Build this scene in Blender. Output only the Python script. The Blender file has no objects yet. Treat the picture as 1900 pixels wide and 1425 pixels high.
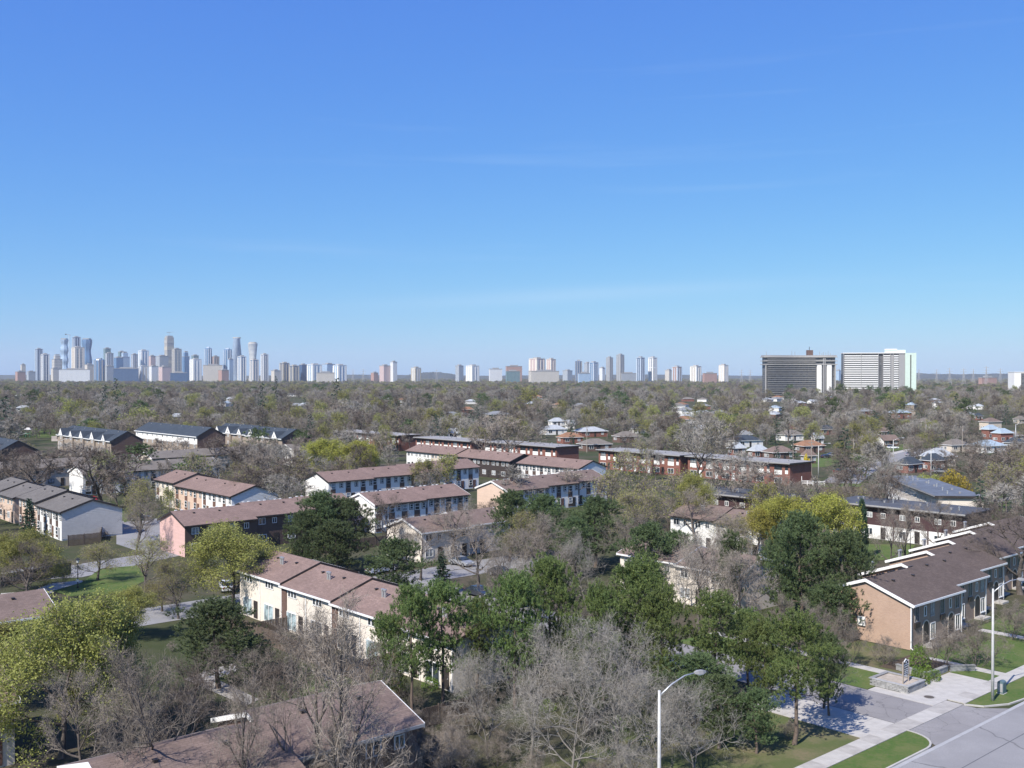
import bpy, math, random
import numpy as np
from mathutils import Vector, Matrix

R = math.radians
SC = bpy.context.scene
COL = SC.collection
random.seed(7)

# ------------------------------------------------------------------ camera
CAM_H = 30.0            # eye height above the street, metres
FPX = 1900.0            # focal length in photo pixels (photo 1900 wide)
HORIZON = 697.0         # photo row of the horizon
cam_d = bpy.data.cameras.new('camera'); cam = bpy.data.objects.new('camera', cam_d); COL.objects.link(cam)
cam_d.sensor_width = 36.0; cam_d.lens = 36.0; cam_d.clip_start = 0.5; cam_d.clip_end = 40000
cam.location = (0, 0, CAM_H)
cam.rotation_euler = (R(90) - math.atan((712.5 - HORIZON) / FPX), 0, 0)
SC.camera = cam
# ------------------------------------------------------------------ light
SUN_AZ, SUN_EL = 36.5, 46.0     # shadows fall 36.5 deg to the right of straight ahead
world = bpy.data.worlds.new('World'); SC.world = world; world.use_nodes = True
wn = world.node_tree.nodes; wl = world.node_tree.links; wn.clear()
sky = wn.new('ShaderNodeTexSky'); sky.sky_type = 'NISHITA'; sky.sun_disc = False
sky.sun_elevation = R(SUN_EL); sky.sun_rotation = R(180 + SUN_AZ)
sky.altitude = 0; sky.air_density = 1.0; sky.dust_density = 0.3; sky.ozone_density = 4.0
sep = wn.new('ShaderNodeSeparateColor'); cmb = wn.new('ShaderNodeCombineColor')
for ch, (g_, k_, f_) in enumerate(((1.25, 0.49, 0.033), (0.93, 0.615, 0.046), (0.26, 0.755, 0.0))):   # the photograph's grade of the whole sky: flatter and bluer
    q1 = wn.new('ShaderNodeMath'); q1.operation = 'MULTIPLY'; q1.inputs[1].default_value = 0.1; wl.new(sep.outputs[ch], q1.inputs[0])
    q2 = wn.new('ShaderNodeMath'); q2.operation = 'POWER'; q2.inputs[1].default_value = g_; wl.new(q1.outputs[0], q2.inputs[0])
    q3 = wn.new('ShaderNodeMath'); q3.operation = 'MULTIPLY'; q3.inputs[1].default_value = 10 * k_; wl.new(q2.outputs[0], q3.inputs[0])
    q4 = wn.new('ShaderNodeMath'); q4.operation = 'ADD'; q4.inputs[1].default_value = 10 * f_; wl.new(q3.outputs[0], q4.inputs[0]); wl.new(q4.outputs[0], cmb.inputs[ch])
bg = wn.new('ShaderNodeBackground'); bg.inputs[1].default_value = 0.1
wo = wn.new('ShaderNodeOutputWorld')
# thin cirrus: stretched noise on the direction vector, only a little lighter than the sky
tc = wn.new('ShaderNodeTexCoord'); mp = wn.new('ShaderNodeMapping'); mp.inputs['Scale'].default_value = (1.5, 1.5, 34.0); mp.inputs['Location'].default_value = (5.3, 1.4, 2.6)
mp.inputs['Rotation'].default_value = (0, R(5), 0)
nz = wn.new('ShaderNodeTexNoise'); nz.inputs['Scale'].default_value = 1.6; nz.inputs['Detail'].default_value = 5
rp = wn.new('ShaderNodeValToRGB'); rp.color_ramp.elements[0].position = 0.62; rp.color_ramp.elements[1].position = 0.95
rp.color_ramp.elements[1].color = (0.13, 0.13, 0.13, 1)
mx = wn.new('ShaderNodeMix'); mx.data_type = 'RGBA'; mx.inputs[7].default_value = (5.5, 6.6, 8.0, 1)
wl.new(tc.outputs['Generated'], mp.inputs[0]); wl.new(mp.outputs[0], nz.inputs['Vector']); wl.new(nz.outputs[0], rp.inputs[0])
wl.new(sky.outputs[0], sep.inputs[0]); wl.new(cmb.outputs[0], mx.inputs[6]); 
def wmath(op, a, b=None):
    n = wn.new('ShaderNodeMath'); n.operation = op
    for i, x in enumerate((a, b)):
        if x is None: continue
        if hasattr(x, 'is_output'): wl.new(x, n.inputs[i])
        else: n.inputs[i].default_value = x
    return n.outputs[0]
# one long thin cloud streak low over the middle of the skyline
sx = wn.new('ShaderNodeSeparateXYZ'); wl.new(tc.outputs['Generated'], sx.inputs[0])
c_az = wmath('DIVIDE', sx.outputs[0], wmath('MAXIMUM', sx.outputs[1], 0.05)); c_el = wmath('DIVIDE', sx.outputs[2], wmath('MAXIMUM', sx.outputs[1], 0.05))
c_d = wmath('DIVIDE', wmath('SUBTRACT', c_el, wmath('ADD', wmath('MULTIPLY', c_az, 0.052), 0.076)), 0.0075); c_w = wmath('DIVIDE', wmath('SUBTRACT', c_az, 0.07), 0.17)
c_m = wmath('MULTIPLY', wmath('EXPONENT', wmath('MULTIPLY', wmath('MULTIPLY', c_d, c_d), -1.0)), wmath('EXPONENT', wmath('MULTIPLY', wmath('MULTIPLY', c_w, c_w), -1.0)))
c_m = wmath('MULTIPLY', wmath('MULTIPLY', c_m, nz.outputs[0]), 0.34)
wl.new(wmath('ADD', rp.outputs[0], c_m), mx.inputs[0])
wl.new(mx.outputs[2], bg.inputs[0]); wl.new(bg.outputs[0], wo.inputs[0])
sd = bpy.data.lights.new('sun', 'SUN'); sd.energy = 5.0; sd.angle = R(0.53); sd.color = (1.0, 0.955, 0.895)
sun = bpy.data.objects.new('sun', sd); COL.objects.link(sun); sun.location = (0, 0, 400)
_d = Vector((math.sin(R(SUN_AZ)) * math.cos(R(SUN_EL)), math.cos(R(SUN_AZ)) * math.cos(R(SUN_EL)), -math.sin(R(SUN_EL))))
sun.rotation_euler = _d.to_track_quat('-Z', 'Y').to_euler()
SC.view_settings.view_transform = 'Standard'; SC.view_settings.look = 'None'
SC.view_settings.exposure = 0.42; SC.view_settings.gamma = 1.0; SC.view_settings.use_curve_mapping = False
SC.render.engine = 'CYCLES'
SC.cycles.use_denoising = True
SC.cycles.max_bounces = 5; SC.cycles.diffuse_bounces = 2; SC.cycles.glossy_bounces = 2
SC.cycles.transmission_bounces = 3; SC.cycles.transparent_max_bounces = 8; SC.cycles.volume_bounces = 0
SC.cycles.sample_clamp_indirect = 4.0

# ------------------------------------------------------------------ frames
AU = R(48.5)
U = (math.sin(AU), math.cos(AU)); V = (-math.cos(AU), math.sin(AU))
ROT_U = math.atan2(U[1], U[0])            # local x along U, local y along V
ROT_V = math.atan2(-V[1], -V[0])          # local x along -V, local y along U
def at(px, py, h=0.0):                    # photo pixel of a point at height h -> ground x, y
    d = FPX * (CAM_H - h) / (py - HORIZON); return ((px - 950) / FPX * d, d)
def atd(px, d): return ((px - 950) / FPX * d, d)
def uv(u, v): return (u * U[0] + v * V[0], u * U[1] + v * V[1])
def to_uv(x, y): return (x * U[0] + y * U[1], x * V[0] + y * V[1])
def to_px(x, y, z): return (950 + FPX * x / y, HORIZON + FPX * (CAM_H - z) / y)

# ------------------------------------------------------------------ mesh helpers
def link(name, mesh, parent=None, loc=(0, 0, 0), rz=0.0, scale=None):
    o = bpy.data.objects.new(name, mesh); COL.objects.link(o)
    o.location = loc
    if rz: o.rotation_euler = (0, 0, rz)
    if scale is not None: o.scale = scale
    if parent is not None: o.parent = parent
    return o
def thing(name, label, cat, loc=(0, 0, 0), rz=0.0, group=None, scale=None):
    o = link(name, None, None, loc, rz, scale); return tag(o, label, cat, group)
def tag(o, label, cat, group=None):
    o['label'] = label; o['category'] = cat
    if group: o['group'] = group
    return o
def kind(o, k, label=None):
    o['kind'] = k
    if label: o['label'] = label
    return o
class MB:
    def __init__(s): s.v = []; s.f = []; s.m = []
    def quad(s, pts, m=0):
        n = len(s.v); s.v += [tuple(p) for p in pts]; s.f.append(tuple(range(n, n + len(pts)))); s.m.append(m); return s
    def box(s, x0, y0, z0, x1, y1, z1, m=0):
        n = len(s.v)
        s.v += [(x0,y0,z0),(x1,y0,z0),(x1,y1,z0),(x0,y1,z0),(x0,y0,z1),(x1,y0,z1),(x1,y1,z1),(x0,y1,z1)]
        for f in ((3,2,1,0),(4,5,6,7),(0,1,5,4),(1,2,6,5),(2,3,7,6),(3,0,4,7)): s.f.append(tuple(n+i for i in f)); s.m.append(m)
        return s
    def prism_x(s, poly, x0, x1, m=0, mend=None):       # poly of (y,z), counter-clockwise seen from +x
        n = len(s.v); k = len(poly)
        s.v += [(x0, y, z) for y, z in poly] + [(x1, y, z) for y, z in poly]
        for i in range(k):
            j = (i + 1) % k; s.f.append((n+i, n+j, n+k+j, n+k+i)); s.m.append(m)
        s.f.append(tuple(n + i for i in reversed(range(k)))); s.f.append(tuple(n + k + i for i in range(k)))
        s.m += [m if mend is None else mend] * 2
        return s
    def prism_z(s, poly, z0, z1, m=0):
        n = len(s.v); k = len(poly)
        s.v += [(x, y, z0) for x, y in poly] + [(x, y, z1) for x, y in poly]
        for i in range(k):
            j = (i + 1) % k; s.f.append((n+i, n+j, n+k+j, n+k+i)); s.m.append(m)
        s.f.append(tuple(n + i for i in reversed(range(k)))); s.f.append(tuple(n + k + i for i in range(k))); s.m += [m] * 2
        return s
    def tube(s, pts, rad, n=8, m=0, cap=True):
        base = len(s.v); pts = [Vector(p) for p in pts]; last = None
        for i, p in enumerate(pts):
            t = (pts[min(i+1, len(pts)-1)] - pts[max(i-1, 0)]).normalized()
            a = t.cross(Vector((0, 1, 0)) if abs(t.y) < 0.9 else Vector((1, 0, 0))).normalized(); b = t.cross(a)
            r = rad[i] if isinstance(rad, (list, tuple)) else rad
            for k in range(n):
                q = 2 * math.pi * k / n; s.v.append(tuple(p + a * (r * math.cos(q)) + b * (r * math.sin(q))))
        for i in range(len(pts) - 1):
            for k in range(n):
                j = (k + 1) % n; o = base + i * n
                s.f.append((o + k, o + j, o + n + j, o + n + k)); s.m.append(m)
        if cap:
            s.f.append(tuple(base + k for k in reversed(range(n)))); s.f.append(tuple(base + (len(pts)-1)*n + k for k in range(n))); s.m += [m, m]
        return s
    def mesh(s, name, mats, smooth=False):
        me = bpy.data.meshes.new(name); me.from_pydata(s.v, [], s.f)
        if not isinstance(mats, (list, tuple)): mats = [mats]
        for x in mats: me.materials.append(x)
        if len(mats) > 1: me.polygons.foreach_set('material_index', s.m)
        if smooth: me.polygons.foreach_set('use_smooth', [True] * len(s.f))
        me.update(); return me
    def obj(s, name, mats, parent=None, loc=(0, 0, 0), rz=0.0, smooth=False):
        return link(name, s.mesh(name, mats, smooth), parent, loc, rz)
def mesh_np(name, verts, tris, mats, mi=None):
    me = bpy.data.meshes.new(name); nv, nt_ = len(verts), len(tris)
    me.vertices.add(nv); me.vertices.foreach_set('co', np.asarray(verts, np.float32).ravel())
    me.loops.add(nt_ * 3); me.loops.foreach_set('vertex_index', np.asarray(tris, np.int32).ravel())
    me.polygons.add(nt_); me.polygons.foreach_set('loop_start', np.arange(0, nt_ * 3, 3, dtype=np.int32))
    me.polygons.foreach_set('loop_total', np.full(nt_, 3, np.int32))
    for m in mats: me.materials.append(m)
    if mi is not None: me.polygons.foreach_set('material_index', np.asarray(mi, np.int32))
    me.update(calc_edges=True); return me

# ------------------------------------------------------------------ materials
def newmat(name):
    m = bpy.data.materials.new(name); m.use_nodes = True; nt = m.node_tree
    b = nt.nodes['Principled BSDF']; return m, nt, b
def rgb(c): return (c[0], c[1], c[2], 1)
def nz_node(nt, vec, scale, detail=4, rough=0.6):
    n = nt.nodes.new('ShaderNodeTexNoise'); n.inputs['Scale'].default_value = scale
    n.inputs['Detail'].default_value = detail; n.inputs['Roughness'].default_value = rough
    nt.links.new(vec, n.inputs['Vector']); return n.outputs[0]
def mixc(nt, f, a, b, mode='MIX'):
    n = nt.nodes.new('ShaderNodeMix'); n.data_type = 'RGBA'; n.blend_type = mode
    for s, x in ((n.inputs[0], f), (n.inputs[6], a), (n.inputs[7], b)):
        if hasattr(x, 'is_output'): nt.links.new(x, s)
        else: s.default_value = x if isinstance(x, (int, float)) else rgb(x)
    return n.outputs[2]
def ramp(nt, f, lo, hi):
    n = nt.nodes.new('ShaderNodeMapRange'); n.inputs[1].default_value = lo; n.inputs[2].default_value = hi
    nt.links.new(f, n.inputs[0]); return n.outputs[0]
def bump(nt, b, h, strength=0.3, dist=0.02):
    n = nt.nodes.new('ShaderNodeBump'); n.inputs['Strength'].default_value = strength; n.inputs['Distance'].default_value = dist
    nt.links.new(h, n.inputs['Height']); nt.links.new(n.outputs[0], b.inputs['Normal'])
def objco(nt): return nt.nodes.new('ShaderNodeTexCoord').outputs['Object']
def mul(c, k): return tuple(min(1, x * k) for x in c)
def M(name, col, rough=0.85, var=0.18, scale=2.0, spec=0.25, metal=0.0, bmp=0.0, rnd=0.0):
    m, nt, b = newmat(name); co = objco(nt)
    n1 = nz_node(nt, co, scale, 5); n2 = nz_node(nt, co, scale * 0.12, 2)
    c = mixc(nt, ramp(nt, n1, 0.3, 0.7), mul(col, 1 - var), mul(col, 1 + var))
    c = mixc(nt, ramp(nt, n2, 0.35, 0.7), c, mixc(nt, 0.5, c, mul(col, 1 - var)))
    if rnd:
        oi = nt.nodes.new('ShaderNodeObjectInfo').outputs['Random']
        h = nt.nodes.new('ShaderNodeHueSaturation'); nt.links.new(c, h.inputs['Color'])
        nt.links.new(ramp2(nt, oi, 1 - rnd, 1 + rnd), h.inputs['Value']); c = h.outputs[0]
    nt.links.new(c, b.inputs['Base Color']); b.inputs['Roughness'].default_value = rough
    b.inputs['Specular IOR Level'].default_value = spec; b.inputs['Metallic'].default_value = metal
    if bmp: bump(nt, b, n1, bmp, 0.03)
    return m
def ramp2(nt, f, a, z):
    n = nt.nodes.new('ShaderNodeMapRange'); n.inputs[3].default_value = a; n.inputs[4].default_value = z
    nt.links.new(f, n.inputs[0]); return n.outputs[0]
def wallvec(nt):                          # (x+y, z): runs round the corners of a box
    co = objco(nt); s = nt.nodes.new('ShaderNodeSeparateXYZ'); nt.links.new(co, s.inputs[0])
    a = nt.nodes.new('ShaderNodeMath'); nt.links.new(s.outputs[0], a.inputs[0]); nt.links.new(s.outputs[1], a.inputs[1])
    c = nt.nodes.new('ShaderNodeCombineXYZ'); nt.links.new(a.outputs[0], c.inputs[0]); nt.links.new(s.outputs[2], c.inputs[1])
    return c.outputs[0], co
def bricktex(nt, vec, c1, c2, mortar, bw, bh, msize, offset=0.5):
    n = nt.nodes.new('ShaderNodeTexBrick'); n.offset = offset; n.squash = 1.0
    nt.links.new(vec, n.inputs['Vector']); n.inputs['Scale'].default_value = 1.0
    n.inputs['Color1'].default_value = rgb(c1); n.inputs['Color2'].default_value = rgb(c2); n.inputs['Mortar'].default_value = rgb(mortar)
    n.inputs['Brick Width'].default_value = bw; n.inputs['Row Height'].default_value = bh; n.inputs['Mortar Size'].default_value = msize
    n.inputs['Mortar Smooth'].default_value = 0.2
    return n
def brick(name, c1, c2, mortar):
    m, nt, b = newmat(name); vec, co = wallvec(nt)
    t = bricktex(nt, vec, c1, c2, mortar, 0.25, 0.085, 0.012)
    n2 = nz_node(nt, co, 0.7, 4)
    c = mixc(nt, ramp(nt, n2, 0.3, 0.75), t.outputs[0], mixc(nt, 0.35, t.outputs[0], mul(c1, 0.6)))
    nt.links.new(c, b.inputs['Base Color']); b.inputs['Roughness'].default_value = 0.9; b.inputs['Specular IOR Level'].default_value = 0.15
    bump(nt, b, t.outputs[1], -0.4, 0.01); return m
def shingle(name, col, var=0.22):
    m, nt, b = newmat(name); co = objco(nt)
    t = bricktex(nt, co, mul(col, 1 - var), mul(col, 1 + var), mul(col, 0.55), 0.42, 0.2, 0.016)
    n1 = nz_node(nt, co, 5.0, 4); n2 = nz_node(nt, co, 0.35, 5, 0.7)
    c = mixc(nt, 0.35, t.outputs[0], mixc(nt, ramp(nt, n1, 0.3, 0.7), mul(col, 0.7), mul(col, 1.3)))
    c = mixc(nt, ramp(nt, n2, 0.35, 0.75), c, mixc(nt, 0.65, c, mul(col, 0.58)))
    nt.links.new(c, b.inputs['Base Color']); b.inputs['Roughness'].default_value = 0.92; b.inputs['Specular IOR Level'].default_value = 0.15
    bump(nt, b, t.outputs[1], -0.5, 0.02); return m
def siding(name, col, pitch=0.2, vertical=False, dark=0.6):
    m, nt, b = newmat(name); vec, co = wallvec(nt)
    t = bricktex(nt, vec, mul(col, 0.95), mul(col, 1.05), mul(col, dark), pitch if vertical else 50, 50 if vertical else pitch, 0.014, 0.0)
    n2 = nz_node(nt, co, 0.6, 4)
    c = mixc(nt, ramp(nt, n2, 0.35, 0.75), t.outputs[0], mixc(nt, 0.3, t.outputs[0], mul(col, 0.7)))
    nt.links.new(c, b.inputs['Base Color']); b.inputs['Roughness'].default_value = 0.6; b.inputs['Specular IOR Level'].default_value = 0.3
    bump(nt, b, t.outputs[1], -0.5, 0.02); return m
def glass(name, col=(0.03, 0.04, 0.05), rough=0.08, spec=0.6):
    m, nt, b = newmat(name); co = objco(nt)
    n = nz_node(nt, co, 0.8, 2)
    nt.links.new(mixc(nt, ramp(nt, n, 0.4, 0.6), mul(col, 0.6), mul(col, 1.6)), b.inputs['Base Color'])
    b.inputs['Roughness'].default_value = rough; b.inputs['Specular IOR Level'].default_value = spec; return m
def facade(name, pane1, pane2, frame, bw, bh, ms, rough=0.25, spec=0.5):   # far curtain walls: storeys and bays too small to model
    m, nt, b = newmat(name); vec, co = wallvec(nt)
    t = bricktex(nt, vec, pane1, pane2, frame, bw, bh, ms, 0.0)
    t.inputs['Mortar Smooth'].default_value = 0.05; t.inputs['Bias'].default_value = 0.0
    nt.links.new(t.outputs[0], b.inputs['Base Color'])
    rr = ramp2(nt, t.outputs[1], rough, 0.7); nt.links.new(rr, b.inputs['Roughness'])
    b.inputs['Specular IOR Level'].default_value = spec; return m
def leafmat(name, c1, c2, trans=0.35, rnd=0.2):
    m, nt, b = newmat(name); co = objco(nt)
    n = nz_node(nt, co, 1.1, 3); n3 = nz_node(nt, co, 7.0, 2)
    c = mixc(nt, ramp(nt, n, 0.32, 0.68), c1, c2); c = mixc(nt, ramp(nt, n3, 0.3, 0.75), c, mixc(nt, 0.5, c, mul(c2, 1.35)))
    oi = nt.nodes.new('ShaderNodeObjectInfo').outputs['Random']
    h = nt.nodes.new('ShaderNodeHueSaturation'); nt.links.new(c, h.inputs['Color'])
    nt.links.new(ramp2(nt, oi, 1 - rnd, 1 + rnd), h.inputs['Value']); nt.links.new(ramp2(nt, oi, 0.485, 0.515), h.inputs['Hue'])
    nt.links.new(h.outputs[0], b.inputs['Base Color']); b.inputs['Roughness'].default_value = 0.6; b.inputs['Specular IOR Level'].default_value = 0.2
    t = nt.nodes.new('ShaderNodeBsdfTranslucent'); nt.links.new(h.outputs[0], t.inputs[0])
    ms = nt.nodes.new('ShaderNodeMixShader'); ms.inputs[0].default_value = trans
    nt.links.new(b.outputs[0], ms.inputs[1]); nt.links.new(t.outputs[0], ms.inputs[2])
    nt.links.new(ms.outputs[0], nt.nodes['Material Output'].inputs[0]); return m

MT = dict(
    bark=M('bark', (0.13, 0.11, 0.095), 0.95, 0.35, 6, 0.1, bmp=0.5),
    barkpale=M('bark_pale', (0.20, 0.18, 0.155), 0.9, 0.3, 6, 0.1),
    barkpine=M('bark_pine', (0.15, 0.115, 0.092), 0.95, 0.35, 5, 0.1, bmp=0.5),
    twig=M('twig', (0.235, 0.20, 0.165), 0.9, 0.25, 1.2, 0.1, rnd=0.25),
    twigdark=M('twig_dark', (0.145, 0.118, 0.098), 0.9, 0.25, 1.2, 0.1, rnd=0.25),
    twigpale=M('twig_pale', (0.29, 0.265, 0.23), 0.9, 0.25, 1.2, 0.1, rnd=0.15),
    bud=leafmat('bud_leaf', (0.20, 0.21, 0.058), (0.32, 0.318, 0.088), 0.35, 0.16),
    budbright=leafmat('bud_leaf_bright', (0.25, 0.25, 0.055), (0.375, 0.36, 0.075), 0.35, 0.12),
    budolive=leafmat('bud_leaf_olive', (0.20, 0.19, 0.06), (0.30, 0.28, 0.09), 0.35, 0.16),
    budorange=leafmat('bud_leaf_orange', (0.24, 0.17, 0.03), (0.36, 0.27, 0.05), 0.35, 0.1),
    needle=leafmat('pine_needle', (0.045, 0.074, 0.034), (0.135, 0.175, 0.072), 0.2, 0.2),
    needlelit=leafmat('pine_needle_fresh', (0.052, 0.09, 0.032), (0.175, 0.218, 0.068), 0.22, 0.15),
    spruce=leafmat('spruce_needle', (0.022, 0.045, 0.028), (0.05, 0.085, 0.05), 0.1, 0.25),
    shrub=leafmat('shrub_leaf', (0.06, 0.12, 0.02), (0.17, 0.25, 0.05), 0.25, 0.2),
    brownroof=shingle('brown_shingle', (0.205, 0.15, 0.125)),
    redroof=shingle('red_brown_shingle', (0.245, 0.17, 0.142)),
    darkroof=shingle('dark_brown_shingle', (0.128, 0.098, 0.083)),
    greyroof=shingle('grey_shingle', (0.165, 0.150, 0.135)),
    taupe=shingle('taupe_shingle', (0.20, 0.175, 0.15)),
    slate=shingle('slate_shingle', (0.055, 0.068, 0.085)),
    lightroof=shingle('pale_grey_shingle', (0.42, 0.44, 0.45), 0.1),
    blueroof=shingle('pale_blue_shingle', (0.36, 0.44, 0.50), 0.1),
    midroof=shingle('mid_grey_shingle', (0.25, 0.255, 0.26), 0.15),
    orangeroof=shingle('orange_brown_shingle', (0.30, 0.165, 0.10)),
    gravel=M('roof_gravel', (0.30, 0.29, 0.28), 0.95, 0.3, 1.2, 0.1),
    tarroof=M('roof_membrane', (0.15, 0.162, 0.18), 0.6, 0.4, 0.5, 0.4), darktar=M('dark_roof_membrane', (0.085, 0.09, 0.10), 0.75, 0.25, 0.5, 0.3),
    peachbrick=brick('peach_brick', (0.47, 0.31, 0.22), (0.40, 0.255, 0.18), (0.43, 0.35, 0.29)),
    taupebrick=brick('taupe_brick', (0.40, 0.265, 0.18), (0.33, 0.21, 0.14), (0.33, 0.30, 0.26)),
    redbrick=brick('red_brick', (0.27, 0.085, 0.055), (0.21, 0.065, 0.045), (0.26, 0.20, 0.17)),
    brownbrick=brick('brown_brick', (0.17, 0.095, 0.07), (0.13, 0.07, 0.055), (0.18, 0.15, 0.13)),
    buffbrick=brick('buff_brick', (0.36, 0.29, 0.225), (0.30, 0.235, 0.18), (0.33, 0.29, 0.25)),
    creamwall=M('cream_stucco', (0.74, 0.66, 0.56), 0.9, 0.08, 1.0, 0.15),
    whitewall=M('white_stucco', (0.80, 0.775, 0.725), 0.85, 0.06, 0.8, 0.2),
    pinkwall=siding('pink_siding', (0.66, 0.43, 0.38), 0.18, dark=0.85),
    peachwall=siding('peach_siding', (0.68, 0.50, 0.38), 0.18, dark=0.8),
    greywall=M('grey_siding_backing', (0.30, 0.29, 0.30), 0.7, 0.1),
    greyboard=M('grey_siding_board', (0.64, 0.605, 0.57), 0.55, 0.08, 1.5, 0.3),
    blueboard=M('pale_siding_board', (0.74, 0.75, 0.75), 0.55, 0.06, 1.5, 0.3),
    brownsid=siding('brown_board_siding', (0.115, 0.078, 0.064), 0.2, True, 0.5),
    redsid=siding('red_brown_siding', (0.17, 0.095, 0.072), 0.2, True, 0.6),
    darkwall=siding('dark_brown_siding', (0.060, 0.046, 0.040), 0.2, False, 0.6),
    plumwall=siding('plum_brown_siding', (0.082, 0.046, 0.046), 0.22, False, 0.6),
    beigewall=M('beige_stucco', (0.60, 0.52, 0.42), 0.9, 0.1, 1.0, 0.15),
    trimwhite=M('white_trim', (0.80, 0.785, 0.75), 0.5, 0.05, 2, 0.4),
    trimdark=M('dark_trim', (0.04, 0.033, 0.030), 0.5, 0.15, 2, 0.4),
    trimgrey=M('grey_trim', (0.33, 0.32, 0.31), 0.6, 0.1, 2, 0.3),
    glass=glass('window_glass'), curtain=glass('curtained_glass', (0.30, 0.31, 0.31), 0.15, 0.5),
    paleglass=glass('pale_patio_glass', (0.30, 0.37, 0.38), 0.12, 0.6),
    metal=M('galvanised_metal', (0.52, 0.52, 0.51), 0.45, 0.12, 4, 0.5, 0.6),
    poleconc=M('concrete_pole', (0.50, 0.49, 0.46), 0.9, 0.12, 5, 0.2),
    woodpole=M('wood_pole', (0.34, 0.29, 0.24), 0.9, 0.2, 5, 0.1),
    blackmetal=M('black_metal', (0.02, 0.02, 0.022), 0.5, 0.2, 3, 0.4),
    concrete=M('concrete', (0.43, 0.405, 0.365), 0.9, 0.13, 1.1, 0.2),
    concold=M('weathered_concrete', (0.37, 0.345, 0.31), 0.92, 0.22, 0.9, 0.2),
    stone=M('grey_stone', (0.30, 0.295, 0.285), 0.9, 0.22, 3, 0.2, bmp=0.4, rnd=0.2),
    soil=M('pale_soil', (0.42, 0.36, 0.29), 0.95, 0.25, 3, 0.1),
    mulch=M('mulch', (0.10, 0.075, 0.055), 0.95, 0.35, 4, 0.1),
    fence=M('weathered_fence_wood', (0.15, 0.115, 0.09), 0.9, 0.25, 2, 0.1),
    iron=M('cast_iron', (0.10, 0.085, 0.07), 0.8, 0.25, 6, 0.3),
    utility=M('utility_green', (0.10, 0.15, 0.16), 0.5, 0.1, 2, 0.4),
    red=M('red_fabric', (0.65, 0.02, 0.05), 0.7, 0.1), blue=M('blue_plastic', (0.03, 0.09, 0.45), 0.4, 0.1),
    carwhite=M('white_car_paint', (0.80, 0.80, 0.80), 0.25, 0.02, 1, 0.6), cardark=M('dark_car_paint', (0.03, 0.035, 0.045), 0.2, 0.05, 1, 0.6),
    carsilver=M('silver_car_paint', (0.42, 0.43, 0.45), 0.25, 0.03, 1, 0.6, 0.4), carred=M('maroon_car_paint', (0.16, 0.02, 0.025), 0.25, 0.03, 1, 0.6),
    rubber=M('rubber', (0.02, 0.02, 0.02), 0.8, 0.1), rim=M('wheel_rim', (0.45, 0.45, 0.46), 0.35, 0.1, 3, 0.5, 0.7),
    lampglass=M('lamp_lens', (0.72, 0.74, 0.74), 0.2, 0.05, 3, 0.6), taillight=M('tail_light', (0.4, 0.02, 0.02), 0.3, 0.05),
    green=M('green_paint', (0.10, 0.28, 0.18), 0.5, 0.1), yellow=leafmat('forsythia_flower', (0.60, 0.46, 0.02), (0.78, 0.62, 0.04), 0.3, 0.05),
)
HAZE = 0.00005
# ------------------------------------------------------------------ tree shapes
class TB:                                  # triangle soup in numpy blocks
    def __init__(s): s.V = []; s.T = []; s.MI = []; s.n = 0
    def add(s, v, t, mi=0):
        s.V.append(v); s.T.append(t + s.n); s.MI.append(np.full(len(t), mi)); s.n += len(v)
    def tube(s, pts, rad, n, mi=0):
        P = np.array(pts, float); m = len(P); T = np.gradient(P, axis=0); T /= np.linalg.norm(T, axis=1, keepdims=True) + 1e-9
        ref = np.where(np.abs(T[:, 2:3]) > 0.9, np.array([[1., 0, 0]]), np.array([[0, 0, 1.]]))
        A = np.cross(T, ref); A /= np.linalg.norm(A, axis=1, keepdims=True) + 1e-9; B = np.cross(T, A)
        q = np.arange(n) * 2 * math.pi / n; rad = np.array(rad)[:, None, None]
        v = P[:, None] + rad * (A[:, None] * np.cos(q)[None, :, None] + B[:, None] * np.sin(q)[None, :, None])
        i = np.arange(m - 1)[:, None] * n; k = np.arange(n)[None]; j = (k + 1) % n
        a, b, c, d = (i + k).ravel(), (i + j).ravel(), (i + n + j).ravel(), (i + n + k).ravel()
        s.add(v.reshape(-1, 3), np.concatenate([np.stack([a, b, c], 1), np.stack([a, c, d], 1)]), mi)
    def spikes(s, p, d, w, mi=0):          # thin triangles from p along d (twigs, needles)
        rng = s.rng; side = np.cross(d, rng.normal(size=d.shape)); side /= np.linalg.norm(side, axis=1, keepdims=True) + 1e-9
        side *= (np.asarray(w) / 2).reshape(-1, 1) if np.ndim(w) else w / 2
        n = len(p); v = np.stack([p - side, p + side, p + d], 1).reshape(-1, 3); s.add(v, np.arange(3 * n).reshape(-1, 3), mi)
    def leaves(s, p, size, mi=0):          # small tilted four-point leaves
        rng = s.rng; n = len(p); a = rng.normal(size=(n, 3)); a /= np.linalg.norm(a, axis=1, keepdims=True)
        b = np.cross(a, rng.normal(size=(n, 3))); b /= np.linalg.norm(b, axis=1, keepdims=True)
        sz = (size * rng.uniform(0.6, 1.4, n))[:, None]
        v = np.stack([p - a * sz, p - b * sz * 0.55, p + a * sz, p + b * sz * 0.55], 1).reshape(-1, 3); k = np.arange(n)[:, None] * 4
        s.add(v, np.concatenate([k + np.array([[0, 1, 2]]), k + np.array([[0, 2, 3]])]), mi)
    def mesh(s, name, mats): return mesh_np(name, np.concatenate(s.V), np.concatenate(s.T), mats, np.concatenate(s.MI))
def unit(v): return v / (np.linalg.norm(v) + 1e-9)

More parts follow.
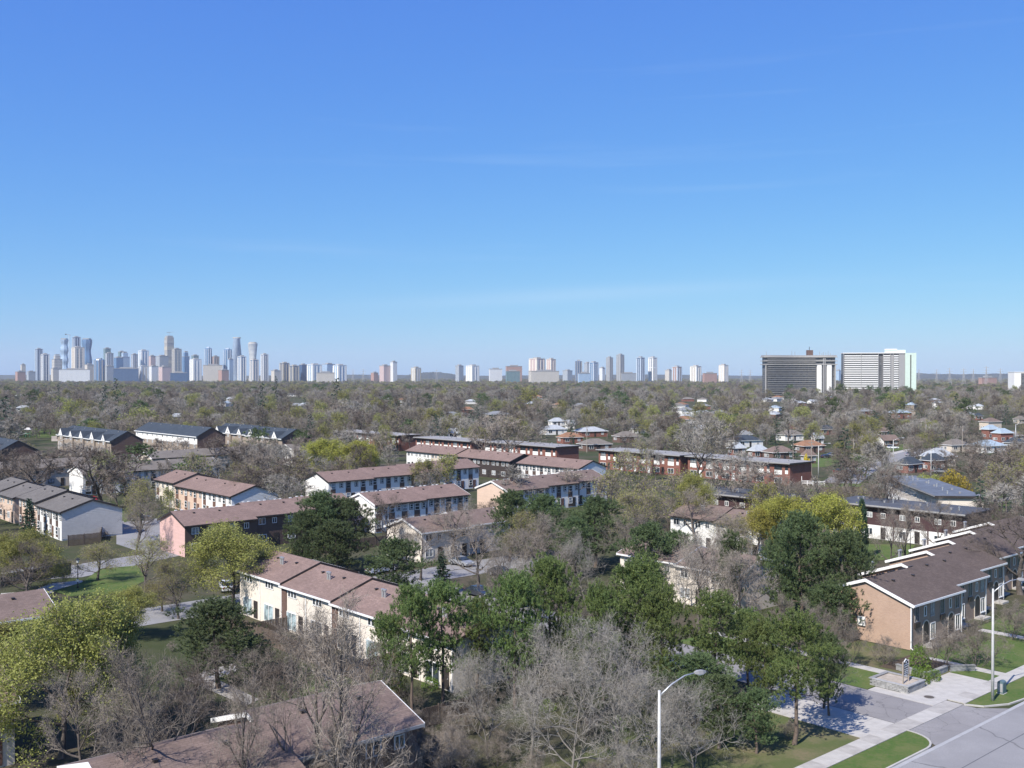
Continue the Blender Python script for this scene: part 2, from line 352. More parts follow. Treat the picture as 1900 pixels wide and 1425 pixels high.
def grow_tree(seed, height, spread, clear=0.25, limbs=7, gnarl=0.25, fan=(6, 5, 6), tw=0.022, twl=0.75, sub=4, stems=1, up=0.35, lod=0):
    """Skeleton of a deciduous tree -> trunk soup, twig soup and the points of its twig tips."""
    rng = np.random.default_rng(seed); tr, cr = TB(), TB(); tr.rng = cr.rng = rng; tips = []; tw_p, tw_d = [], []
    def walk(p, d, L, n, g, lift):
        pts = [p]; 
        for i in range(n):
            d = unit(d + rng.normal(size=3) * g + np.array([0, 0, lift])); pts.append(pts[-1] + d * L / n)
        return pts, d
    def pick(pts, t):
        x = t * (len(pts) - 1); i = min(int(x), len(pts) - 2); f = x - i; return pts[i] * (1 - f) + pts[i + 1] * f, unit(pts[i + 1] - pts[i])
    def branch(p, d, L, r, lv):
        n = (6, 4, 3, 2)[min(lv, 3)]; pts, _ = walk(p, d, L, n, gnarl * (0.6 if lv == 1 else 1.0), up * 0.12)
        rad = [r * (1 - 0.75 * i / n) for i in range(n + 1)]
        (tr if lv <= 1 else cr).tube(pts, rad, 5 if lv == 1 else 3)
        if lv >= 3:
            k = sub + (2 if lod == 0 else 0)
            for _ in range(k):
                q, t = pick(pts, rng.uniform(0.15, 1.0)); dd = unit(t + rng.normal(size=3) * 0.75) * twl * rng.uniform(0.5, 1.2)
                tw_p.append(q); tw_d.append(dd)
                if lod == 0:
                    for _ in range(2):
                        f = rng.uniform(0.2, 0.95); tw_p.append(q + dd * f); tw_d.append(unit(dd + rng.normal(size=3) * twl * 0.8) * twl * rng.uniform(0.35, 0.8))
            return
        c = fan[min(lv - 1, len(fan) - 1)]
        for k in range(c):
            t = 0.28 + 0.72 * (k + rng.uniform(0, 1)) / c; q, td = pick(pts, min(t, 1.0))
            s = unit(np.cross(td, rng.normal(size=3))); ang = rng.uniform(0.45, 0.95)
            nd = unit(td * math.cos(ang) + s * math.sin(ang) + np.array([0, 0, 0.12]))
            branch(q, nd, L * rng.uniform(0.48, 0.74) * (1.15 - 0.45 * t), r * (1 - 0.7 * t) * 0.62 + 0.004, lv + 1)
    for st in range(stems):
        lean = rng.normal(size=3) * (0.06 if stems == 1 else 0.5); d0 = unit(np.array([lean[0], lean[1], 1.0]))
        base = np.array([0, 0, -0.15]) + (np.array([lean[0], lean[1], 0]) * 0.3 if stems > 1 else 0)
        hh = height * (0.78 if stems == 1 else rng.uniform(0.6, 0.8)); r0 = height * ((0.02 if gnarl < 0.36 else 0.014) if stems == 1 else 0.009)
        pts, _ = walk(base, d0, hh, 8, 0.07 + gnarl * 0.12, 0.05)
        tr.tube(pts, [r0 * (1.35 if i == 0 else 1) * (1 - 0.85 * i / 8) for i in range(9)], 7 if lod == 0 else 5)
        nl = limbs if stems == 1 else max(2, limbs // 2)
        for k in range(nl):
            t = clear + (0.98 - clear) * (k + rng.uniform(0.1, 0.9)) / nl; q, td = pick(pts, t)
            az = 2.399 * k + rng.uniform(-0.5, 0.5) + st * 1.7; el = rng.uniform(0.25, 0.6) + 0.75 * t * up * 2
            d = np.array([math.cos(az) * math.cos(el), math.sin(az) * math.cos(el), math.sin(el)])
            L = spread * rng.uniform(0.75, 1.1) * (1.05 - 0.55 * max(0, (t - 0.45)) / 0.55)
            branch(q, d, L, r0 * (1 - 0.75 * t) * 0.62 + 0.012, 1)
    P, D = np.array(tw_p), np.array(tw_d)
    cr.spikes(P, D, tw)
    return tr, cr, P + D
def leaf_out(cr, tips, size, per, jitter, frac=1.0, mi=1):
    rng = cr.rng; k = rng.random(len(tips)) < frac; t = np.repeat(tips[k], per, 0); cr.leaves(t + rng.normal(size=t.shape) * jitter, size, mi)

def pine(seed, height, spread, lod=0, tier=0.2, lit=False, stems=1):
    rng = np.random.default_rng(seed); tr, cr = TB(), TB(); tr.rng = cr.rng = rng; C = []
    n = 8; wob = np.cumsum(rng.normal(size=(n + 1, 2)) * 0.02 * height / 3, 0); wob[0] = 0
    pts = [np.array([wob[i, 0], wob[i, 1], -0.15 + (height * 0.93 + 0.15) * i / n]) for i in range(n + 1)]
    r0 = height * 0.0165 + 0.03; tr.tube(pts, [r0 * (1.25 if i == 0 else 1) * (1 - 0.8 * i / n) for i in range(n + 1)], 7 if lod == 0 else 5)
    nb = int((27 if lod == 0 else 17) * (1.25 - tier))
    for k in range(nb):
        t = tier + (0.97 - tier) * (k / (nb - 1)) ** 0.9
        s = (t - tier) / (1 - tier); prof = (0.55 + 0.75 * s - 0.15 * s * s) if s < 0.35 else 1.05 - 0.9 * max(0, (s - 0.35) / 0.65) ** 1.7
        az = 2.399 * k + rng.uniform(-0.4, 0.4); L = spread * prof * rng.uniform(0.6, 1.12); el = 0.02 + 0.6 * s + rng.uniform(-0.15, 0.25)
        i = min(int(t * n), n - 1); q = pts[i] + (pts[i + 1] - pts[i]) * (t * n - i)
        d = np.array([math.cos(az) * math.cos(el), math.sin(az) * math.cos(el), math.sin(el)])
        mid = q + d * L * 0.55 + np.array([0, 0, -0.02 * L]); end = q + d * L + np.array([0, 0, 0.1 * L])
        tr.tube([q, mid, end], [r0 * 0.32 * (1.1 - t), r0 * 0.22 * (1.1 - t), 0.015], 4 if lod == 0 else 3)
        m = 6 if lod == 0 else 4
        for j in range(m):
            f = 1.0 - 0.62 * j / m * rng.uniform(0.7, 1.1); c = q + (end - q) * f + rng.normal(size=3) * spread * 0.10 * np.array([1, 1, 0.85])
            C.append((c, spread * rng.uniform(0.14, 0.235) * (0.8 + 0.35 * (1 - s))))
    C.append((pts[-1] + np.array([0, 0, 0.02 * height]), spread * 0.24))
    # each clump carries bottle-brush shoots pointing up and out, with gaps between them
    sh, per = (11, 30) if lod == 0 else (5, 9); ps, ds = [], []
    for c, r in C:
        d = rng.normal(size=(sh, 3)); d[:, 2] = np.abs(d[:, 2]) * 0.95 - 0.22; d /= np.linalg.norm(d, axis=1, keepdims=True)
        ps.append(c + d * r * rng.uniform(0.8, 1.25, (sh, 1)) * np.array([1.1, 1.1, 0.75])); ds.append(d * 0.8 + np.array([0, 0, 0.7]))
    P = np.concatenate(ps); A = np.concatenate(ds); A /= np.linalg.norm(A, axis=1, keepdims=True)
    P = np.repeat(P, per, 0); A = np.repeat(A, per, 0); rad = np.cross(A, rng.normal(size=A.shape)); rad /= np.linalg.norm(rad, axis=1, keepdims=True)
    sl = spread * 0.11; ln = spread * (0.055 if lod == 0 else 0.13)
    D = A * 0.55 + rad * 0.85; D /= np.linalg.norm(D, axis=1, keepdims=True)
    cr.spikes(P + A * sl * rng.uniform(0, 1, (len(P), 1)), D * ln * rng.uniform(0.75, 1.25, (len(P), 1)), ln * (0.26 if lod == 0 else 0.36))
    return tr, cr
def spruce(seed, height, spread, lod=0):
    rng = np.random.default_rng(seed); tr, cr = TB(), TB(); tr.rng = cr.rng = rng
    tr.tube([np.array([0, 0, -0.1]), np.array([0, 0, height * 0.5]), np.array([0, 0, height * 0.98])], [height * 0.016, height * 0.01, 0.02], 5)
    ps, ds = [], []; nb = 70 if lod == 0 else 34
    for k in range(nb):
        t = 0.05 + 0.93 * (k / (nb - 1)); az = 2.399 * k + rng.uniform(-0.3, 0.3); L = spread * (1 - t) ** 0.85 * rng.uniform(0.75, 1.12) + 0.12
        m = max(4, int((16 if lod == 0 else 8) * L / spread) + 3); f = rng.uniform(0.1, 1.0, m)
        dirv = np.array([math.cos(az), math.sin(az), 0]); sd = np.array([-dirv[1], dirv[0], 0])
        p = np.array([0, 0, t * height]) + np.outer(f * L, dirv) + np.outer(rng.normal(size=m) * L * 0.22 * (1.1 - f), sd)
        p[:, 2] += -0.22 * L * f + 0.12 * L * f * f + rng.normal(size=m) * 0.05
        d = np.tile(dirv * 0.8 + np.array([0, 0, -0.15]), (m, 1)) + rng.normal(size=(m, 3)) * 0.45
        ps.append(p); ds.append(d)
    P = np.concatenate(ps); D = np.concatenate(ds); per = 4 if lod == 0 else 2
    P = np.repeat(P, per, 0); D = np.repeat(D, per, 0) + rng.normal(size=(len(P), 3)) * 0.35; D /= np.linalg.norm(D, axis=1, keepdims=True)
    ln = spread * 0.24; cr.spikes(P, D * ln * rng.uniform(0.6, 1.3, (len(P), 1)), ln * 0.36); return tr, cr
def cedar(seed, height, rad):
    rng = np.random.default_rng(seed); tr, cr = TB(), TB(); tr.rng = cr.rng = rng
    tr.tube([np.array([0, 0, -0.1]), np.array([0, 0, height * 0.8])], [0.09, 0.03], 5)
    n = 900; z = rng.uniform(0.03, 1, n); r = rad * np.sin(np.pi * np.clip(z, 0, 1) ** 0.6) ** 0.6 * rng.uniform(0.6, 1.05, n); az = rng.uniform(0, 6.283, n)
    P = np.stack([np.cos(az) * r, np.sin(az) * r, z * height], 1); D = np.stack([np.cos(az) * 0.35, np.sin(az) * 0.35, np.ones(n)], 1)
    P = np.repeat(P, 3, 0); D = np.repeat(D, 3, 0) + rng.normal(size=(3 * n, 3)) * 0.3; cr.spikes(P, D * 0.3, 0.13); return tr, cr
def bush(seed, h, rad, leaves=900, size=0.07):       # rounded leafy shrub with stems
    rng = np.random.default_rng(seed); tr, cr = TB(), TB(); tr.rng = cr.rng = rng
    for k in range(7):
        a = 0.9 * k; tr.tube([np.array([0, 0, -0.05]), np.array([math.cos(a) * rad * 0.3, math.sin(a) * rad * 0.3, h * 0.45]), np.array([math.cos(a) * rad * 0.65, math.sin(a) * rad * 0.65, h * 0.8])], [0.025, 0.018, 0.008], 4)
    lob = rng.normal(size=(9, 3)); lob[:, 2] = np.abs(lob[:, 2]); lob /= np.linalg.norm(lob, axis=1, keepdims=True)
    d = rng.normal(size=(leaves, 3)); d[:, 2] = np.abs(d[:, 2]); d /= np.linalg.norm(d, axis=1, keepdims=True)
    k = np.max(d @ lob.T, 1); rr = (0.55 + 0.5 * np.clip((k - 0.6) / 0.4, 0, 1)) * rng.uniform(0.6, 1.05, leaves) ** 0.5
    cr.leaves(d * rr[:, None] * np.array([rad, rad, h]) + np.array([0, 0, 0.05]), size, 0); return tr, cr

PROTO = {}                                   # key -> list of (trunk mesh, crown mesh, height, crown width)
def reg(key, tr, cr, tmat, cmats, h, w):
    P = np.concatenate(cr.V); h = float(np.percentile(P[:, 2], 99.7)); w = 2 * float(np.percentile(np.hypot(P[:, 0], P[:, 1]), 97 if tmat is MT['barkpine'] else 93))
    PROTO.setdefault(key, []).append((tr.mesh('trunk', [tmat]), cr.mesh('crown', cmats), h, w))
for i in range(4):        # broad bare shade trees
    t, c, p = grow_tree(11 + i, 12, 4.6, 0.26, 9, 0.22, (6, 6, 6)); reg('bare', t, c, MT['bark'], [MT['twig']], 12, 9.6)
for i in range(3):        # bare, pale and gnarled, low forks
    t, c, p = grow_tree(31 + i, 9, 4.4, 0.12, 13, 0.37, (7, 6, 6), tw=0.018, twl=0.8, sub=2, up=0.26); reg('gnarl', t, c, MT['barkpale'], [MT['twigpale']], 9, 9.4)
for i in range(2):        # bare, upright and vase-shaped
    t, c, p = grow_tree(41 + i, 13, 3.9, 0.22, 10, 0.16, (6, 6, 6), up=0.62); reg('vase', t, c, MT['bark'], [MT['twig']], 13, 7.4)
for i in range(2):        # dark bare trees
    t, c, p = grow_tree(51 + i, 12, 4.4, 0.2, 10, 0.3, (7, 6, 6)); reg('dark', t, c, MT['bark'], [MT['twigdark']], 12, 9.0)
for i in range(2):        # many-stemmed bare shrubs
    t, c, p = grow_tree(61 + i, 5, 2.2, 0.2, 8, 0.35, (5, 5, 6), tw=0.016, twl=0.4, stems=6); reg('stems', t, c, MT['bark'], [MT['twig']], 5, 5)
for i in range(3):        # maples in yellow-green flower
    t, c, p = grow_tree(71 + i, 11, 4.5, 0.2, 10, 0.25, (6, 6, 6), tw=0.02); leaf_out(c, p, 0.085, 6, 0.26, 0.9)
    reg('bud', t, c, MT['bark'], [MT['twig'], MT['bud']], 11, 9.4)
for i in range(2):
    t, c, p = grow_tree(81 + i, 11, 4.5, 0.2, 10, 0.25, (6, 6, 6), tw=0.02); leaf_out(c, p, 0.105, 4, 0.22, 0.9)
    reg('budfull', t, c, MT['bark'], [MT['twig'], MT['budbright']], 11, 9.4)
for i in range(2):        # just breaking bud
    t, c, p = grow_tree(91 + i, 11, 4.4, 0.2, 10, 0.22, (6, 6, 6), tw=0.02); leaf_out(c, p, 0.09, 1, 0.14, 0.7)
    reg('budthin', t, c, MT['bark'], [MT['twig'], MT['budolive']], 11, 9.2)
for i in range(3):
    t, c = pine(101 + i, 12, 4.2); reg('pine', t, c, MT['barkpine'], [MT['needle']], 12, 8.2)
for i in range(3):
    t, c = pine(111 + i, 12, 4.2, tier=0.24); reg('pinelit', t, c, MT['barkpine'], [MT['needlelit']], 12, 8.2)
for i in range(2):
    t, c = pine(116 + i, 12, 3.9, tier=0.40); reg('pinetall', t, c, MT['barkpine'], [MT['needlelit']], 12, 8.2)
for i in range(2):
    t, c = spruce(121 + i, 12, 2.9); reg('spruce', t, c, MT['bark'], [MT['spruce']], 12, 5.6)
t, c = cedar(131, 5, 0.75); reg('cedar', t, c, MT['bark'], [MT['spruce']], 5, 1.5)
for i in range(2):
    t, c = bush(141 + i, 1.3, 1.1); reg('bush', t, c, MT['bark'], [MT['shrub']], 1.3, 2.2)
t, c = bush(151, 1.6, 1.2, 1300); reg('forsythia', t, c, MT['bark'], [MT['yellow']], 1.6, 2.4)
t, c = bush(152, 4.2, 3.6, 3800, 0.14); reg('olivebush', t, c, MT['bark'], [MT['budorange']], 4.2, 7.2)
t, c = bush(153, 4.0, 3.6, 3800, 0.14); reg('limebush', t, c, MT['bark'], [MT['bud']], 4.0, 7.2)
# lighter versions for trees more than about 190 m away
for i in range(3):
    t, c, p = grow_tree(211 + i, 12, 4.7, 0.24, 9, 0.22, (6, 5, 5), tw=0.075, twl=1.1, sub=6, lod=1); reg('bare1', t, c, MT['bark'], [MT['twigpale' if i == 1 else 'twig']], 12, 9.6)
for i in range(2):
    t, c, p = grow_tree(221 + i, 12, 4.6, 0.2, 9, 0.28, (6, 5, 5), tw=0.075, twl=1.1, sub=6, lod=1); reg('dark1', t, c, MT['bark'], [MT['twigdark']], 12, 9.4)
for i in range(2):
    t, c, p = grow_tree(231 + i, 12, 3.8, 0.2, 9, 0.18, (6, 5, 5), tw=0.075, twl=1.1, sub=6, lod=1, up=0.6); reg('vase1', t, c, MT['bark'], [MT['twigpale']], 12, 7.4)
for i in range(2):
    t, c, p = grow_tree(241 + i, 11, 4.5, 0.2, 9, 0.25, (6, 5, 5), tw=0.065, twl=1.0, sub=6, lod=1); leaf_out(c, p, 0.17, 2, 0.22, 0.8)
    reg('bud1', t, c, MT['bark'], [MT['twig'], MT['bud']], 11, 9.4)
for i in range(2):
    t, c, p = grow_tree(251 + i, 11, 4.5, 0.2, 9, 0.25, (6, 5, 5), tw=0.065, twl=1.0, sub=6, lod=1); leaf_out(c, p, 0.15, 1, 0.2, 0.55)
    reg('budthin1', t, c, MT['bark'], [MT['twig'], MT['budolive']], 11, 9.4)
for i in range(2):
    t, c = pine(261 + i, 12, 4.2, lod=1); reg('pine1', t, c, MT['barkpine'], [MT['needle']], 12, 8.2)
t, c = spruce(271, 12, 2.9, lod=1); reg('spruce1', t, c, MT['bark'], [MT['spruce']], 12, 5.6)
KINDS = {  # kind -> (plain name, look, category, group)
    'bare': ('bare_tree', 'broad leafless grey shade tree', 'tree', 'leafless trees'), 'gnarl': ('bare_tree', 'pale gnarled leafless tree', 'tree', 'leafless trees'),
    'vase': ('bare_tree', 'upright vase-shaped leafless tree', 'tree', 'leafless trees'), 'dark': ('bare_tree', 'dark-twigged leafless tree', 'tree', 'leafless trees'),
    'stems': ('bare_shrub', 'many-stemmed leafless shrub', 'shrub', 'leafless shrubs'), 'bud': ('budding_maple', 'maple with yellow-green spring flowers', 'tree', 'budding trees'),
    'budfull': ('budding_maple', 'bright yellow-green budding maple', 'tree', 'budding trees'), 'budthin': ('budding_tree', 'tree just breaking olive-coloured bud', 'tree', 'budding trees'),
    'pine': ('pine_tree', 'dark green spreading pine', 'tree', 'pines'), 'pinelit': ('pine_tree', 'fresh green bushy pine', 'tree', 'pines'),
    'pinetall': ('pine_tree', 'tall-stemmed green pine', 'tree', 'pines'),
    'spruce': ('spruce_tree', 'dark conical spruce', 'tree', 'spruces'), 'cedar': ('cedar_tree', 'slim columnar dark cedar', 'tree', 'cedars'),
    'bush': ('leafy_shrub', 'low green leafy shrub', 'shrub', 'leafy shrubs'), 'forsythia': ('forsythia_shrub', 'yellow flowering forsythia', 'shrub', 'leafy shrubs'),
    'olivebush': ('leafy_shrub', 'large orange-olive rounded shrub', 'shrub', 'leafy shrubs'), 'limebush': ('leafy_shrub', 'large lime-green rounded shrub', 'shrub', 'leafy shrubs'),
}
TREES = []                                  # (x, y, crown radius) for spacing
def plant(key, x, y, h, w, label, seed=None, tint=None, group=None):
    base = key.rstrip('1'); nm, look, cat, grp = KINDS[base]; rng = random.Random(seed if seed is not None else int(x * 131 + y * 17))
    tm, cm, H, W = rng.choice(PROTO[key]); o = thing(nm, label, cat, (x, y, 0), rng.uniform(0, 6.283), group or grp, (w / W, w / W, h / H))
    link('trunk', tm, o); link('crown', cm, o); TREES.append((x, y, w / 2)); return o
# ------------------------------------------------------------------ ground, roads, lawns
def groundmat(name, c1, c2, c3, s1=0.05, s2=1.5, bmp=0.0, thr=(0.42, 0.62)):
    m, nt, b = newmat(name); co = objco(nt)
    a = nz_node(nt, co, s1, 6, 0.6); f = nz_node(nt, co, s2, 6, 0.7)
    c = mixc(nt, ramp(nt, a, *thr), c1, c2); c = mixc(nt, ramp(nt, f, 0.4, 0.72), c, mixc(nt, 0.55, c, c3))
    nt.links.new(c, b.inputs['Base Color']); b.inputs['Roughness'].default_value = 0.95; b.inputs['Specular IOR Level'].default_value = 0.1
    if bmp: bump(nt, b, f, bmp, 0.05)
    return m
def asphaltmat(name, col, crack=0.5, cs=0.22):
    m, nt, b = newmat(name); co = objco(nt)
    wob = nt.nodes.new('ShaderNodeTexNoise'); wob.inputs['Scale'].default_value = 0.7; wob.inputs['Detail'].default_value = 4; nt.links.new(co, wob.inputs['Vector'])
    vm = nt.nodes.new('ShaderNodeVectorMath'); vm.operation = 'ADD'; nt.links.new(co, vm.inputs[0]); nt.links.new(wob.outputs['Color'], vm.inputs[1])
    vo = nt.nodes.new('ShaderNodeTexVoronoi'); vo.feature = 'DISTANCE_TO_EDGE'; vo.inputs['Scale'].default_value = cs; nt.links.new(vm.outputs[0], vo.inputs['Vector'])
    n1 = nz_node(nt, co, 0.18, 5, 0.6); n2 = nz_node(nt, co, 9.0, 3)
    c = mixc(nt, ramp(nt, n1, 0.3, 0.7), mul(col, 0.8), mul(col, 1.2)); c = mixc(nt, ramp(nt, n2, 0.3, 0.8), c, mul(col, 0.8))
    c = mixc(nt, ramp2(nt, ramp(nt, vo.outputs['Distance'], 0.0, 0.012), crack, 0.0), c, mul(col, 0.4))
    nt.links.new(c, b.inputs['Base Color']); b.inputs['Roughness'].default_value = 0.88; b.inputs['Specular IOR Level'].default_value = 0.25; return m
MG = dict(
    land=groundmat('ground_cover', (0.055, 0.065, 0.028), (0.10, 0.082, 0.06), (0.035, 0.05, 0.018), 0.045, 0.6),
    lawn=groundmat('lawn_grass', (0.062, 0.115, 0.026), (0.105, 0.135, 0.042), (0.165, 0.145, 0.07), 0.35, 3.2, 0.6),
    rough=groundmat('patchy_grass', (0.10, 0.115, 0.045), (0.175, 0.145, 0.085), (0.07, 0.10, 0.03), 0.25, 2.5, 0.5),
    road=asphaltmat('road_surface', (0.275, 0.265, 0.258), 0.85, 0.09), drive=asphaltmat('driveway_asphalt', (0.26, 0.245, 0.235), 0.7, 0.35),
    court=asphaltmat('court_asphalt', (0.27, 0.262, 0.258), 0.4, 0.2), far=M('far_land', (0.085, 0.09, 0.06), 0.95, 0.3, 0.004, 0.1),
    hill=M('hill_woods', (0.05, 0.055, 0.05), 0.95, 0.35, 0.012, 0.1),
)
kind(MB().quad([(-6400, -300, 0), (6400, -300, 0), (6400, 10500, 0), (-6400, 10500, 0)]).obj('ground', MG['land']), 'structure')
def sheet(name, pts, mat, z, k='structure'):
    return kind(MB().quad([(x, y, z) for x, y in pts]).obj(name, mat), k)
def strip(u0, v0, u1, v1): return [uv(u0, v0), uv(u1, v0), uv(u1, v1), uv(u0, v1)]
# the street: lanes, gutter, kerb; its edge lies at v = 39.3
sheet('road', strip(20, 24.5, 260, 38.85), MG['road'], 0.012)
sheet('road', strip(55, 30.05, 260, 30.22), M('road_joint', (0.12, 0.12, 0.125), 0.9, 0.2), 0.016)
sheet('road', strip(55, 35.6, 260, 35.68), M('road_crack_seal', (0.11, 0.11, 0.115), 0.9, 0.3), 0.016)
def kerb_path(pts, w=0.16, h=0.13, z0=0.0):      # kerb as a chain of stones along a uv line
    root = kind(link('kerb', None), 'structure')
    for a, b in zip(pts[:-1], pts[1:]):
        L = math.hypot(b[0]-a[0], b[1]-a[1]); n = max(1, int(round(L / 2.4)))
        for k in range(n):
            p = (a[0] + (b[0]-a[0]) * k / n, a[1] + (b[1]-a[1]) * k / n); x, y = uv(*p)
            ang = ROT_U + math.atan2(b[1]-a[1], b[0]-a[0])
            MB().box(0.008, -w / 2, z0, L / n - 0.008, w / 2, h).obj('kerb_stone', MT['concrete'], root, (x, y, 0), ang)
    return root
GUT = M('gutter_concrete', (0.36, 0.355, 0.35), 0.9, 0.12, 1.0, 0.2)
sheet('gutter', strip(20, 38.85, 260, 39.22), GUT, 0.02)
def arc(cu, cv, r, a0, a1, n=7): return [(cu + r * math.cos(R(a0 + (a1 - a0) * i / n)), cv + r * math.sin(R(a0 + (a1 - a0) * i / n))) for i in range(n + 1)]
kerb_path([(22, 39.3), (79.2, 39.3)] + arc(79.2, 42.1, 2.8, -90, 0) + [(82.0, 42.4)])
kerb_path([(92.4, 42.4), (93.2, 40.9), (95.6, 39.7), (99, 39.3), (260, 39.3)])
# grass verge either side of the entrance
sheet('lawn', [uv(*p) for p in [(22, 39.36), (79.2, 39.36)] + arc(79.2, 42.1, 2.74, -90, 0) + [(81.94, 42.35), (22, 42.35)]], MG['lawn'], 0.09)
sheet('lawn', [uv(*p) for p in [(92.5, 42.35), (93.3, 40.97), (95.7, 39.78), (99, 39.37), (260, 39.37), (260, 42.35)]], MG['lawn'], 0.09)
# sidewalk in slabs
sw = kind(link('sidewalk', None), 'structure')
slab_me = {}
def slab(parent, u0, v0, u1, v1, z=0.1, mat='concrete'):
    k = (round(u1 - u0, 3), round(v1 - v0, 3), mat, round(z, 3))
    if k not in slab_me: slab_me[k] = MB().box(0.012, 0.012, -0.05, u1 - u0 - 0.012, v1 - v0 - 0.012, z).mesh('slab', MT[mat])
    x, y = uv(u0, v0); return link('slab', slab_me[k], parent, (x, y, 0), ROT_U)
rr = random.Random(3)
for k in range(84):
    u0 = 28 + 1.75 * k
    if 81.9 < u0 + 0.9 < 92.4: continue
    slab(sw, u0, 42.4, u0 + 1.75, 44.05, 0.1, rr.choice(['concrete', 'concrete', 'concold']))
for k, (a, b) in enumerate(((81.9, 85.0), (85.0, 88.4), (88.4, 92.4))): slab(sw, a, 42.4, b, 44.05, 0.06, 'concrete' if k == 1 else 'concold')
# entrance drive, in line with the court behind the houses
sheet('driveway', [uv(*p) for p in [(80.5, 39.2), (94.5, 39.2), (92.4, 41.2), (92.3, 42.39), (82.1, 42.39), (82.1, 41.6)]], MG['drive'], 0.03)
sheet('driveway', strip(83.1, 44.06, 90.0, 128), MG['drive'], 0.03)
# concrete pads beside it
pad = kind(link('paving', None), 'structure')
for a in ((90.0, 44.06, 95.7, 48.0), (95.7, 44.06, 101.4, 48.0)): slab(pad, *a, 0.06)
slab(pad, 90.0, 48.0, 91.5, 50.5, 0.05)
for k in range(6): slab(pad, 77.6, 44.06 + 1.9 * k, 83.0, 44.06 + 1.9 * (k + 1), 0.05)
path = kind(link('path', None), 'structure')
for k in range(12): slab(path, 95.9, 52.2 + 1.8 * k, 97.3, 52.2 + 1.8 * (k + 1), 0.05)
for k in range(5): slab(path, 104 + 0.0, 44.1 + 1.6 * k, 105.4, 45.7 + 1.6 * k, 0.05)
for k in range(6): slab(path, 120.5, 44.1 + 1.6 * k, 121.9, 45.7 + 1.6 * k, 0.05)
for k in range(6): slab(path, 136.5, 44.1 + 1.8 * k, 137.9, 45.9 + 1.8 * k, 0.05)
# lawns round the sign and before the brick row
sheet('lawn', strip(90.05, 50.6, 95.85, 74), MG['lawn'], 0.045)
sheet('lawn', strip(97.35, 48.05, 106, 63), MG['rough'], 0.045)
sheet('lawn', strip(101.45, 44.1, 104, 48), MG['lawn'], 0.05); sheet('lawn', strip(105.45, 44.1, 120.4, 53.0), MG['lawn'], 0.05)
sheet('lawn', strip(122, 44.1, 136.4, 54.5), MG['lawn'], 0.05); sheet('lawn', strip(138, 44.1, 190, 56.0), MG['lawn'], 0.05)
sheet('lawn', strip(36, 44.1, 77.5, 57), MG['rough'], 0.03)
# courts and drives between the rows (photo corner points on the ground)
def poly(name, pts, mat, z): return sheet(name, [at(*p) for p in pts], mat, z)
sheet('driveway', strip(72.5, 119, 112, 128), MG['court'], 0.034)
sheet('driveway', strip(28, 121, 72.4, 130), MG['court'], 0.034)
poly('driveway', [(0, 1080), (0, 1056), (130, 1050), (300, 1023), (330, 1016), (340, 1030), (150, 1072)], MG['court'], 0.03)
poly('driveway', [(215, 1010), (215, 968), (300, 962), (330, 975), (330, 1020), (270, 1028)], MG['court'], 0.026)
poly('path', [(0, 1102), (60, 1098), (90, 1084), (150, 1078), (160, 1083), (105, 1098), (20, 1125), (0, 1125)], MT['concrete'], 0.045)
poly('path', [(340, 1262), (430, 1232), (452, 1240), (400, 1262), (480, 1300), (455, 1312)], MT['concold'], 0.045)
poly('path', [(600, 1262), (690, 1215), (700, 1224), (615, 1275)], MT['concrete'], 0.045)
poly('lawn', [(95, 1098), (150, 1082), (185, 1056), (255, 1050), (270, 1078), (215, 1104), (130, 1108)], MG['lawn'], 0.05)
poly('lawn', [(560, 1285), (640, 1250), (660, 1262), (620, 1290)], MG['lawn'], 0.05)
poly('lawn', [(215, 945), (280, 930), (300, 945), (230, 970)], MG['lawn'], 0.05)
poly('lawn', [(1600, 1045), (1680, 1035), (1700, 1012), (1600, 1010)], MG['lawn'], 0.05)
poly('lawn', [(25, 812), (150, 812), (155, 797), (40, 795)], MG['lawn'], 0.05)
poly('path', [(95, 819), (152, 818), (150, 808), (95, 809)], MT['soil'], 0.06)
# residential street beyond the flat-roofed rows
poly('road', [(1516, 900), (1570, 868), (1640, 846), (1708, 833), (1900, 812), (1900, 822), (1715, 845), (1640, 862), (1592, 900)], MG['court'], 0.03)
poly('sidewalk', [(1640, 843), (1700, 830), (1702, 833), (1642, 847)], MT['concrete'], 0.05)
poly('lawn', [(1500, 912), (1520, 896), (1600, 898), (1590, 915)], MG['lawn'], 0.045)
poly('lawn', [(1640, 838), (1640, 826), (1740, 820), (1760, 828), (1700, 832)], MG['lawn'], 0.045)
poly('lawn', [(1500, 868), (1512, 852), (1560, 846), (1560, 858), (1535, 866)], MG['lawn'], 0.045)
poly('lawn', [(1830, 920), (1900, 900), (1900, 945), (1850, 950)], MG['lawn'], 0.045)
poly('sidewalk', [(1840, 928), (1900, 918), (1900, 923), (1845, 934)], MT['concrete'], 0.05)
# far hills
def ridge(name, x0, x1, y, hs):
    n = 60; rg = random.Random(5); me = MB()
    top = [(x0 + (x1 - x0) * i / n, hs(i / n) * (1 + rg.uniform(-0.05, 0.05))) for i in range(n + 1)]
    for a, b in zip(top[:-1], top[1:]):
        me.quad([(a[0], y, 0), (b[0], y, 0), (b[0], y + 400, b[1]), (a[0], y + 400, a[1])]); me.quad([(a[0], y + 400, a[1]), (b[0], y + 400, b[1]), (b[0], y + 1600, 0), (a[0], y + 1600, 0)])
    return kind(me.obj(name, MG['hill']), 'structure')
ridge('hill', 2100, 5400, 7600, lambda t: 58 * min(1, t * 5) * (0.8 + 0.25 * math.sin(t * 9) * math.sin(t * 4 + 1)))
ridge('hill', -820, -420, 7600, lambda t: 30 + 28 * math.sin(math.pi * t) ** 0.7)
ridge('hill', -5200, 5200, 8800, lambda t: 30 + 9 * math.sin(t * 13) ** 2)
